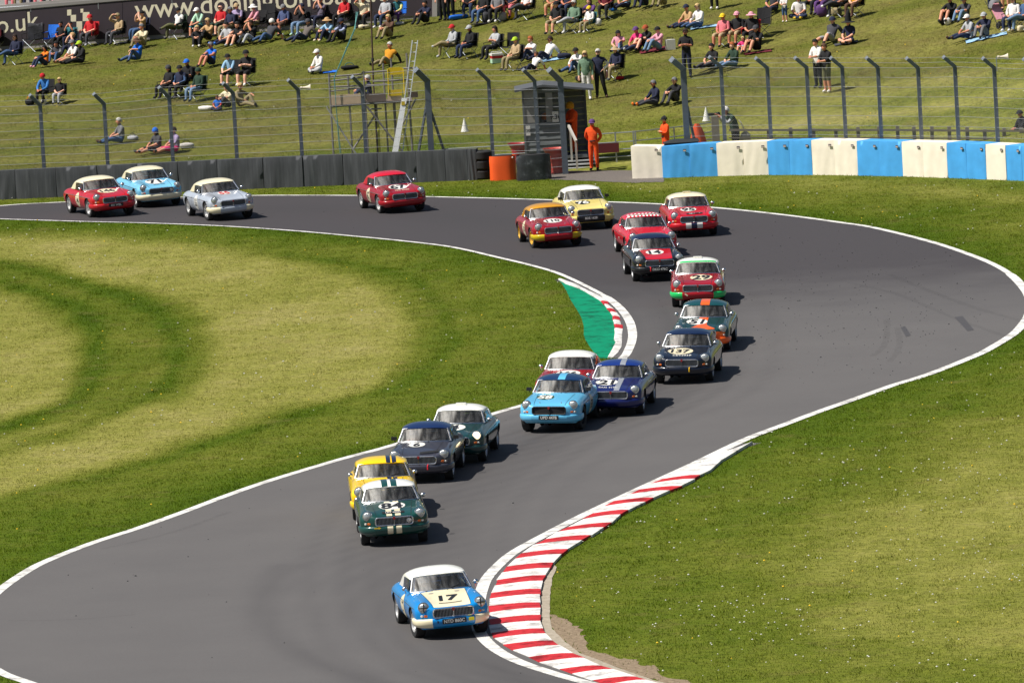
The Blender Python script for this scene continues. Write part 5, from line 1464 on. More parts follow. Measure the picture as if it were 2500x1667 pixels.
for k in range(4):
    M = MB(); M.box(((FR + SR) / 2 + .1, HY + .15 + .02 * k - k * .28, HZ0 - .10 - k * .105), (SR - FR + .25, .27, .04)); hlink(M, 'step', plain((.33, .34, .34), .8))
    M = MB(); M.box(((FR + SR) / 2 + .1, HY + .27 - k * .28, HZ0 - .16 - k * .105), (SR - FR + .23, .02, .075)); hlink(M, 'riser', BLACK)
RAIL = plain((.42, .40, .36), .8)
M = MB(); ra, rb = hp(1255, 770, -.1), hp(1370, 1020, -1.0)
M.beam((ra.x, HY - .08, ra.z), (rb.x, HY - 1.05, rb.z + .05), .07, .09); hlink(M, 'handrail', RAIL)
M = MB(); M.beam((rb.x - .02, HY - 1.02, 0), (rb.x - .02, HY - 1.02, rb.z), .07, .07); hlink(M, 'rail_post', RAIL)
M = MB(); M.beam((ra.x + .05, HY - .12, .2), (ra.x + .05, HY - .12, ra.z), .07, .07); hlink(M, 'rail_post', RAIL)
# white board with the post number, and notice
def sign(name, x0, x1, y0, y1, txt, label, dy):
    a_, b_ = hp(x0, y0, dy), hp(x1, y1, dy); c = (a_ + b_) / 2
    root = empty(name, c); tag(root, label, 'sign')
    w_, h_ = b_.x - a_.x, a_.z - b_.z
    M = MB(); M.box((0, 0, 0), (w_, .012, h_)); M.build('board', WHITE, root)
    for k, t in enumerate(txt):
        v, f = text2d(t, min(h_ / len(txt) * 1.15, w_ * 1.0), .02)
        M = decal(v, f, lambda x, z: (x, -.010, z + h_ * (.5 - (k + .5) / len(txt)))); wrap_material(root, 'lettering', M, INK)
sign('post_number_sign', 622, 695, 770, 912, ['20'], 'white number sign on the left corner of the marshals hut', -.075)
sign('notice_board', 1010, 1112, 562, 712, ['9:30'], 'white notice pinned below the hut window opening', -.06)

# ---- red bins
RED = plain(s2l(178, 24, 34), .5, 0, .2, .12, 6); RED2 = plain(s2l(206, 84, 74), .6, 0, .1, .15, 6)
def bin_(px, py, s, mat, label):
    p = G0(px, py); root = empty('litter_bin', (p.x, p.y, 0)); tag(root, label, 'bin')
    M = MB(); M.lathe([(.001, .02), (.20 * s, .02), (.25 * s, .55 * s), (.27 * s, .62 * s), (.25 * s, .62 * s)], 18); M.build('tub', mat, root, True)
    M = MB(); M.lathe([(.27 * s, .60 * s), (.38 * s, .78 * s), (.36 * s, .78 * s), (.25 * s, .62 * s)], 18); M.build('flared_rim', mat, root, True)
bin_(1268, 404, 1.0, RED, 'dark red flared bin left of the marshals hut')
bin_(1358, 424, 1.12, RED2, 'faded red flared bin between hut and corner post')

# ---- galvanised rail fence behind the standing
GALV = plain((0.40, 0.43, 0.46), .45, .7, 0, .15, 12)
def railing(name, pts, heights, label, mat, rad, postr, posts_at, sec='tube', parts=('rail', 'post')):
    root = empty(name, (pts[0].x, pts[0].y, 0)); tag(root, label, 'fence')
    for h in heights:
        M = MB(); q = [p + Vector((0, 0, h)) for p in pts]
        if sec == 'tube': M.path(q, rad, 6)
        else:
            for a_, b_ in zip(q[:-1], q[1:]): M.beam(a_, b_, rad, rad * 2.4)
        o = M.build(parts[0], mat, root, fix=False); o.location = -root.location
    for p in posts_at:
        M = MB(); M.beam(p - Vector((0, 0, .1)), p + Vector((0, .0, heights[-1] + .03 + (.12 if sec != 'tube' else 0))), postr * 2, postr * 2, (0, 1, 0)); o = M.build(parts[1], mat, root); o.location = -root.location
    return root
Yr = G0(1480, 408).y + .3
rp = [Vector((at(x, 400, Yr + dy).x, Yr + dy, 0)) for x, dy in ((1452, 0), (1550, .1), (1650, 1.0), (1745, 2.2))]
railing('rail_fence', rp, (.30, .55, .80, 1.12), 'galvanised tubular rail fence beside the orange marshals', GALV, .022, .025, [rp[0], rp[0].lerp(rp[1], .55), rp[1], rp[1] + Vector((.07, 0, 0)), rp[2], rp[3]])
lp = [Vector((at(x, 380, Yr + 2.0).x, Yr + 2.0, 0)) for x in (1080, 1200, 1290)]
railing('rail_fence', lp, (.45, .75), 'low galvanised rail behind the hut and the first post', GALV, .02, .02, [lp[0], lp[1], lp[2]])
M = MB(); c = (rp[0] + rp[1]) / 2; M.box((c.x - .2, c.y - .05, .62), (.75, .03, .32)); tag(M.build('red_board', plain((.11, .012, .018), .6)), 'dark red board fixed to the rail fence behind the standing marshal', 'board')

# ---- timber post and wire fence on the right
TIM = plain((0.20, 0.175, 0.14), .9, 0, 0, .25, 14)
Yt = fence_y(2100) + 4.2
tpx = [1876, 1930, 1985, 2041, 2095, 2146, 2190, 2232, 2274, 2317, 2360, 2404, 2450, 2492, 2540]
root = empty('timber_fence', (at(1876, 320, Yt).x, Yt, 0)); tag(root, 'weathered timber post fence behind the blue and cream barrier', 'fence')
for x in tpx:
    p = at(x, 312 + rng.uniform(-4, 4), Yt); M = MB(); M.beam((p.x, Yt, -.1), (p.x + rng.uniform(-.02, .02), Yt, p.z), .12, .11, (0, 1, 0)); o = M.build('post', TIM, root); o.location = -root.location
for py_, r_ in ((318, .035), (337, .022), (349, .03)):
    M = MB(); q = [at(x, py_ + (2 if x > 2300 else 0), Yt - .07) for x in (1780, 1985, 2190, 2404, 2560)]
    for a_, b_ in zip(q[:-1], q[1:]): M.beam(a_, b_, .03, r_ * 2)
    o = M.build('rail', TIM, root, fix=False); o.location = -root.location
p = at(1745, 284, Yr + 1.9); M = MB(); M.beam((p.x, Yr + 1.9, -.1), (p.x, Yr + 1.9, p.z), .26, .26, (0, 1, 0)); tag(M.build('timber_post', TIM), 'stout weathered timber post beside the photographer', 'post')

# ---- cones, draped orange jacket, dark lid
for (cx_, cy_, h_), lab in (((1135, 322, .48), 'white cone on the bank between scaffold and hut'), ((1725, 296, .50), 'white cone above the rail fence near the photographer')):
    p = HG(cx_, cy_); M = MB(); M.lathe([(.14, 0), (.012, h_), (.0005, h_ + .004)], 18); M.lathe([(.001, .0), (.15, 0), (.15, .02), (.12, .025)], 18)
    o = M.build('marker_cone', WHITE, None, True); o.location = p; tag(o, lab, 'cone')
YJ = Yr - .8; p = at(1703, 345, YJ); q = at(1703, 302, YJ)
M = MB(); rows = []
for j in range(8):
    v = j / 7; row = []
    for k in range(14):
        a_ = 2 * math.pi * k / 14; rr = (.05 + .21 * (1 - v) ** .7 * (1 if v < .98 else .3)) * (1 + .22 * math.sin(4 * a_ + 2 * v)); row.append((rr * math.cos(a_) * (1.0 if math.cos(a_) < 0 else 1.2), rr * .5 * math.sin(a_), (q.z - p.z) * v + p.z - .15 * (1 - v)))
    rows.append(row)
M.grid(rows, close=True); o = M.build('hung_jacket', plain(s2l(206, 78, 30), .85, 0, 0, .15, 12), None, 'full'); o.location = (p.x, YJ, 0); tag(o, 'rust orange jacket hung on the rail left of the timber post', 'jacket')
A, B = at(1618, 350, fence_y(1650) - .3), at(1708, 345, fence_y(1690) - .3)
root = empty('wheeled_bin', ((A.x + B.x) / 2, A.y, 0)); tag(root, 'black lidded wheelie bin behind the blue cushions', 'bin')
DG = plain((.02, .024, .026), .5); M = MB(); M.box((0, 0, A.z / 2), (B.x - A.x - .1, .5, A.z)); M.build('tub', DG, root)
M = MB(); w_ = B.x - A.x; M.add([(-w_ / 2, -.32, A.z + .01), (w_ / 2, -.32, A.z + .01), (w_ / 2, .3, A.z + .01), (-w_ / 2, .3, A.z + .01), (-w_ * .2, -.2, A.z + .09), (w_ * .45, -.2, A.z + .09), (w_ * .45, .22, A.z + .1), (-w_ * .2, .22, A.z + .1)], [(0, 1, 5, 4), (1, 2, 6, 5), (2, 3, 7, 6), (3, 0, 4, 7), (4, 5, 6, 7), (3, 2, 1, 0)]); M.build('lid', DG, root)

# ---- scaffold viewing platform
YS = fence_y(920) + 1.6; YB = YS + 1.5
def zs(x, y, Y=None): return at(780 + x * .2169, 60 + y * .2169, Y or YS)
g0 = zs(600, 1450); sc = empty('scaffold_platform', (g0.x, YS, 0)); tag(sc, 'scaffold viewing platform with timber boards behind the belt barrier', 'scaffold')
TUBE = plain((0.26, 0.24, 0.23), .55, .5, 0, .3, 18); YELL = plain((.72, .50, .01), .5, 0, .1, .12, 10); YELG = plain((.55, .52, .02), .5, 0, .1, .12, 10); WOOD = plain((.62, .46, .31), .85, 0, 0, .25, 9); WOODD = plain((.15, .11, .09), .85, 0, 0, .25, 9)
def stube(name, pts, r=.026, mat=TUBE):
    M = MB(); M.path(pts, r * 1.35, 7); o = M.build(name, mat, sc, fix=False); o.location = -sc.location
def gz(p): return Vector((p.x, p.y, float(hill(p.x, p.y)) - .05))
for (xt, yt, Y, m) in ((105, 555, YS, TUBE), (320, 580, YS, TUBE), (495, 525, YS, TUBE), (715, 440, YB, TUBE), (805, 380, YB, TUBE), (640, 900, YB, TUBE), (845, 880, YB, TUBE), (980, 325, YS + .2, TUBE)):
    t = zs(xt, yt, Y); stube('standard', [gz(t), t], .026, m)
for (x0, x1, yb) in ((655, 670, 1430), (1025, 1050, 1400)):
    t = zs(x0, 1060, YB); stube('yellow_prop', [gz(t), t], .035, YELG)
stube('yellow_prop', [zs(950, 1170, YS + .4), gz(zs(1040, 1390, YS + .4))], .03, YELG)
for a_, b_ in (((105, 590), (480, 560)), ((105, 705), (460, 690)), ((105, 755), (470, 715)), ((475, 545), (760, 525)), ((510, 690), (760, 675)), ((600, 645), (950, 625)), ((110, 640), (480, 595)), ((120, 930), (560, 895)), ((520, 885), (1020, 860)), ((560, 955), (700, 948)), ((940, 498), (1090, 488)), ((950, 620), (1010, 618))):
    stube('ledger', [zs(*a_), zs(*b_)], .022)
stube('brace', [zs(80, 930, YS - .1), zs(415, 1465, YS - .1)], .022, plain((.62, .60, .58), .4, .5))
stube('brace', [zs(530, 920), zs(940, 1440)]); stube('brace', [zs(640, 1000, YB), zs(370, 1420, YB)]); stube('brace', [zs(1085, 840), zs(930, 1130)]); stube('brace', [zs(900, 1000, YB), zs(1010, 850, YB)])
for (x0, x1, y0, y1, m, dy) in ((130, 465, 800, 890, WOOD, -.06), (525, 750, 785, 865, WOODD, -.06), (765, 925, 795, 850, WOOD, -.06), (1000, 1110, 765, 820, plain((.33, .21, .15), .85, 0, 0, .2, 9), .1)):
    a_, b_ = zs(x0, y0, YS + dy), zs(x1, y1, YS + dy); M = MB(); M.box(((a_.x + b_.x) / 2, YS + dy, (a_.z + b_.z) / 2), (b_.x - a_.x, .05, a_.z - b_.z)); o = M.build('toe_board', m, sc); o.location = -sc.location
dz = zs(500, 890).z
for k in range(6):
    a_, b_ = zs(115, 890), zs(1040, 860); M = MB(); M.box(((a_.x + b_.x) / 2, YS + .14 + .25 * k, dz - .03), (b_.x - a_.x, .225, .045)); o = M.build('deck_board', WOODD, sc); o.location = -sc.location
# yellow frame leaning on the platform
root = empty('yellow_frame', zs(850, 810, YS - .12)); tag(root, 'yellow metal safety frame standing on the scaffold platform', 'frame')
def yl(M, name, mat=YELL):
    o = M.build(name, mat, root, True); o.location = -root.location
a_, b_ = zs(765, 490, YS - .12), zs(945, 560, YS - .12)
M = MB(); rr_ = rrect((b_.x - a_.x) / 2, b_.z, a_.z, .10, 4); c = (a_.x + b_.x) / 2; M.poly([(x, z, 0) for x, z in rr_]); M.v = [(c + x, YS - .12, z) for x, z, _ in M.v]; M.add([(c + x, YS - .10, z) for x, z in rr_] + [(c + x, YS - .12, z) for x, z in rr_], [(i, (i + 1) % len(rr_), len(rr_) + (i + 1) % len(rr_), len(rr_) + i) for i in range(len(rr_))]); yl(M, 'top_panel')
a2, b2 = zs(780, 740, YS - .12), zs(930, 800, YS - .12); M = MB(); M.box(((a2.x + b2.x) / 2, YS - .11, (a2.z + b2.z) / 2), (b2.x - a2.x, .02, a2.z - b2.z)); yl(M, 'bottom_panel')
for x in (770, 945): M = MB(); M.tube(zs(x, 500, YS - .12), zs(x + 10, 790, YS - .12), .020, 7); yl(M, 'side_tube')
# ladder
AL_ = plain((.66, .69, .71), .5, .2, 0, .1, 12)
root = empty('ladder', zs(850, 1450, YS - .5)); tag(root, 'aluminium ladder leaning against the scaffold platform', 'ladder')
def ll(M, name, mat=AL_):
    o = M.build(name, mat, root); o.location = -root.location
lt, lb = [(1045, 180), (1105, 180)], [(820, 1460), (880, 1460)]
for (xt, yt), (xb, yb) in zip(lt, lb):
    p = zs(xt, yt, YS + .1); q = zs(xb, yb, YS - .55); M = MB(); M.beam(p, Vector((q.x, q.y, 0)), .035, .075, (0, 1, 0)); ll(M, 'stile')
for k in range(15):
    f = .02 + k / 15; p = [zs(*t, YS + .1).lerp(Vector((zs(*b_, YS - .55).x, YS - .55, 0)), f) for t, b_ in zip(lt, lb)]; M = MB(); M.tube(p[0], p[1], .014, 6); ll(M, 'rung')
p = [zs(925, 830, YS - .25), zs(985, 830, YS - .25), zs(882, 1450, YS - .62), zs(815, 1450, YS - .62)]
M = MB(); M.add(p + [q + Vector((0, .02, 0)) for q in p], [(0, 1, 2, 3), (4, 5, 6, 7), (0, 1, 5, 4), (1, 2, 6, 5), (2, 3, 7, 6), (3, 0, 4, 7)]); ll(M, 'climb_guard', plain((.75, .77, .77), .6, .0, 0, .1, 12))
c = zs(942, 890, YS - .30); M = MB(); M.box((c.x, c.y - .012, c.z), (.12, .012, .13)); ll(M, 'warning_sticker', YELL)
# mast with rope
mt_, mb_ = at(903, -60, YB), zs(605, 620, YB)
root = empty('mast', gz(mb_)); tag(root, 'tall rusty mast rising from the scaffold platform', 'mast')
M = MB(); M.tube(mt_, mb_, .030, 8); M.tube(mb_, gz(mb_), .026, 8); o = M.build('pole', plain((.075, .04, .03), .8, 0, 0, .3, 14), root, fix=False); o.location = -root.location
c = zs(598, 400, YB); M = MB(); M.tube(c + Vector((0, 0, -.06)), c + Vector((0, 0, .06)), .05, 8); o = M.build('clamp', DARK, root); o.location = -root.location
TEAL = plain((.10, .30, .28), .8)
for k, off in enumerate((0, 10)):
    M = MB(); M.path([at(870 + off * .4, 30, YB - .3), zs(400 - off, 60, YS - .2), zs(170 - off * .6, 600, YS - .15), zs(185, 900, YS - .15), zs(215 + off, 1300, YS - .15), zs(232 + off, 1450, YS - .15)], .012, 5)
    tag(M.build('rope', TEAL, fix=False), ('teal rope hanging from the mast to the ground, outer strand', 'teal rope hanging from the mast to the ground, inner strand')[k], 'rope')

# ---- printed retaining wall and stand behind
BWL = HG(-120, 133); BWR = HG(1062, 41)
bd = (BWR - BWL); bd.z = 0; BL = bd.length; bd.normalize(); bn_ = Vector((bd.y, -bd.x, 0))
if bn_.y > 0: bn_ = -bn_
def bw(px, py, off=0.0):
    """point of the wall face seen through a pixel, pushed out by off"""
    d = ray(px, py); t = (BWL - CAM).dot(bn_) / d.dot(bn_); return CAM + d * t + bn_ * off
root = empty('banner_wall', BWL); tag(root, 'long dark printed retaining wall with white web address lettering behind the crowd', 'wall')
def bl(M, name, mat, smooth=False, fix=True):
    o = M.build(name, mat, root, smooth, fix); o.location = -root.location; return o
WALLD = plain(s2l(52, 43, 50), .8, 0, 0, .22, 2.5); WALLG = plain((.30, .28, .27), .85, 0, 0, .15, 2)
zb0, zb1 = BWL.z - .4, bw(-120, 34).z
def wall_quad(pxa, ya0, ya1, pxb, yb0, yb1, off, th, name, mat):
    q = [bw(pxa, ya0, off), bw(pxb, yb0, off), bw(pxb, yb1, off), bw(pxa, ya1, off)]; M = MB()
    M.add(q + [p - bn_ * th for p in q], [(0, 1, 2, 3), (7, 6, 5, 4), (0, 1, 5, 4), (1, 2, 6, 5), (2, 3, 7, 6), (3, 0, 4, 7)]); bl(M, name, mat)
seams = [-120, 66, 300, 520, 780, 1062]
for xa, xb in zip(seams[:-1], seams[1:]):
    lo = lambda x: 114 - 0.0735 * x; hi = lambda x: 30 - 0.088 * x
    wall_quad(xa + .6, lo(xa), hi(xa), xb - .6, lo(xb), hi(xb), .03, .05, 'banner_panel', WALLD)
wall_quad(-120, 160, 24, 1062, 75, -80, 0, .35, 'concrete_wall', WALLG)
wall_quad(-120, 26 + 12, 26 + 5, 1062, -64, -72, .06, .45, 'coping', plain((.22, .21, .20), .8))
wall_quad(1056, 66, -72, 1068, 62, -72, .06, .4, 'end_pier', WALLG)
def wtext(s, px_a, px_b, py_a, py_b):
    """lettering whose first and last marks fall at the two pixels; py = baseline"""
    A, B = bw(px_a, py_a, .035), bw(px_b, py_b, .035); t = (B - A); Lw = t.length; t.normalize(); up = Vector((0, 0, 1))
    v, f = text2d(s, 1.0, .006)
    x0, x1 = min(p[0] for p in v), max(p[0] for p in v); k = Lw / (x1 - x0)
    ybase = min(p[1] for p in text2d('x', 1.0, .006)[0]); full_ = text2d(s, 1.0, .006)[0]
    desc = .0 if not any(ch in s for ch in 'pgj') else -0.20
    y0 = min(p[1] for p in v) - desc
    wrap = decal(v, f, lambda x, y: A + t * ((x - x0) * k) + up * ((y - y0) * k)); o = wrap_material(root, 'lettering', wrap, CREAM); o.location = -root.location
wtext('www.donington-park.co', 331, 985, 50, 2)
wtext('co.uk', -32, 97, 88, 71)
for (x0, x1, y0, y1) in ((1210, 1285, 180, 285), (1450, 1500, 165, 235), (1275, 1370, 275, 395), (1490, 1610, 225, 385), (1378, 1480, 390, 565)):
    s = .13605; q = [bw(x0 * s, y1 * s, .036), bw(x1 * s, (y1 - 5) * s, .036), bw(x1 * s, (y0 - 5) * s, .036), bw(x0 * s, y0 * s, .036)]
    M = MB(); M.add(q, [(0, 1, 2, 3)]); bl(M, 'flag_square', CREAM, fix=False)
# terrace and railing of the stand
tz = bw(60, 24).z
a_, b_ = bw(-140, 25, -.15), bw(330, -6, -.15); M = MB(); M.add([(a_.x, a_.y, tz - .05), (b_.x, b_.y, tz - .05), (b_.x + bd.y * -6, b_.y + 6, tz + .9), (a_.x, a_.y + 6, tz + .9)], [(0, 1, 2, 3)])
tag(M.build('stand_terrace', plain((.2, .19, .18), .9)), kind='structure')
TER = (a_.copy(), tz)
rpts = [bw(x, 20 - .062 * x, .02) for x in (-120, 75, 240, 420)]
root2 = empty('hand_rail', rpts[0]); tag(root2, 'galvanised hand rail along the top of the printed wall', 'railing')
M = MB(); M.path(rpts, .024, 7); o = M.build('rail', GALV, root2, fix=False); o.location = -root2.location
for p in rpts: M = MB(); M.tube(p, Vector((p.x, p.y, tz - .1)), .022, 6); o = M.build('post', GALV, root2); o.location = -root2.location
# ================================================================ PEOPLE
# a pose = joints of one continuous body (facing -Y, left side of the body = +X)
def mirror(j):
    out = {}
    for k, v in j.items():
        if k.endswith('.'):
            a = k[:-1]; out[a + 'L'] = v; out[a + 'R'] = (-v[0], v[1], v[2])
        else: out[k] = v
    return out
RAD = dict(pel=.178, waist=.168, chest=.186, neck=.062, chin=.072, head=.104, crown=.080, sho=.086, elb=.060, wri=.042, palm=.040, hip=.118, knee=.080, ank=.056, toe=.050)
def body_mesh(name, J, slim=1.0):
    J = mirror(J); keys = list(J); ids = {k: i for i, k in enumerate(keys)}
    verts = [Vector(J[k]) for k in keys]; edges = []; reg = []
    def rad(k): return RAD[k.rstrip('LR')] if k.rstrip('LR') in RAD else .009
    def e(a, b, r): edges.append((ids[a], ids[b])); reg.append(r)
    e('pel', 'waist', 'shirt'); e('waist', 'chest', 'shirt'); e('chest', 'neck', 'shirt'); e('neck', 'chin', 'skin'); e('chin', 'head', 'skin'); e('head', 'crown', 'skin')
    radii = [rad(k) for k in keys]
    for s in 'LR':
        e('chest', 'sho' + s, 'shirt'); e('sho' + s, 'elb' + s, 'upper'); e('elb' + s, 'wri' + s, 'sleeve'); e('wri' + s, 'palm' + s, 'skin')
        e('pel', 'hip' + s, 'legs'); e('hip' + s, 'knee' + s, 'legs'); e('knee' + s, 'ank' + s, 'shin'); e('ank' + s, 'toe' + s, 'shoe')
        # fingers and thumb leave the palm
        w, p, el = Vector(J['wri' + s]), Vector(J['palm' + s]), Vector(J['elb' + s])
        d = (p - w).normalized(); side = d.cross(Vector((0, 0, 1)))
        if side.length < .1: side = Vector((1, 0, 0))
        side.normalize(); dn = side.cross(d)
        for k, (o, ln_) in enumerate(((-.030, .075), (-.010, .088), (.011, .082), (.030, .066))):
            a = p + side * o + d * .045; b_ = a + d * ln_ * .55 - dn * .01; c = b_ + d * ln_ * .4 - dn * .03
            i0 = len(verts); verts.extend([a, b_, c]); radii.extend([.010, .009, .008])
            edges.extend([(ids['palm' + s], i0), (i0, i0 + 1), (i0 + 1, i0 + 2)]); reg.extend(['skin'] * 3)
        a = w.lerp(p, .5) + side * .045 * (1 if s == 'L' else -1); b_ = a + d * .045
        i0 = len(verts); verts.extend([a, b_]); radii.extend([.011, .009]); edges.extend([(ids['palm' + s], i0), (i0, i0 + 1)]); reg.extend(['skin'] * 2)
    me = bpy.data.meshes.new(name); me.from_pydata(verts, edges, []); me.update()
    def mods(o):
        m = o.modifiers.new('skin', 'SKIN'); m.use_smooth_shade = True; m.branch_smoothing = 0.35
        sv = me.skin_vertices[0].data
        for i in range(len(verts)): sv[i].radius = (radii[i] * slim, radii[i] * slim * (0.86 if i < len(keys) and keys[i] in ('chest', 'waist', 'pel') else 1)); sv[i].use_root = (i == ids['pel'])
        s = o.modifiers.new('sub', 'SUBSURF'); s.levels = 1; s.render_levels = 1
    r = eval_mesh(me, mods)
    segs = [(verts[a], verts[b_], (radii[a] + radii[b_]) / 2, reg[i]) for i, (a, b_) in enumerate(edges)]
    SL = ['skin', 'shirt', 'upper', 'sleeve', 'legs', 'shin', 'shoe']
    r.materials.clear()
    for _ in SL: r.materials.append(None)
    for p in r.polygons:
        best, br = 1e9, 'shirt'
        for a, b_, rr, g in segs:
            d = b_ - a; t = max(0, min(1, (p.center - a).dot(d) / max(d.length_squared, 1e-9))); q = (p.center - a - d * t).length - rr
            if q < best: best, br = q, g
        p.material_index = SL.index(br); p.use_smooth = True
    # nose
    r.name = name
    return r, Vector(J['head']), Vector(J['crown']) - Vector(J['head'])

STAND = {'pel': (0, 0, .96), 'waist': (0, 0, 1.12), 'chest': (0, .01, 1.34), 'neck': (0, .0, 1.50), 'chin': (0, -.025, 1.575), 'head': (0, -.015, 1.655), 'crown': (0, 0, 1.72), 'sho.': (.19, .01, 1.42), 'elb.': (.24, .03, 1.14), 'wri.': (.25, -.06, .90), 'palm.': (.25, -.09, .83), 'hip.': (.085, 0, .90), 'knee.': (.10, -.02, .50), 'ank.': (.11, .02, .09), 'toe.': (.125, -.13, .045)}
def P(base, **kw):
    j = dict(base)
    for k, v in kw.items():
        k = k.replace('_', '.') if k.endswith('_') else k
        if k.endswith('L') or k.endswith('R'):
            b_ = k[:-1] + '.'
            if b_ in j:
                o = j.pop(b_); j[k[:-1] + 'L'] = o; j[k[:-1] + 'R'] = (-o[0], o[1], o[2])
        j[k] = v
    return j
CHAIR = {'pel': (0, .02, .46), 'waist': (0, .07, .60), 'chest': (0, .12, .82), 'neck': (0, .12, .97), 'chin': (0, .07, 1.04), 'head': (0, .07, 1.12), 'crown': (0, .085, 1.185), 'sho.': (.19, .12, .90), 'elb.': (.25, .04, .64), 'wri.': (.14, -.16, .58), 'palm.': (.08, -.22, .57), 'hip.': (.095, 0, .45), 'knee.': (.14, -.42, .48), 'ank.': (.13, -.46, .10), 'toe.': (.15, -.60, .045)}
GROUND = {'pel': (0, 0, .15), 'waist': (0, .04, .29), 'chest': (0, .04, .50), 'neck': (0, .01, .65), 'chin': (0, -.04, .72), 'head': (0, -.04, .80), 'crown': (0, -.025, .865), 'sho.': (.19, .03, .58), 'elb.': (.26, -.10, .36), 'wri.': (.16, -.28, .30), 'palm.': (.10, -.33, .28), 'hip.': (.095, -.02, .13), 'knee.': (.14, -.42, .20), 'ank.': (.14, -.80, .09), 'toe.': (.16, -.86, .20)}
POSES = {
 'stand': STAND,
 'fold': P(STAND, elb_=(.26, -.06, 1.16), wri_=(.06, -.20, 1.20), palm_=(-.02, -.21, 1.22)),
 'hips': P(STAND, elbL=(.34, .06, 1.20), wriL=(.19, -.03, 1.04), palmL=(.14, -.07, 1.02), kneeL=(.14, -.03, .5), ankL=(.22, .02, .09), toeL=(.25, -.12, .045)),
 'back': P(STAND, elb_=(.27, .10, 1.16), wri_=(.12, .17, .98), palm_=(.04, .17, .96)),
 'look': P(STAND, elb_=(.20, -.14, 1.16), wri_=(.08, -.30, 1.14), palm_=(.03, -.35, 1.14), chin=(0, -.08, 1.55), head=(0, -.08, 1.635)),
 'photo': P(STAND, chest=(0, -.10, 1.30), waist=(0, -.04, 1.10), neck=(0, -.20, 1.43), chin=(0, -.29, 1.47), head=(0, -.29, 1.55), crown=(0, -.28, 1.62), sho_=(.19, -.11, 1.38), elb_=(.20, -.30, 1.18), wri_=(.07, -.47, 1.38), palm_=(.04, -.52, 1.43)),
 'chair': CHAIR,
 'chairfold': P(CHAIR, elb_=(.25, -.02, .68), wri_=(.06, -.13, .72), palm_=(-.02, -.14, .74)),
 'chairlook': P(CHAIR, elb_=(.24, -.10, .78), wri_=(.10, -.14, 1.02), palm_=(.05, -.10, 1.10)),
 'chairshade': P(CHAIR, elbR=(-.30, -.10, .98), wriR=(-.12, -.10, 1.17), palmR=(-.04, -.09, 1.19)),
 'chaircross': P(CHAIR, kneeL=(-.02, -.42, .60), ankL=(-.26, -.58, .46), toeL=(-.36, -.66, .44)),
 'chairlean': P(CHAIR, chest=(0, -.04, .80), waist=(0, 0, .6), neck=(0, -.10, .95), chin=(0, -.16, 1.0), head=(0, -.17, 1.08), crown=(0, -.16, 1.145), sho_=(.19, -.05, .88), elb_=(.22, -.24, .64), wri_=(.10, -.42, .56), palm_=(.06, -.48, .55)),
 'legs': GROUND,
 'knees': P(GROUND, knee_=(.13, -.36, .46), ank_=(.13, -.58, .09), toe_=(.14, -.70, .05), elb_=(.25, -.18, .44), wri_=(.12, -.40, .44), palm_=(.05, -.45, .43)),
 'kneelook': P(GROUND, knee_=(.16, -.36, .40), ank_=(.16, -.58, .09), toe_=(.17, -.70, .05), elb_=(.24, -.20, .50), wri_=(.10, -.22, .72), palm_=(.05, -.17, .79)),
 'recline': P(GROUND, waist=(0, .10, .28), chest=(0, .22, .46), neck=(0, .24, .61), chin=(0, .19, .68), head=(0, .20, .76), crown=(0, .22, .825), sho_=(.19, .22, .54), elb_=(.28, .38, .30), wri_=(.30, .46, .08), palm_=(.31, .44, .04), kneeL=(.13, -.34, .36), ankL=(.13, -.60, .09), toeL=(.15, -.72, .05)),
 'cross': P(GROUND, knee_=(.34, -.24, .16), ank_=(-.05, -.36, .09), toe_=(-.16, -.38, .08), elb_=(.25, -.06, .36), wri_=(.14, -.24, .26), palm_=(.08, -.29, .24)),
 'oneknee': P(GROUND, kneeL=(.14, -.34, .46), ankL=(.13, -.56, .09), toeL=(.14, -.68, .05), elbL=(.26, -.14, .46), wriL=(.17, -.38, .50), palmL=(.15, -.45, .48)),
 'drive': P(CHAIR, elb_=(.24, -.10, .70), wri_=(.15, -.34, .80), palm_=(.13, -.40, .81), knee_=(.12, -.42, .42), ank_=(.10, -.75, .20), toe_=(.10, -.84, .26)),
}
BM = {k: body_mesh('person_' + k, j) for k, j in POSES.items()}

# ---- hair, hats, glasses (built round the head's centre, facing -Y)
def cap_shape(r0, cut, back=0.0, n=14, m=6):
    M = MB(); rows = []
    for j in range(m + 1):
        t = j / m * cut
        rows.append([(r0[0] * math.sin(t) * math.cos(2 * math.pi * i / n), r0[1] * math.sin(t) * math.sin(2 * math.pi * i / n) + back, r0[2] * math.cos(t)) for i in range(n)])
    M.grid(rows, close=True); return M
def hairM(long=0):
    M = MB(); rows = []; n = 16
    for j in range(8):
        row = []
        for i in range(n):
            a = 2 * math.pi * i / n; back = math.sin(a)                     # +1 = back of the head
            lim = 1.15 + 0.95 * max(0, back) + .25 * (abs(math.cos(a)) > .7)
            t = lim * j / 7
            z = .128 * math.cos(t); r_ = math.sin(t)
            if long and back > -.3 and j > 4: z -= long * (j - 4) / 3 * (0.6 + .4 * back)
            row.append((.106 * r_ * math.cos(a), .118 * r_ * back + .012, z + .012))
        rows.append(row)
    M.grid(rows, close=True); return M
HATS = {'short': hairM().mesh('hair', [BLACK], 'full'), 'long': hairM(.20).mesh('hair', [BLACK], 'full')}
M = cap_shape((.115, .122, .125), 1.62); M.grid([[(x, -.10 - d * (1 - (x / .11) ** 2), .012 - d * .25) for x in (-.095, -.05, 0, .05, .095)] for d in (0, .04, .085)]); HATS['cap'] = M.mesh('cap', [BLACK], True)
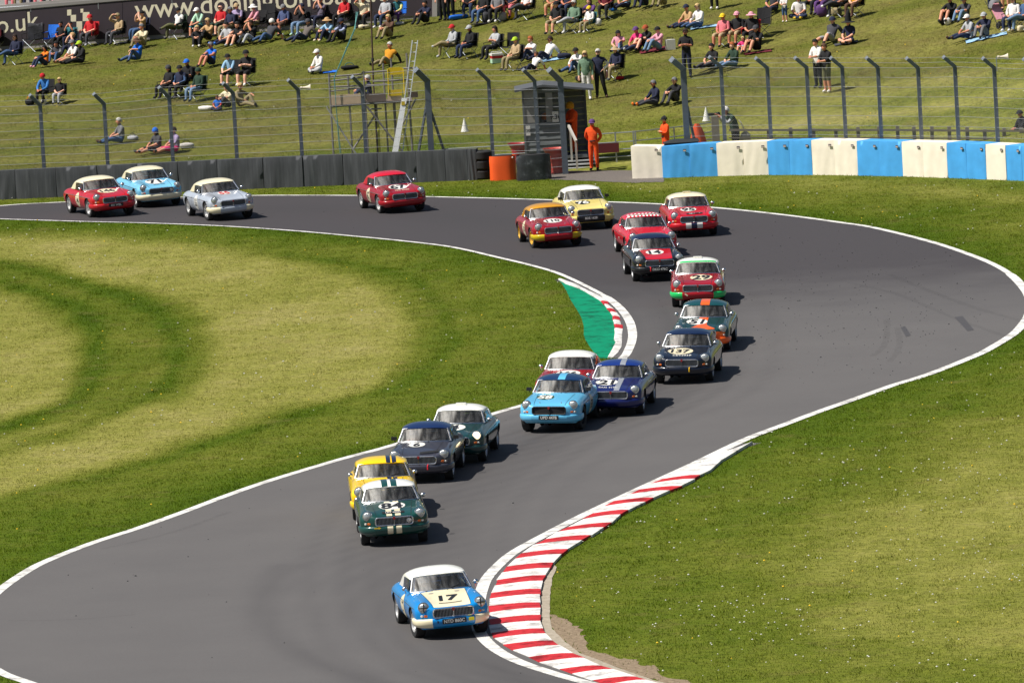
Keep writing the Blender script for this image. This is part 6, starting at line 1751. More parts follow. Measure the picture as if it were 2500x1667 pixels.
M = cap_shape((.115, .122, .125), 1.5); M.lathe([(.108, .03), (.165, .015), (.20, -.008), (.165, .008)], 18, 'z'); HATS['hat'] = M.mesh('sun_hat', [BLACK], True)
HATS['beanie'] = cap_shape((.114, .122, .135), 1.75, .01).mesh('beanie', [BLACK], 'full')
HATS['helmet'] = cap_shape((.135, .15, .155), 2.15, .01).mesh('helmet', [BLACK], 'full')
M = MB(); M.lathe([(.26, -.02), (.25, .0), (.125, .03), (.12, .10), (.10, .22), (.075, .33), (.05, .42), (.001, .47)], 18, 'z'); M.v = [(x + .05 * max(0, z - .2) * 3, y, z) for x, y, z in M.v]; HATS['witch'] = M.mesh('pointed_hat', [BLACK], True)
M = MB(); M.box((0, -.098, .005), (.135, .03, .034)); glasses_me = M.mesh('sunglasses', [BLACK])
M = MB(); M.add([(0, -.128, -.022), (-.016, -.094, -.026), (.016, -.094, -.026), (0, -.097, .02)], [(0, 1, 3), (0, 3, 2), (0, 2, 1)]); nose_me = M.mesh('nose', [BLACK])
M = MB(); M.box((.112, 0, -.01), (.03, .05, .075)); M.box((-.112, 0, -.01), (.03, .05, .075)); M.path([(.115 * math.cos(a), .02, .135 * math.sin(a)) for a in np.linspace(0, 3.1416, 9)], .012, 5); ears_me = M.mesh('ear_defenders', [BLACK])
SKIN = [plain(c, .6, 0, 0, .08, 20) for c in (s2l(222, 160, 130), s2l(205, 140, 110), s2l(232, 176, 148), s2l(190, 120, 92))]
COLS = dict(black=(20, 20, 24), navy=(28, 34, 62), white=(236, 232, 228), cream=(230, 216, 180), beige=(186, 160, 122), khaki=(150, 136, 100), grey=(120, 120, 124), dgrey=(66, 66, 72), lgrey=(176, 178, 182), red=(196, 26, 36), maroon=(110, 24, 38), pink=(230, 160, 176), magenta=(222, 50, 120), blue=(24, 108, 214), jeans=(64, 92, 132), ljeans=(112, 140, 172), djeans=(36, 48, 78), lblue=(150, 190, 220), green=(34, 60, 44), sage=(108, 136, 112), mint=(186, 224, 196), teal=(40, 110, 120), yellow=(240, 200, 30), lyellow=(220, 214, 130), mustard=(206, 140, 20), orange=(250, 128, 24), brown=(92, 64, 46), lilac=(160, 144, 180), lavender=(176, 186, 220), purple=(96, 60, 120), olive=(98, 98, 62), marshal=(252, 84, 18), silver=(200, 196, 190), blond=(206, 176, 120), ginger=(170, 92, 44), dbrown=(50, 34, 26), tan=(196, 158, 110), rust=(170, 78, 40), lime=(176, 206, 40), stripe=(226, 120, 130), green2=(22, 74, 60))
def C(n): return tuple(c * .86 for c in s2l(*COLS[n])) if isinstance(n, str) else n

# ---- folding camp chair
def chair_parts():
    S = {}
    M = MB(); M.grid([[(x, y, .42 - .05 * (1 - (x / .25) ** 2) + .02 * (y < 0)) for x in (-.25, -.12, 0, .12, .25)] for y in (-.26, -.05, .20)]); S['seat'] = M
    M = MB(); M.grid([[(x, .20 + .10 * (z - .42) / .5 + .05 * (1 - (x / .26) ** 2), z) for x in (-.26, -.13, 0, .13, .26)] for z in (.42, .60, .78, .93)]); S['backrest'] = M
    legs = []
    for a, b_ in (((-.27, -.27, 0), (.26, -.25, .42)), ((.27, -.27, 0), (-.26, -.25, .42)), ((-.27, .22, 0), (.27, .23, .44)), ((.27, .22, 0), (-.27, .23, .44))):
        M = MB(); M.tube(a, b_, .011, 5); legs.append(M)
    arms = []
    for sg in (-1, 1):
        M = MB(); M.tube((sg * .27, -.26, .40), (sg * .28, -.27, .62), .010, 5); M.beam((sg * .285, -.28, .62), (sg * .285, .26, .66), .06, .015); M.tube((sg * .27, .22, .42), (sg * .275, .31, .93), .011, 5); arms.append(M)
    return {k: m.mesh(k, [BLACK]) for k, m in S.items()}, [m.mesh('leg', [BLACK]) for m in legs], [m.mesh('armrest', [BLACK]) for m in arms]
CH, CHL, CHA = chair_parts()
def camp_chair(loc, rz, col, label, scale=1.0, low=1.0):
    root = empty('camp_chair', loc, rz); root.scale = (scale, scale, scale * low)
    tag(root, label, 'chair', 'folding camp chairs on the bank')
    m = cloth(C(col))
    inst('seat', CH['seat'], m, root); inst('backrest', CH['backrest'], m, root)
    for l in CHL: inst('leg', l, STEEL, root)
    for a in CHA: inst('armrest', a, m, root)
    return root

def person(loc, pose, turn, label, shirt='black', legs='navy', shoe='black', hair=('short', 'dbrown'), short=True, shorts=False, vest=None, shades=False, scale=1.0, skin=None, chair=None, group='spectators on the bank', low=1.0, parent=None, defenders=False, name='person'):
    me, head, hv = BM[pose]
    sk = SKIN[skin if skin is not None else rng.randrange(4)]
    sh, lg, so = cloth(C(shirt)), cloth(C(legs)), plain(C(shoe), .7)
    if parent is not None: o = inst(name, me, [sk, sh, sh if short is not None else sk, sk if short else sh, lg, sk if shorts else lg, so], parent)
    else: o = inst(name, me, [sk, sh, sh if short is not None else sk, sk if (short or short is None) else (cloth(C(vest)) if vest else sh), lg, sk if shorts else lg, so])
    if vest: o.material_slots[2].material = cloth(C(vest))
    rz = -R(turn)
    o.location = loc; o.rotation_euler = (0, 0, rz); o.scale = (scale,) * 3
    tag(o, label, 'person', group)
    if hair:
        h = inst(HATS[hair[0]].name.split('.')[0], HATS[hair[0]], cloth(C(hair[1])), o, head)
        if hair[0] in ('cap', 'hat', 'beanie') and len(hair) > 2:
            inst('hair', HATS[hair[2]], cloth(C(hair[3])), o, head - Vector((0, -.004, .012)))
    inst('nose', nose_me, sk, o, head)
    if shades: inst('sunglasses', glasses_me, BLACK, o, head)
    if defenders: inst('ear_defenders', ears_me, BLACK, o, head)
    if chair:
        w_ = label.split()[:11]
        while w_[-1] in ('in', 'and', 'with', 'the', 'a', 'on', 'of', 'at', 'beside', 'behind', 'by', 'his', 'its', 'his', 'to'): w_.pop()
        camp_chair(loc, rz, chair, f'{chair if chair in ("black", "navy", "red", "green", "teal", "blue") else "dark"} folding chair under the {" ".join(w_)}', scale, low)
    return o

T = lambda *a, **k: (a, k)
PEOPLE = [
 # --- far left group
 T(6, 121, 'chair', 30, 'man in maroon pattern top at the left edge of the crowd', shirt='maroon', legs='black', hair=('cap', 'beige'), chair='black'),
 T(37, 158, 'chaircross', 40, 'long-haired woman in navy hoodie and jeans on a low chair', shirt='navy', legs='jeans', hair=('long', 'dbrown'), short=False, shades=True, chair='navy', scale=.95),
 T(156, 114, 'chair', 30, 'black-haired child in black beside the empty blue chair', shirt='black', legs='black', hair=('short', 'black'), scale=.85, chair='dgrey'),
 T(173, 116, 'chairlook', 30, 'child in teal top with hands raised in a grey chair', shirt='teal', legs='navy', hair=('short', 'black'), scale=.82, chair='teal'),
 T(221, 112, 'chair', 35, 'man in red football shirt and red cap', shirt='red', legs='dgrey', shoe='lgrey', hair=('cap', 'red'), chair='red'),
 T(288, 109, 'chairshade', 45, 'man in tan jumper shading his eyes with one hand', shirt='beige', legs='dgrey', hair=('cap', 'khaki'), short=False, chair='black'),
 T(113, 164, 'knees', 60, 'woman in orange top, black jacket and pink shoes on the grass', shirt='orange', vest='black', legs='djeans', shoe='pink', hair=('long', 'black'), shades=True, short=False, scale=.92),
 T(140, 153, 'knees', 20, 'curly-haired boy in grey hoodie looking down', shirt='dgrey', vest='grey', legs='jeans', hair=('short', 'black'), short=False, scale=.9),
 T(181, 154, 'legs', 62, 'man in white T-shirt and grey cap with bare legs stretched out', shirt='white', legs='beige', shorts=True, shoe='khaki', hair=('cap', 'grey')),
 T(199, 157, 'legs', 62, 'person all in black with a lime striped cap', shirt='black', legs='black', short=False, hair=('cap', 'lime')),
 T(182, 136, 'kneelook', 45, 'person in navy shading eyes behind the man in white', shirt='navy', legs='navy', hair=('cap', 'tan')),
 T(360, 96, 'chairlook', 55, 'man in tan top and blue jeans looking through binoculars', shirt='tan', legs='jeans', hair=('cap', 'black'), chair='navy'),
 T(441, 93, 'chaircross', 55, 'man in white shirt and black jacket sitting cross-legged', shirt='white', vest='black', legs='olive', short=False, hair=('cap', 'black'), chair='green'),
 T(350, 116, 'knees', 40, 'man in cream jumper sitting behind the man in bright blue', shirt='cream', legs='khaki', short=False, hair=('short', 'grey')),
 T(338, 150, 'oneknee', 55, 'man in bright blue T-shirt and brown sun hat with one knee up', shirt='blue', legs='jeans', hair=('hat', 'brown')),
 T(492, 92, 'chairlean', 40, 'woman in mint shirt and white cap', shirt='mint', legs='teal', shorts=True, hair=('cap', 'white'), chair='black'),
 T(539, 88, 'chair', 40, 'bald man in dark red polo shirt', shirt='red', legs='green', shorts=True, hair=None, shades=True, chair='black'),
 T(562, 95, 'chair', 45, 'grey-haired man in navy polo shirt and khaki trousers', shirt='navy', legs='khaki', hair=('short', 'grey'), shades=True, chair='black'),
 T(587, 82, 'chairfold', 30, 'man in lilac shirt and beige cap with folded arms', shirt='lilac', legs='navy', hair=('cap', 'beige'), chair='black'),
 T(631, 84, 'chairlean', 60, 'man in pink polo shirt and white sun hat leaning forward', shirt='pink', legs='khaki', hair=('hat', 'white'), chair='black'),
 T(693, 88, 'chair', 35, 'man in blue T-shirt, brown shorts and grey cap', shirt=(.05, .07, .16), legs='brown', shorts=True, hair=('cap', 'grey'), shades=True, chair='black'),
 T(738, 86, 'chairlook', 30, 'bearded man in black polo and white-topped cap holding a drink', shirt='black', legs='ljeans', shoe='mint', hair=('cap', 'navy'), shades=True, chair='black'),
 T(484, 114, 'knees', 10, 'fair-haired child in black with knees drawn up', shirt='black', legs='black', shoe='white', short=False, hair=('short', 'blond'), scale=.9),
 T(511, 102, 'knees', 40, 'woman in beige camouflage jacket and sunglasses', shirt='tan', legs='black', short=False, hair=('short', 'blond'), shades=True),
 T(556, 111, 'legs', 50, 'dark-haired boy in grey printed T-shirt', shirt='lgrey', legs='navy', shoe='blue', hair=('short', 'black')),
 T(583, 111, 'knees', 40, 'man in black sleeveless top hugging his knees', shirt='black', short=None, legs='black', shorts=True, shoe='lgrey', hair=('short', 'black')),
 T(616, 107, 'kneelook', 45, 'man in black T-shirt raising a camera to his face', shirt='black', legs='lgrey', hair=('short', 'dbrown')),
 T(657, 102, 'recline', 45, 'white-bearded man in grey T-shirt leaning on one arm', shirt='dgrey', legs='jeans', hair=('beanie', 'white')),
 T(744, 102, 'recline', 55, 'man in grey-brown jumper and cap leaning back in jeans', shirt=(.12, .10, .09), legs='djeans', short=False, hair=('cap', 'dgrey')),
 T(519, 162, 'knees', 50, 'grey-haired man in bright blue vest', shirt='blue', short=None, legs='navy', shorts=True, hair=('short', 'grey'), shades=True),
 T(113, 252, 'chairlean', 25, 'child in blue jacket and red woolly hat', shirt=(.03, .16, .45), legs='black', short=False, hair=('beanie', 'red'), chair='black', scale=.95),
 T(147, 254, 'chair', 25, 'fair-haired child in black T-shirt and patterned trousers', shirt='black', legs='lgrey', hair=('short', 'blond'), shades=True, chair='black', scale=.8),
 T(411, 240, 'chair', 50, 'long-haired woman in black T-shirt and grey beanie', shirt='black', legs='black', hair=('beanie', 'dgrey', 'long', 'dbrown'), chair='black'),
 T(457, 225, 'chair', 40, 'man in black T-shirt and bright blue cap', shirt='black', legs='navy', hair=('cap', 'blue'), shades=True, chair='black'),
 T(440, 240, 'chair', 40, 'man in navy checked jacket and dark cap in front of the blue cap', shirt='navy', vest='jeans', legs='black', short=False, hair=('cap', 'black'), shades=True, chair='black'),
 T(484, 247, 'chair', 45, 'person in dark green hooded coat and jeans', shirt='green', legs='ljeans', short=False, hair=('beanie', 'green'), chair='green'),
 T(566, 208, 'chairlean', 30, 'man in pale blue T-shirt, black cap and shorts', shirt='lblue', legs='black', shorts=True, hair=('cap', 'black'), skin=2, chair='black'),
 T(603, 209, 'chairfold', 25, 'heavy man in black T-shirt with folded arms and bare knees', shirt='black', legs='black', shorts=True, shoe='white', hair=('cap', 'black'), chair='black', scale=1.08),
 T(295, 350, 'legs', 72, 'balding man in grey T-shirt alone on the lower grass', shirt='grey', legs='jeans', shoe='brown', hair=('short', 'silver')),
 T(384, 374, 'legs', 60, 'man in charcoal T-shirt and blue bandana behind the fence', shirt='dgrey', legs='black', shorts=True, shoe='black', hair=('beanie', 'blue', 'long', 'dbrown')),
 T(429, 373, 'legs', 60, 'person in lilac T-shirt and pink shorts half hidden by a fence post', shirt='lilac', legs='magenta', shorts=True, hair=('short', 'dbrown')),
 T(557, 266, 'knees', 35, 'man in cream shirt sitting with a child on the lower bank', shirt='cream', legs='dgrey', hair=('short', 'grey')),
 T(588, 263, 'oneknee', -55, 'person in khaki with one leg stretched to the right', shirt='khaki', legs='khaki', short=False, hair=('short', 'blond')),
 T(532, 271, 'cross', 20, 'small child in red and blue top beside a white bundle', shirt='blue', vest='red', legs='navy', hair=('short', 'brown'), scale=.62),
 # --- middle of the banner
 T(797, 66, 'chairlook', 40, 'man in grey shirt and navy cap drinking', shirt=(.12, .10, .14), legs='navy', hair=('cap', 'navy'), chair='black'),
 T(841, 67, 'chair', 40, 'man in bright red polo shirt and black cap', shirt='red', legs='black', hair=('cap', 'black'), chair='black'),
 T(803, 100, 'knees', 45, 'woman in straw sun hat and pale blue top', shirt='lblue', legs='navy', shoe='cream', hair=('hat', 'tan'), shades=True),
 T(838, 102, 'knees', 48, 'man in lavender shirt, navy gilet and flat cap', shirt='navy', vest='lavender', legs='black', short=False, hair=('cap', 'navy')),
 T(889, 69, 'chairshade', 20, 'man in cream polo shirt with hand at his chin', shirt='cream', legs='black', hair=('short', 'grey'), chair='black'),
 T(941, 68, 'chair', 40, 'man in floral shirt and jeans', shirt='lgrey', legs='djeans', shoe='white', hair=('short', 'grey'), chair='black'),
 T(975, 58, 'chairlean', 15, 'woman in pale yellow shirt and teal waistcoat', shirt='teal', vest='lyellow', legs='purple', short=False, hair=('short', 'black'), chair='blue', scale=.9),
 T(1041, 59, 'knees', 45, 'dark-haired man in navy T-shirt on the grass at the end of the wall', shirt='navy', legs='black', hair=('short', 'black')),
 T(952, 94, 'knees', 35, 'fair-haired woman in leopard print trousers', shirt='brown', legs='khaki', shoe='black', hair=('long', 'blond'), short=False),
 T(779, 179, 'cross', 60, 'man in white hooded top and white cap sitting cross-legged', shirt='white', legs='lgrey', short=False, hair=('cap', 'white')),
 T(946, 161, 'recline', 40, 'grey-haired man in mustard T-shirt and black jacket', shirt='mustard', vest='black', legs='khaki', short=False, hair=('short', 'silver')),
 T(1104, 140, 'chaircross', 62, 'bearded man in grey top and red cap holding up a phone', shirt='lgrey', legs='khaki', shoe='lgrey', short=False, hair=('cap', 'red'), chair='black'),
 T(1146, 142, 'chair', 55, 'bearded man in black fleece and grey cap', shirt='black', legs='djeans', short=False, hair=('cap', 'lgrey'), shades=True, chair='black'),
 T(1208, 145, 'chairfold', 58, 'brown-haired woman in grey top with folded arms', shirt='lgrey', legs='black', hair=('long', 'dbrown'), chair='black'),
 T(1258, 172, 'chair', 55, 'man in khaki jacket and bright green cap', shirt='beige', legs='khaki', short=False, hair=('cap', 'lime'), chair='black'),
 T(1299, 149, 'oneknee', 50, 'brown-haired woman in white T-shirt on the grass', shirt='white', legs='djeans', hair=('short', 'ginger')),
 T(1335, 148, 'recline', 55, 'man in white T-shirt leaning back on his hand', shirt='white', legs='navy', hair=('short', 'dbrown'), shades=True),
 T(1303, 174, 'recline', 45, 'child in white T-shirt and navy trousers lying back', shirt='white', legs='navy', hair=('short', 'brown'), scale=.8),
 # --- top centre, cut by the picture's edge
 T(1082, 52, 'stand', 40, 'person standing in black beside the end of the wall', shirt='black', legs='black', short=False, hair=('short', 'black')),
 T(1102, 50, 'stand', 20, 'second person standing in black, nearer the blue bag', shirt='black', legs='black', short=False, hair=('cap', 'black')),
 T(1146, 42, 'chair', 10, 'person in black top and blue jeans at the top edge', shirt='black', legs='djeans', hair=('short', 'dbrown'), chair='black'),
 T(1180, 56, 'chair', 40, 'man in black T-shirt with red lanyard and blue jeans', shirt='black', legs='jeans', shoe='dgrey', hair=('short', 'dbrown'), chair='black'),
 T(1216, 54, 'chair', 30, 'woman in grey striped T-shirt and white trainers', shirt='grey', legs='black', shoe='white', hair=('long', 'dbrown'), chair='black'),
 T(1250, 44, 'chair', 20, 'person in dusty pink trousers at the top edge', shirt='navy', legs='stripe', hair=('short', 'brown'), chair='black'),
 T(1287, 48, 'chaircross', 50, 'man in white shirt and charcoal trousers sitting cross-legged', shirt='white', legs='dgrey', hair=('short', 'grey'), chair='black'),
 T(1352, 42, 'chair', 25, 'man in tan shorts with bare shins', shirt='khaki', legs='tan', shorts=True, hair=('short', 'brown'), chair='black'),
 T(1387, 44, 'chair', 25, 'person in navy T-shirt and jeans behind the black polo', shirt='navy', legs='djeans', hair=('short', 'brown'), chair='black'),
 T(1359, 83, 'chair', 30, 'man in black polo shirt, khaki shorts and knee brace', shirt='black', legs='khaki', shorts=True, shoe='black', hair=('cap', 'black'), chair='black'),
 T(1402, 81, 'chaircross', 40, 'grey-haired man in sage jumper and pale jeans', shirt='sage', legs='lgrey', shoe='white', short=False, hair=('short', 'silver'), shades=True, chair='black'),
 T(1439, 80, 'chair', 45, 'child in yellow cap, white sleeves and black waistcoat', shirt='white', legs='khaki', shoe='white', short=False, hair=('cap', 'yellow'), chair='teal', scale=.82),
 T(1442, 54, 'knees', 30, 'brown-haired woman in purple behind the yellow cap', shirt='purple', legs='black', short=False, hair=('long', 'brown')),
 T(1480, 46, 'chair', 20, 'woman in maroon top on a black covered seat', shirt='maroon', legs='black', short=False, hair=('long', 'dbrown'), chair='black'),
 T(1530, 22, 'legs', 40, 'person in pale blue sitting at the top edge', shirt='lblue', legs='navy', hair=('short', 'brown')),
 T(1575, 18, 'knees', 30, 'person in teal sitting at the top edge', shirt='teal', legs='navy', hair=('short', 'blond')),
 T(1620, 16, 'knees', 30, 'person in cream sitting at the top edge', shirt='cream', legs='khaki', hair=('short', 'grey')),
 T(1745, 24, 'stand', 20, 'person in black trousers and white trainers at the top edge', shirt='navy', legs='black', shoe='white', hair=('short', 'brown')),
 # --- right of centre
 T(1680, 70, 'legs', 55, 'man in tan T-shirt and navy cap', shirt='tan', legs='djeans', shoe='brown', hair=('cap', 'navy')),
 T(1707, 69, 'legs', 50, 'blonde woman in white jacket', shirt='white', legs='jeans', short=False, hair=('long', 'blond'), shades=True),
 T(1512, 128, 'oneknee', 20, 'girl in pale pink T-shirt and black cap waving', shirt='pink', legs='ljeans', hair=('cap', 'black', 'long', 'dbrown'), scale=.9),
 T(1557, 125, 'legs', 45, 'woman in magenta T-shirt and purple cap', shirt='magenta', legs='djeans', shoe='lgrey', hair=('cap', 'purple')),
 T(1581, 121, 'knees', 55, 'man in black T-shirt and rust cap behind the pink stripes', shirt='black', legs='black', shorts=True, hair=('cap', 'rust')),
 T(1610, 125, 'knees', 60, 'woman in pink striped shirt and black cap', shirt='pink', legs='ljeans', short=False, hair=('cap', 'black')),
 T(1503, 196, 'chair', 45, 'man in navy jacket and beige sun hat beside the couple', shirt='navy', legs='khaki', shoe='dgrey', short=False, hair=('hat', 'beige'), chair='black'),
 T(1410, 177, 'oneknee', 40, 'man in white shirt and black cap behind the standing woman', shirt='white', legs='jeans', short=False, hair=('cap', 'black')),
 T(1434, 245, 'stand', 10, 'blonde woman in sage jacket and white trousers standing', shirt='sage', legs='white', shoe='white', short=False, hair=('long', 'blond'), shades=True),
 T(1466, 240, 'hips', 8, 'grey-haired man in navy gilet standing with hand on hip', shirt='navy', vest='white', legs='black', shoe='brown', short=False, hair=('short', 'silver'), shades=True),
 T(1679, 190, 'fold', 20, 'man in black shirt standing with folded arms', shirt='black', legs='navy', hair=('short', 'dbrown'), shades=True),
 T(1741, 168, 'legs', 50, 'bearded dark-haired man in black T-shirt', shirt='black', legs='dgrey', hair=('short', 'black')),
 T(1792, 165, 'legs', 55, 'ginger-haired person in dark green fleece', shirt='green', legs='ljeans', short=False, hair=('short', 'ginger')),
 T(1766, 115, 'chair', 35, 'person in red and white striped shirt and yellow cap', shirt='stripe', legs='beige', shorts=True, hair=('cap', 'yellow'), chair='black'),
 T(1801, 110, 'chair', 30, 'man in black T-shirt and pale pink cap', shirt='black', legs='beige', shorts=True, hair=('cap', 'pink'), shades=True, chair='black'),
 T(1836, 111, 'chair', 30, 'man in black patterned shirt and pink sun hat', shirt='black', legs='black', hair=('hat', 'pink'), shades=True, chair='red'),
 T(1816, 131, 'knees', 30, 'little girl in bright pink T-shirt', shirt='magenta', legs='lblue', shorts=True, hair=('short', 'blond'), scale=.68),
 T(1850, 127, 'knees', 45, 'large man in black T-shirt and dark cap', shirt='black', legs='black', shorts=True, hair=('cap', 'dgrey'), scale=1.08),
 T(1600, 259, 'legs', 65, 'grey-haired man in navy jumper with orange-soled shoes', shirt='navy', legs='dgrey', shoe='orange', short=False, hair=('short', 'grey'), shades=True),
 T(1651, 252, 'knees', 45, 'man in black jacket with grey knee pads beside the corner post', shirt='black', legs='dgrey', shoe='black', short=False, hair=('short', 'grey'), shades=True),
 # --- right hand bank
 T(1917, 55, 'look', 20, 'small child in white T-shirt and denim shorts standing', shirt='white', legs='jeans', shorts=True, shoe='white', hair=('short', 'blond'), scale=.60),
 T(1952, 48, 'cross', 10, 'woman in white top and jeans with yellow shoes', shirt='white', legs='djeans', shoe='yellow', hair=('long', 'brown')),
 T(1890, 30, 'legs', 30, 'person in navy with cream trainers at the top edge', shirt='dgrey', legs='navy', shoe='cream', hair=('short', 'brown')),
 T(1985, 36, 'chair', 30, 'person in cream top on a dark green chair', shirt='cream', legs='black', hair=('short', 'grey'), chair='green'),
 T(2015, 36, 'chair', 30, 'person in teal and purple on a camp chair', shirt='green2', legs='purple', hair=('short', 'brown'), chair='black'),
 T(2050, 42, 'chaircross', 40, 'person in navy top with white-striped trousers', shirt='navy', legs='dgrey', shoe='white', hair=('short', 'brown'), chair='black'),
 T(2090, 42, 'chair', 35, 'man in mustard top and brown trousers', shirt='mustard', legs='brown', shoe='brown', hair=('short', 'brown'), chair='black'),
 T(2028, 105, 'recline', 40, 'bearded man in charcoal T-shirt and navy cap lounging', shirt='dgrey', legs='lgrey', shorts=True, hair=('cap', 'navy'), shades=True, scale=1.08),
 T(2075, 107, 'cross', 45, 'person in navy T-shirt wearing a tall black pointed hat', shirt='navy', legs='navy', shorts=True, hair=('witch', 'black')),
 T(1999, 216, 'look', 50, 'dark-haired young man in white T-shirt and black trousers standing', shirt='white', legs='black', shoe='black', hair=('short', 'black')),
 T(2021, 227, 'look', 55, 'man in black T-shirt and olive shorts standing behind the fence', shirt='black', legs='olive', shorts=True, shoe='white', hair=('short', 'brown')),
 T(2323, 52, 'knees', 40, 'man in black jacket and black cap at the top right', shirt='black', legs='black', shorts=True, short=False, hair=('cap', 'black')),
 T(2358, 54, 'knees', 40, 'man in charcoal T-shirt and black cap at the top right', shirt='dgrey', legs='ljeans', hair=('cap', 'black')),
 T(2366, 97, 'legs', 62, 'person in checked shirt and white cap with legs stretched out', shirt='lgrey', legs='djeans', shoe='brown', hair=('cap', 'white')),
 T(2378, 94, 'oneknee', 40, 'toddler in pale blue between two seated adults', shirt='lblue', legs='lgrey', hair=('short', 'brown'), scale=.6),
 T(2406, 92, 'knees', 35, 'man in navy jumper and pale grey cap', shirt='navy', legs='grey', short=False, hair=('cap', 'lgrey')),
 T(2474, 76, 'chair', 35, 'brown-haired woman in white top and sunglasses', shirt='white', legs='djeans', shoe='white', short=False, hair=('long', 'brown'), shades=True, chair='black'),
 T(2503, 76, 'chaircross', 40, 'person in blue jeans and brown shoes at the right edge', shirt='jeans', legs='ljeans', shoe='khaki', hair=('short', 'brown'), chair='black'),
 T(2423, 24, 'stand', 10, 'person in dark jeans standing behind the pushchair', shirt='black', legs='djeans', hair=('short', 'brown')),
 T(2456, 27, 'stand', 10, 'person in shorts with bare legs standing behind the pushchair', shirt='navy', legs='black', shorts=True, hair=('short', 'brown')),
]
def before_wall(p, gap=.50):
    d = (p - BWL).dot(bn_)
    if d < gap and p.x < BWR.x + .1:
        p = p + bn_ * (gap - d); p.z = float(hill(p.x, p.y))
    return p
for (px, py, pose, turn, label), kw in PEOPLE:
    person(before_wall(HG(px, py)), pose, turn + rng.uniform(-6, 6), label, **kw)

# ---- marshals, photographer and others by the fence
MG = 'marshals in orange overalls'
def marshal(loc, pose, turn, label, hair, **kw):
    o = person(loc, pose, turn, label, shirt='marshal', legs='marshal', shoe='black', short=False, hair=hair, group=MG, **kw)
    hz_ = .97 if pose not in ('chair',) else .5
    M = MB(); M.lathe([(.150, hz_ + .03), (.157, hz_ + .035), (.157, hz_ + .075), (.150, hz_ + .08)], 18); M.v = [(x * 1.0, y * .95, z) for x, y, z in M.v]
    M.build('belt', BLACK, o, True)
    return o
marshal(G0(1452, 417), 'back', 12, 'marshal in orange overalls standing on the gravel, hands behind back', ('cap', 'purple'), scale=1.0)
p = at(1402, 372, HY + .35); marshal(Vector((p.x, HY + .35, HZ0 - .01)), 'look', 55, 'marshal in orange overalls and yellow helmet in the hut doorway', ('helmet', 'mustard'), scale=1.02)
p = at(1330, 262, HY + .55); person(Vector((p.x, HY + .55, HZ0 - .35)), 'stand', 30, 'marshal in dark top and orange helmet inside the hut window', shirt='black', vest='black', legs='black', hair=('helmet', 'orange'), group=MG)
p = at(1625, 340, Yr - .5); marshal(Vector((p.x, Yr - .5, .0)), 'fold', 65, 'marshal in orange overalls with black ear defenders behind the barrier', ('cap', 'black'), defenders=True, scale=.93)
YP = fence_y(1790) + 3.6; p = at(1797, 340, YP); o = person(Vector((p.x, YP, float(hill(p.x, YP)))), 'photo', 72, 'white-haired photographer in green waistcoat aiming a long lens', shirt='green', vest='lgrey', legs='black', short=False, hair=('short', 'white'), group='people by the fence', scale=1.14)
cm = empty('camera_with_lens', o.location + Vector((-.56, -.1, 1.68)), -R(72)); tag(cm, 'black camera with long lens held by the photographer', 'camera')
M = MB(); M.box((0, 0, 0), (.15, .09, .11)); M.build('camera_body', BLACK, cm); M = MB(); M.lathe([(.04, -.04), (.042, -.18), (.052, -.22), (.052, -.36), (.001, -.35)], 14, 'y'); M.build('lens', BLACK, cm, True)
bg = empty('shoulder_bag', o.location + Vector((.32, -.05, .78))); tag(bg, 'khaki shoulder bag hanging at the photographer\'s back', 'bag')
M = MB(); M.ball((0, 0, 0), (.19, .12, .26), 12, 8); M.build('pouch', plain((.30, .28, .22), .9), bg, 'full'); M = MB(); M.path([(.0, -.05, .24), (-.12, -.12, .55), (-.2, -.1, .66)], .022, 5); M.build('strap', plain((.5, .47, .43), .9), bg)
p = at(2497, 330, Yt + .8); person(Vector((p.x, Yt + .8, -.35)), 'look', 60, 'person in dark jacket and black cap at the right edge behind the timber fence', shirt='black', legs='black', short=False, hair=('cap', 'black'), group='people by the fence')
p = zs(560, 790, YS + .7); person(Vector((p.x, YS + .7, dz)), 'knees', 85, 'grey-haired man in navy sitting on the scaffold platform', shirt='navy', legs='djeans', short=False, hair=('short', 'silver'), group='people by the fence')

# ---- people in the stand, seats
SEAT = plain(s2l(206, 84, 92), .6)
def stand_seat(p, lab):
    root = empty('stand_seat', p); tag(root, lab, 'seat', 'red seats in the stand')
    M = MB(); M.box((0, .02, .42), (.46, .42, .05)); M.build('seat', SEAT, root); M = MB(); M.box((0, .25, .66), (.46, .05, .44)); M.build('backrest', SEAT, root); M = MB(); M.box((0, .05, .2), (.08, .3, .4)); M.build('pedestal', STEEL, root)
ST_P = [(22, 'pink', 'stripe', 'person in pink at the left end of the stand'), (42, 'dgrey', 'khaki', 'person in grey top in the stand'), (66, 'blue', 'navy', 'person in bright blue in the stand'), (92, 'red', 'stripe', 'person in red with a turquoise bag in the stand'), (114, 'black', 'black', 'person in black in the stand'), (135, 'white', 'pink', 'person in pink and white in the stand'), (164, 'navy', 'dgrey', 'person in navy in the stand'), (196, 'stripe', 'maroon', 'person in dusty red in the stand'), (232, 'orange', 'navy', 'person in orange perched at the end of the stand'), (250, 'navy', 'navy', 'person in navy with white shoes hanging over the wall')]
for k, (px, sh, lg, lab) in enumerate(ST_P):
    q = bw(px, 24 - .088 * px, -.62); p = Vector((q.x, q.y, tz - .02))
    if k < 8: stand_seat(p, 'red stand seat under the ' + lab)
    person(p, 'chair', 20, lab, shirt=sh, legs=lg, hair=('short', ('brown', 'grey', 'dbrown')[k % 3]), group='people in the stand')

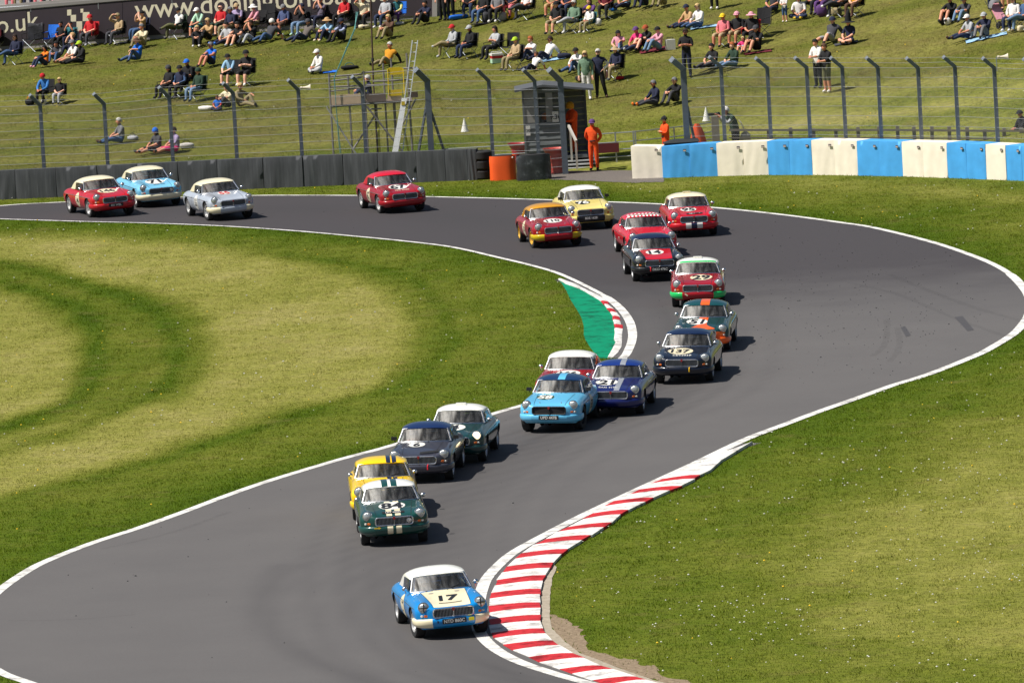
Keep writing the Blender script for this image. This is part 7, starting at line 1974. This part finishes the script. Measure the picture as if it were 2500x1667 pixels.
# ---- drivers
HC = ['white', 'white', 'white', 'blue', 'white', 'white', 'silver', 'white', 'orange', 'white', 'white', 'black', 'white', 'white', 'white', 'black', 'white', 'red', 'white', 'red']
for k, (car, c) in enumerate(DRIVERS):
    a = R(c['yaw']); off = Matrix.Rotation(a, 3, 'Z') @ Vector((-.29, .02, -.10))
    person(car.location + off, 'drive', -c['yaw'], 'helmeted driver of the ' + ' '.join(c['label'].split()[:9]).rstrip(' a'), shirt=('white', 'lblue', 'navy', 'red', 'lgrey')[k % 5], legs='navy', short=False, hair=('helmet', HC[k % len(HC)]), group='racing drivers', scale=.97)

# ---- empty chairs, bags, rugs, cooler, pushchair
for px, py, col_, lab, sc_ in ((83, 126, 'black', 'empty black camp chair with a grey coat over its back', 1.15), (137, 113, 'blue', 'empty bright blue camp chair by the wall', 1.0), (651, 79, 'black', 'empty tall black camp chair behind the man in pink', 1.2), (1246, 142, 'black', 'empty black camp chair beside the brown-haired woman', 1.0), (1858, 92, 'black', 'empty black tall camp chair at the back of the group', 1.15)):
    camp_chair(before_wall(HG(px, py)), -R(35), col_, lab, sc_)
p = before_wall(HG(83, 126)); M = MB(); rows = []
for j in range(6):
    rows.append([(x + p.x + .1, p.y + .02 + .05 * math.sin(9 * x + j), p.z + .45 + .13 * j + .03 * math.sin(11 * x + 2 * j)) for x in np.linspace(-.3, .3, 8)])
M.grid(rows); M.grid([[(x, y + .14, z) for x, y, z in r_] for r_ in rows]); M.grid([rows[-1], [(x, y + .14, z) for x, y, z in rows[-1]]]); tag(M.build('coat', cloth(C('dgrey')), None, 'full'), 'grey coat hung over the empty black camp chair', 'coat')
def bag(px, py, col_, label, s=(.20, .15, .17), strap=True, flap=None):
    p = before_wall(HG(px, py)); root = empty('bag', p, rng.uniform(-.6, .6)); tag(root, label, 'bag', 'bags on the bank')
    M = MB(); rows = []
    for j in range(7):
        v = j / 6; e = (1 - (2 * v - 1) ** 4) ** .5 if 0 < v < 1 else .25
        rows.append([(s[0] * e * (1 + .08 * math.sin(3 * a + 4 * v)) * math.copysign(abs(math.cos(a)) ** .6, math.cos(a)), s[1] * e * math.copysign(abs(math.sin(a)) ** .6, math.sin(a)), 2 * s[2] * v) for a in np.linspace(0, 2 * math.pi, 16, endpoint=False)])
    M.grid(rows, close=True); M.build('sack', cloth(C(col_)), root, 'full')
    if strap: M = MB(); M.path([(s[0] * .5 * math.cos(t), -s[1] * .2, 2 * s[2] * .9 + .11 * math.sin(t)) for t in np.linspace(0, 3.14, 7)], .014, 5); M.build('strap', cloth(C(flap or 'black')), root)
bag(853, 170, 'black', 'black and teal rucksack lying left of the man in mustard', (.34, .16, .08), True, 'teal')
bag(1377, 144, 'navy', 'navy holdall behind the man in white', (.26, .15, .11))
bag(1119, 48, 'blue', 'bright blue rolled bag beside the people in black', (.42, .14, .10))
bag(1190, 57, 'dgrey', 'charcoal rucksack in front of the lanyard man', (.20, .15, .24))
bag(1228, 52, 'lgrey', 'grey striped rucksack beside white trainers', (.15, .12, .18))
bag(1246, 48, 'yellow', 'yellow and blue beach bag at the top edge', (.16, .12, .15), True, 'blue')
bag(889, 72, 'cream', 'cream canvas bag under the man in cream', (.24, .16, .10))
bag(325, 343, 'lgrey', 'pale grey rucksack on the grass beside the man in jeans', (.20, .14, .09))
bag(456, 362, 'silver', 'white and grey bag behind the person in lilac', (.26, .16, .10))
bag(503, 270, 'white', 'white fluffy bundle beside the small child', (.28, .17, .09), False)
bag(99, 158, 'lblue', 'pale blue carrier bag behind the woman in navy', (.16, .14, .09))
bag(73, 258, 'black', 'black bag with orange strap at the foot of a fence post', (.17, .13, .13), True, 'orange')
bag(107, 256, 'white', 'white carrier bag at the feet of the red-hatted child', (.10, .09, .11))
bag(1477, 193, 'pink', 'pink bag beside the man in the beige sun hat', (.12, .12, .20))
bag(1455, 178, 'brown', 'brown shoulder bag at the standing woman\'s side', (.16, .12, .2))
bag(1513, 195, 'red', 'red and blue bag under the camp chair', (.15, .1, .07))
bag(1421, 200, 'black', 'black bag behind the standing woman', (.24, .14, .12))
bag(1461, 64, 'white', 'white carrier bag behind the teal chair', (.12, .12, .15), False)
bag(1508, 35, 'lyellow', 'pale yellow bag on the upper grass', (.16, .12, .07), False)
bag(2302, 61, 'black', 'black rucksack at the top right', (.15, .12, .19))
bag(2313, 62, 'white', 'white paper bag beside the black rucksack', (.12, .10, .15), False)
bag(2492, 79, 'cream', 'cream cloth bag under the right edge chair', (.13, .11, .13))
bag(1180, 60, 'black', 'flat black mat in front of the charcoal rucksack', (.50, .18, .03), False)  # a black mat, built from the flattened bag shape
bag(2042, 40, 'khaki', 'khaki rucksack leaning on a chair', (.2, .15, .16))
bag(2006, 42, 'purple', 'purple covered bundle beside the green chair', (.2, .16, .24), False)
bag(976, 62, 'lgrey', 'pale box bag under the low blue chair', (.18, .14, .07))
bag(1497, 28, 'blue', 'blue bag at the top edge', (.16, .12, .12), False)
M = MB(); M.box((0, 0, .15), (.46, .34, .28)); 
p = HG(1637, 122); root = empty('cool_bag', p, .2); tag(root, 'white cool bag beside the woman in pink stripes', 'bag'); M = MB(); M.box((0, 0, .19), (.34, .26, .38)); M.build('box', WHITE, root); M = MB(); M.path([(-.12, 0, .38), (-.1, 0, .46), (.1, 0, .46), (.12, 0, .38)], .012, 5); M.build('handle', BLACK, root)
p = HG(1213, 154); root = empty('cool_box', p, .25); tag(root, 'red and white cool box beside the woman in grey', 'cool box')
for z0, z1, m, nm in ((0, .17, plain(C('mint'), .5), 'base'), (.17, .28, RED, 'band'), (.28, .36, WHITE, 'lid')):
    M = MB(); M.box((0, 0, (z0 + z1) / 2), (.42 + .02 * (nm == 'lid'), .32 + .02 * (nm == 'lid'), z1 - z0)); M.build(nm, m, root)
M = MB(); M.path([(-.2, -.02, .3), (-.2, -.02, .42), (.2, -.02, .42), (.2, -.02, .3)], .012, 5); M.build('handle', WHITE, root)
def rug(px, py, w_, d_, col_, label):
    w_ *= .62; d_ *= .45; p = HG(px, py); M = MB(); rows = []
    for j in range(7):
        row = []
        for i in range(9):
            x, y = p.x + w_ * (i / 8 - .5) + rng.uniform(-.02, .02), p.y + d_ * (j / 6 - .5) + rng.uniform(-.03, .03); row.append((x, y, float(hill(x, y)) + .035 + .015 * rng.random()))
        rows.append(row)
    M.grid(rows); tag(M.build('rug', cloth(C(col_)), None, 'full'), label, 'rug')
rug(1600, 124, 1.9, 1.6, 'maroon', 'dark red rug under the group in pink and black'); rug(1720, 68, 1.7, 1.2, 'lblue', 'pale blue rug under the woman in white'); rug(2408, 94, 2.4, 1.2, 'lblue', 'light blue rug under the family at the right'); rug(1345, 148, 1.8, 1.2, 'lblue', 'pale blue rug under the two in white T-shirts'); rug(805, 178, .9, .9, 'blue', 'bright blue cloth behind the man in white'); rug(1850, 130, 1.6, 1.2, 'maroon', 'dark pink rug under the large man and the little girl'); rug(2066, 108, 1.4, 1.0, 'dgrey', 'grey rug under the pointed hat'); rug(295, 107, .9, .6, 'silver', 'silver sheet under a camp chair')
# pushchair
p = HG(2438, 70); root = empty('pushchair', p, .5); tag(root, 'grey pushchair with pink seat beside the woman in white', 'pushchair')
M = MB(); M.grid([[(x, -.25 + .5 * t, .35 + .55 * t) for x in (-.2, 0, .2)] for t in (0, .33, .66, 1)]); M.grid([[(x, -.22 + .5 * t, .33 + .55 * t) for x in (-.2, 0, .2)] for t in (0, .33, .66, 1)]); M.build('seat', cloth(C('pink')), root)
M = MB(); M.grid([[(.24 * math.cos(a), .2 - .2 * math.sin(b_), .75 + .33 * math.sin(a) * math.cos(b_ * .6)) for a in np.linspace(0, 3.14, 9)] for b_ in np.linspace(-.2, 1.4, 5)]); M.build('hood', cloth(C('grey')), root, 'full')
for sg in (-1, 1): M = MB(); M.path([(sg * .24, .45, 1.0), (sg * .24, -.1, .42), (sg * .24, -.35, .1)], .014, 6); M.tube((sg * .24, -.05, .45), (sg * .24, .3, .12), .014, 6); M.build('frame', BLACK, root)
for sx in (-.24, .24):
    for y in (-.35, .3): M = MB(); M.lathe([(.05, -.02), (.11, -.025), (.12, 0), (.11, .025), (.05, .02)], 14, 'x', (sx, y, .12)); M.build('wheel', RUBBER, root, True)
# ball
p = HG(542, 262); M = MB(); M.ball((0, 0, .09), .09, 12, 8); o = M.build('ball', plain((.05, .5, .06), .5), None, 'full'); o.location = p; tag(o, 'small green ball held by the child on the lower bank', 'ball')
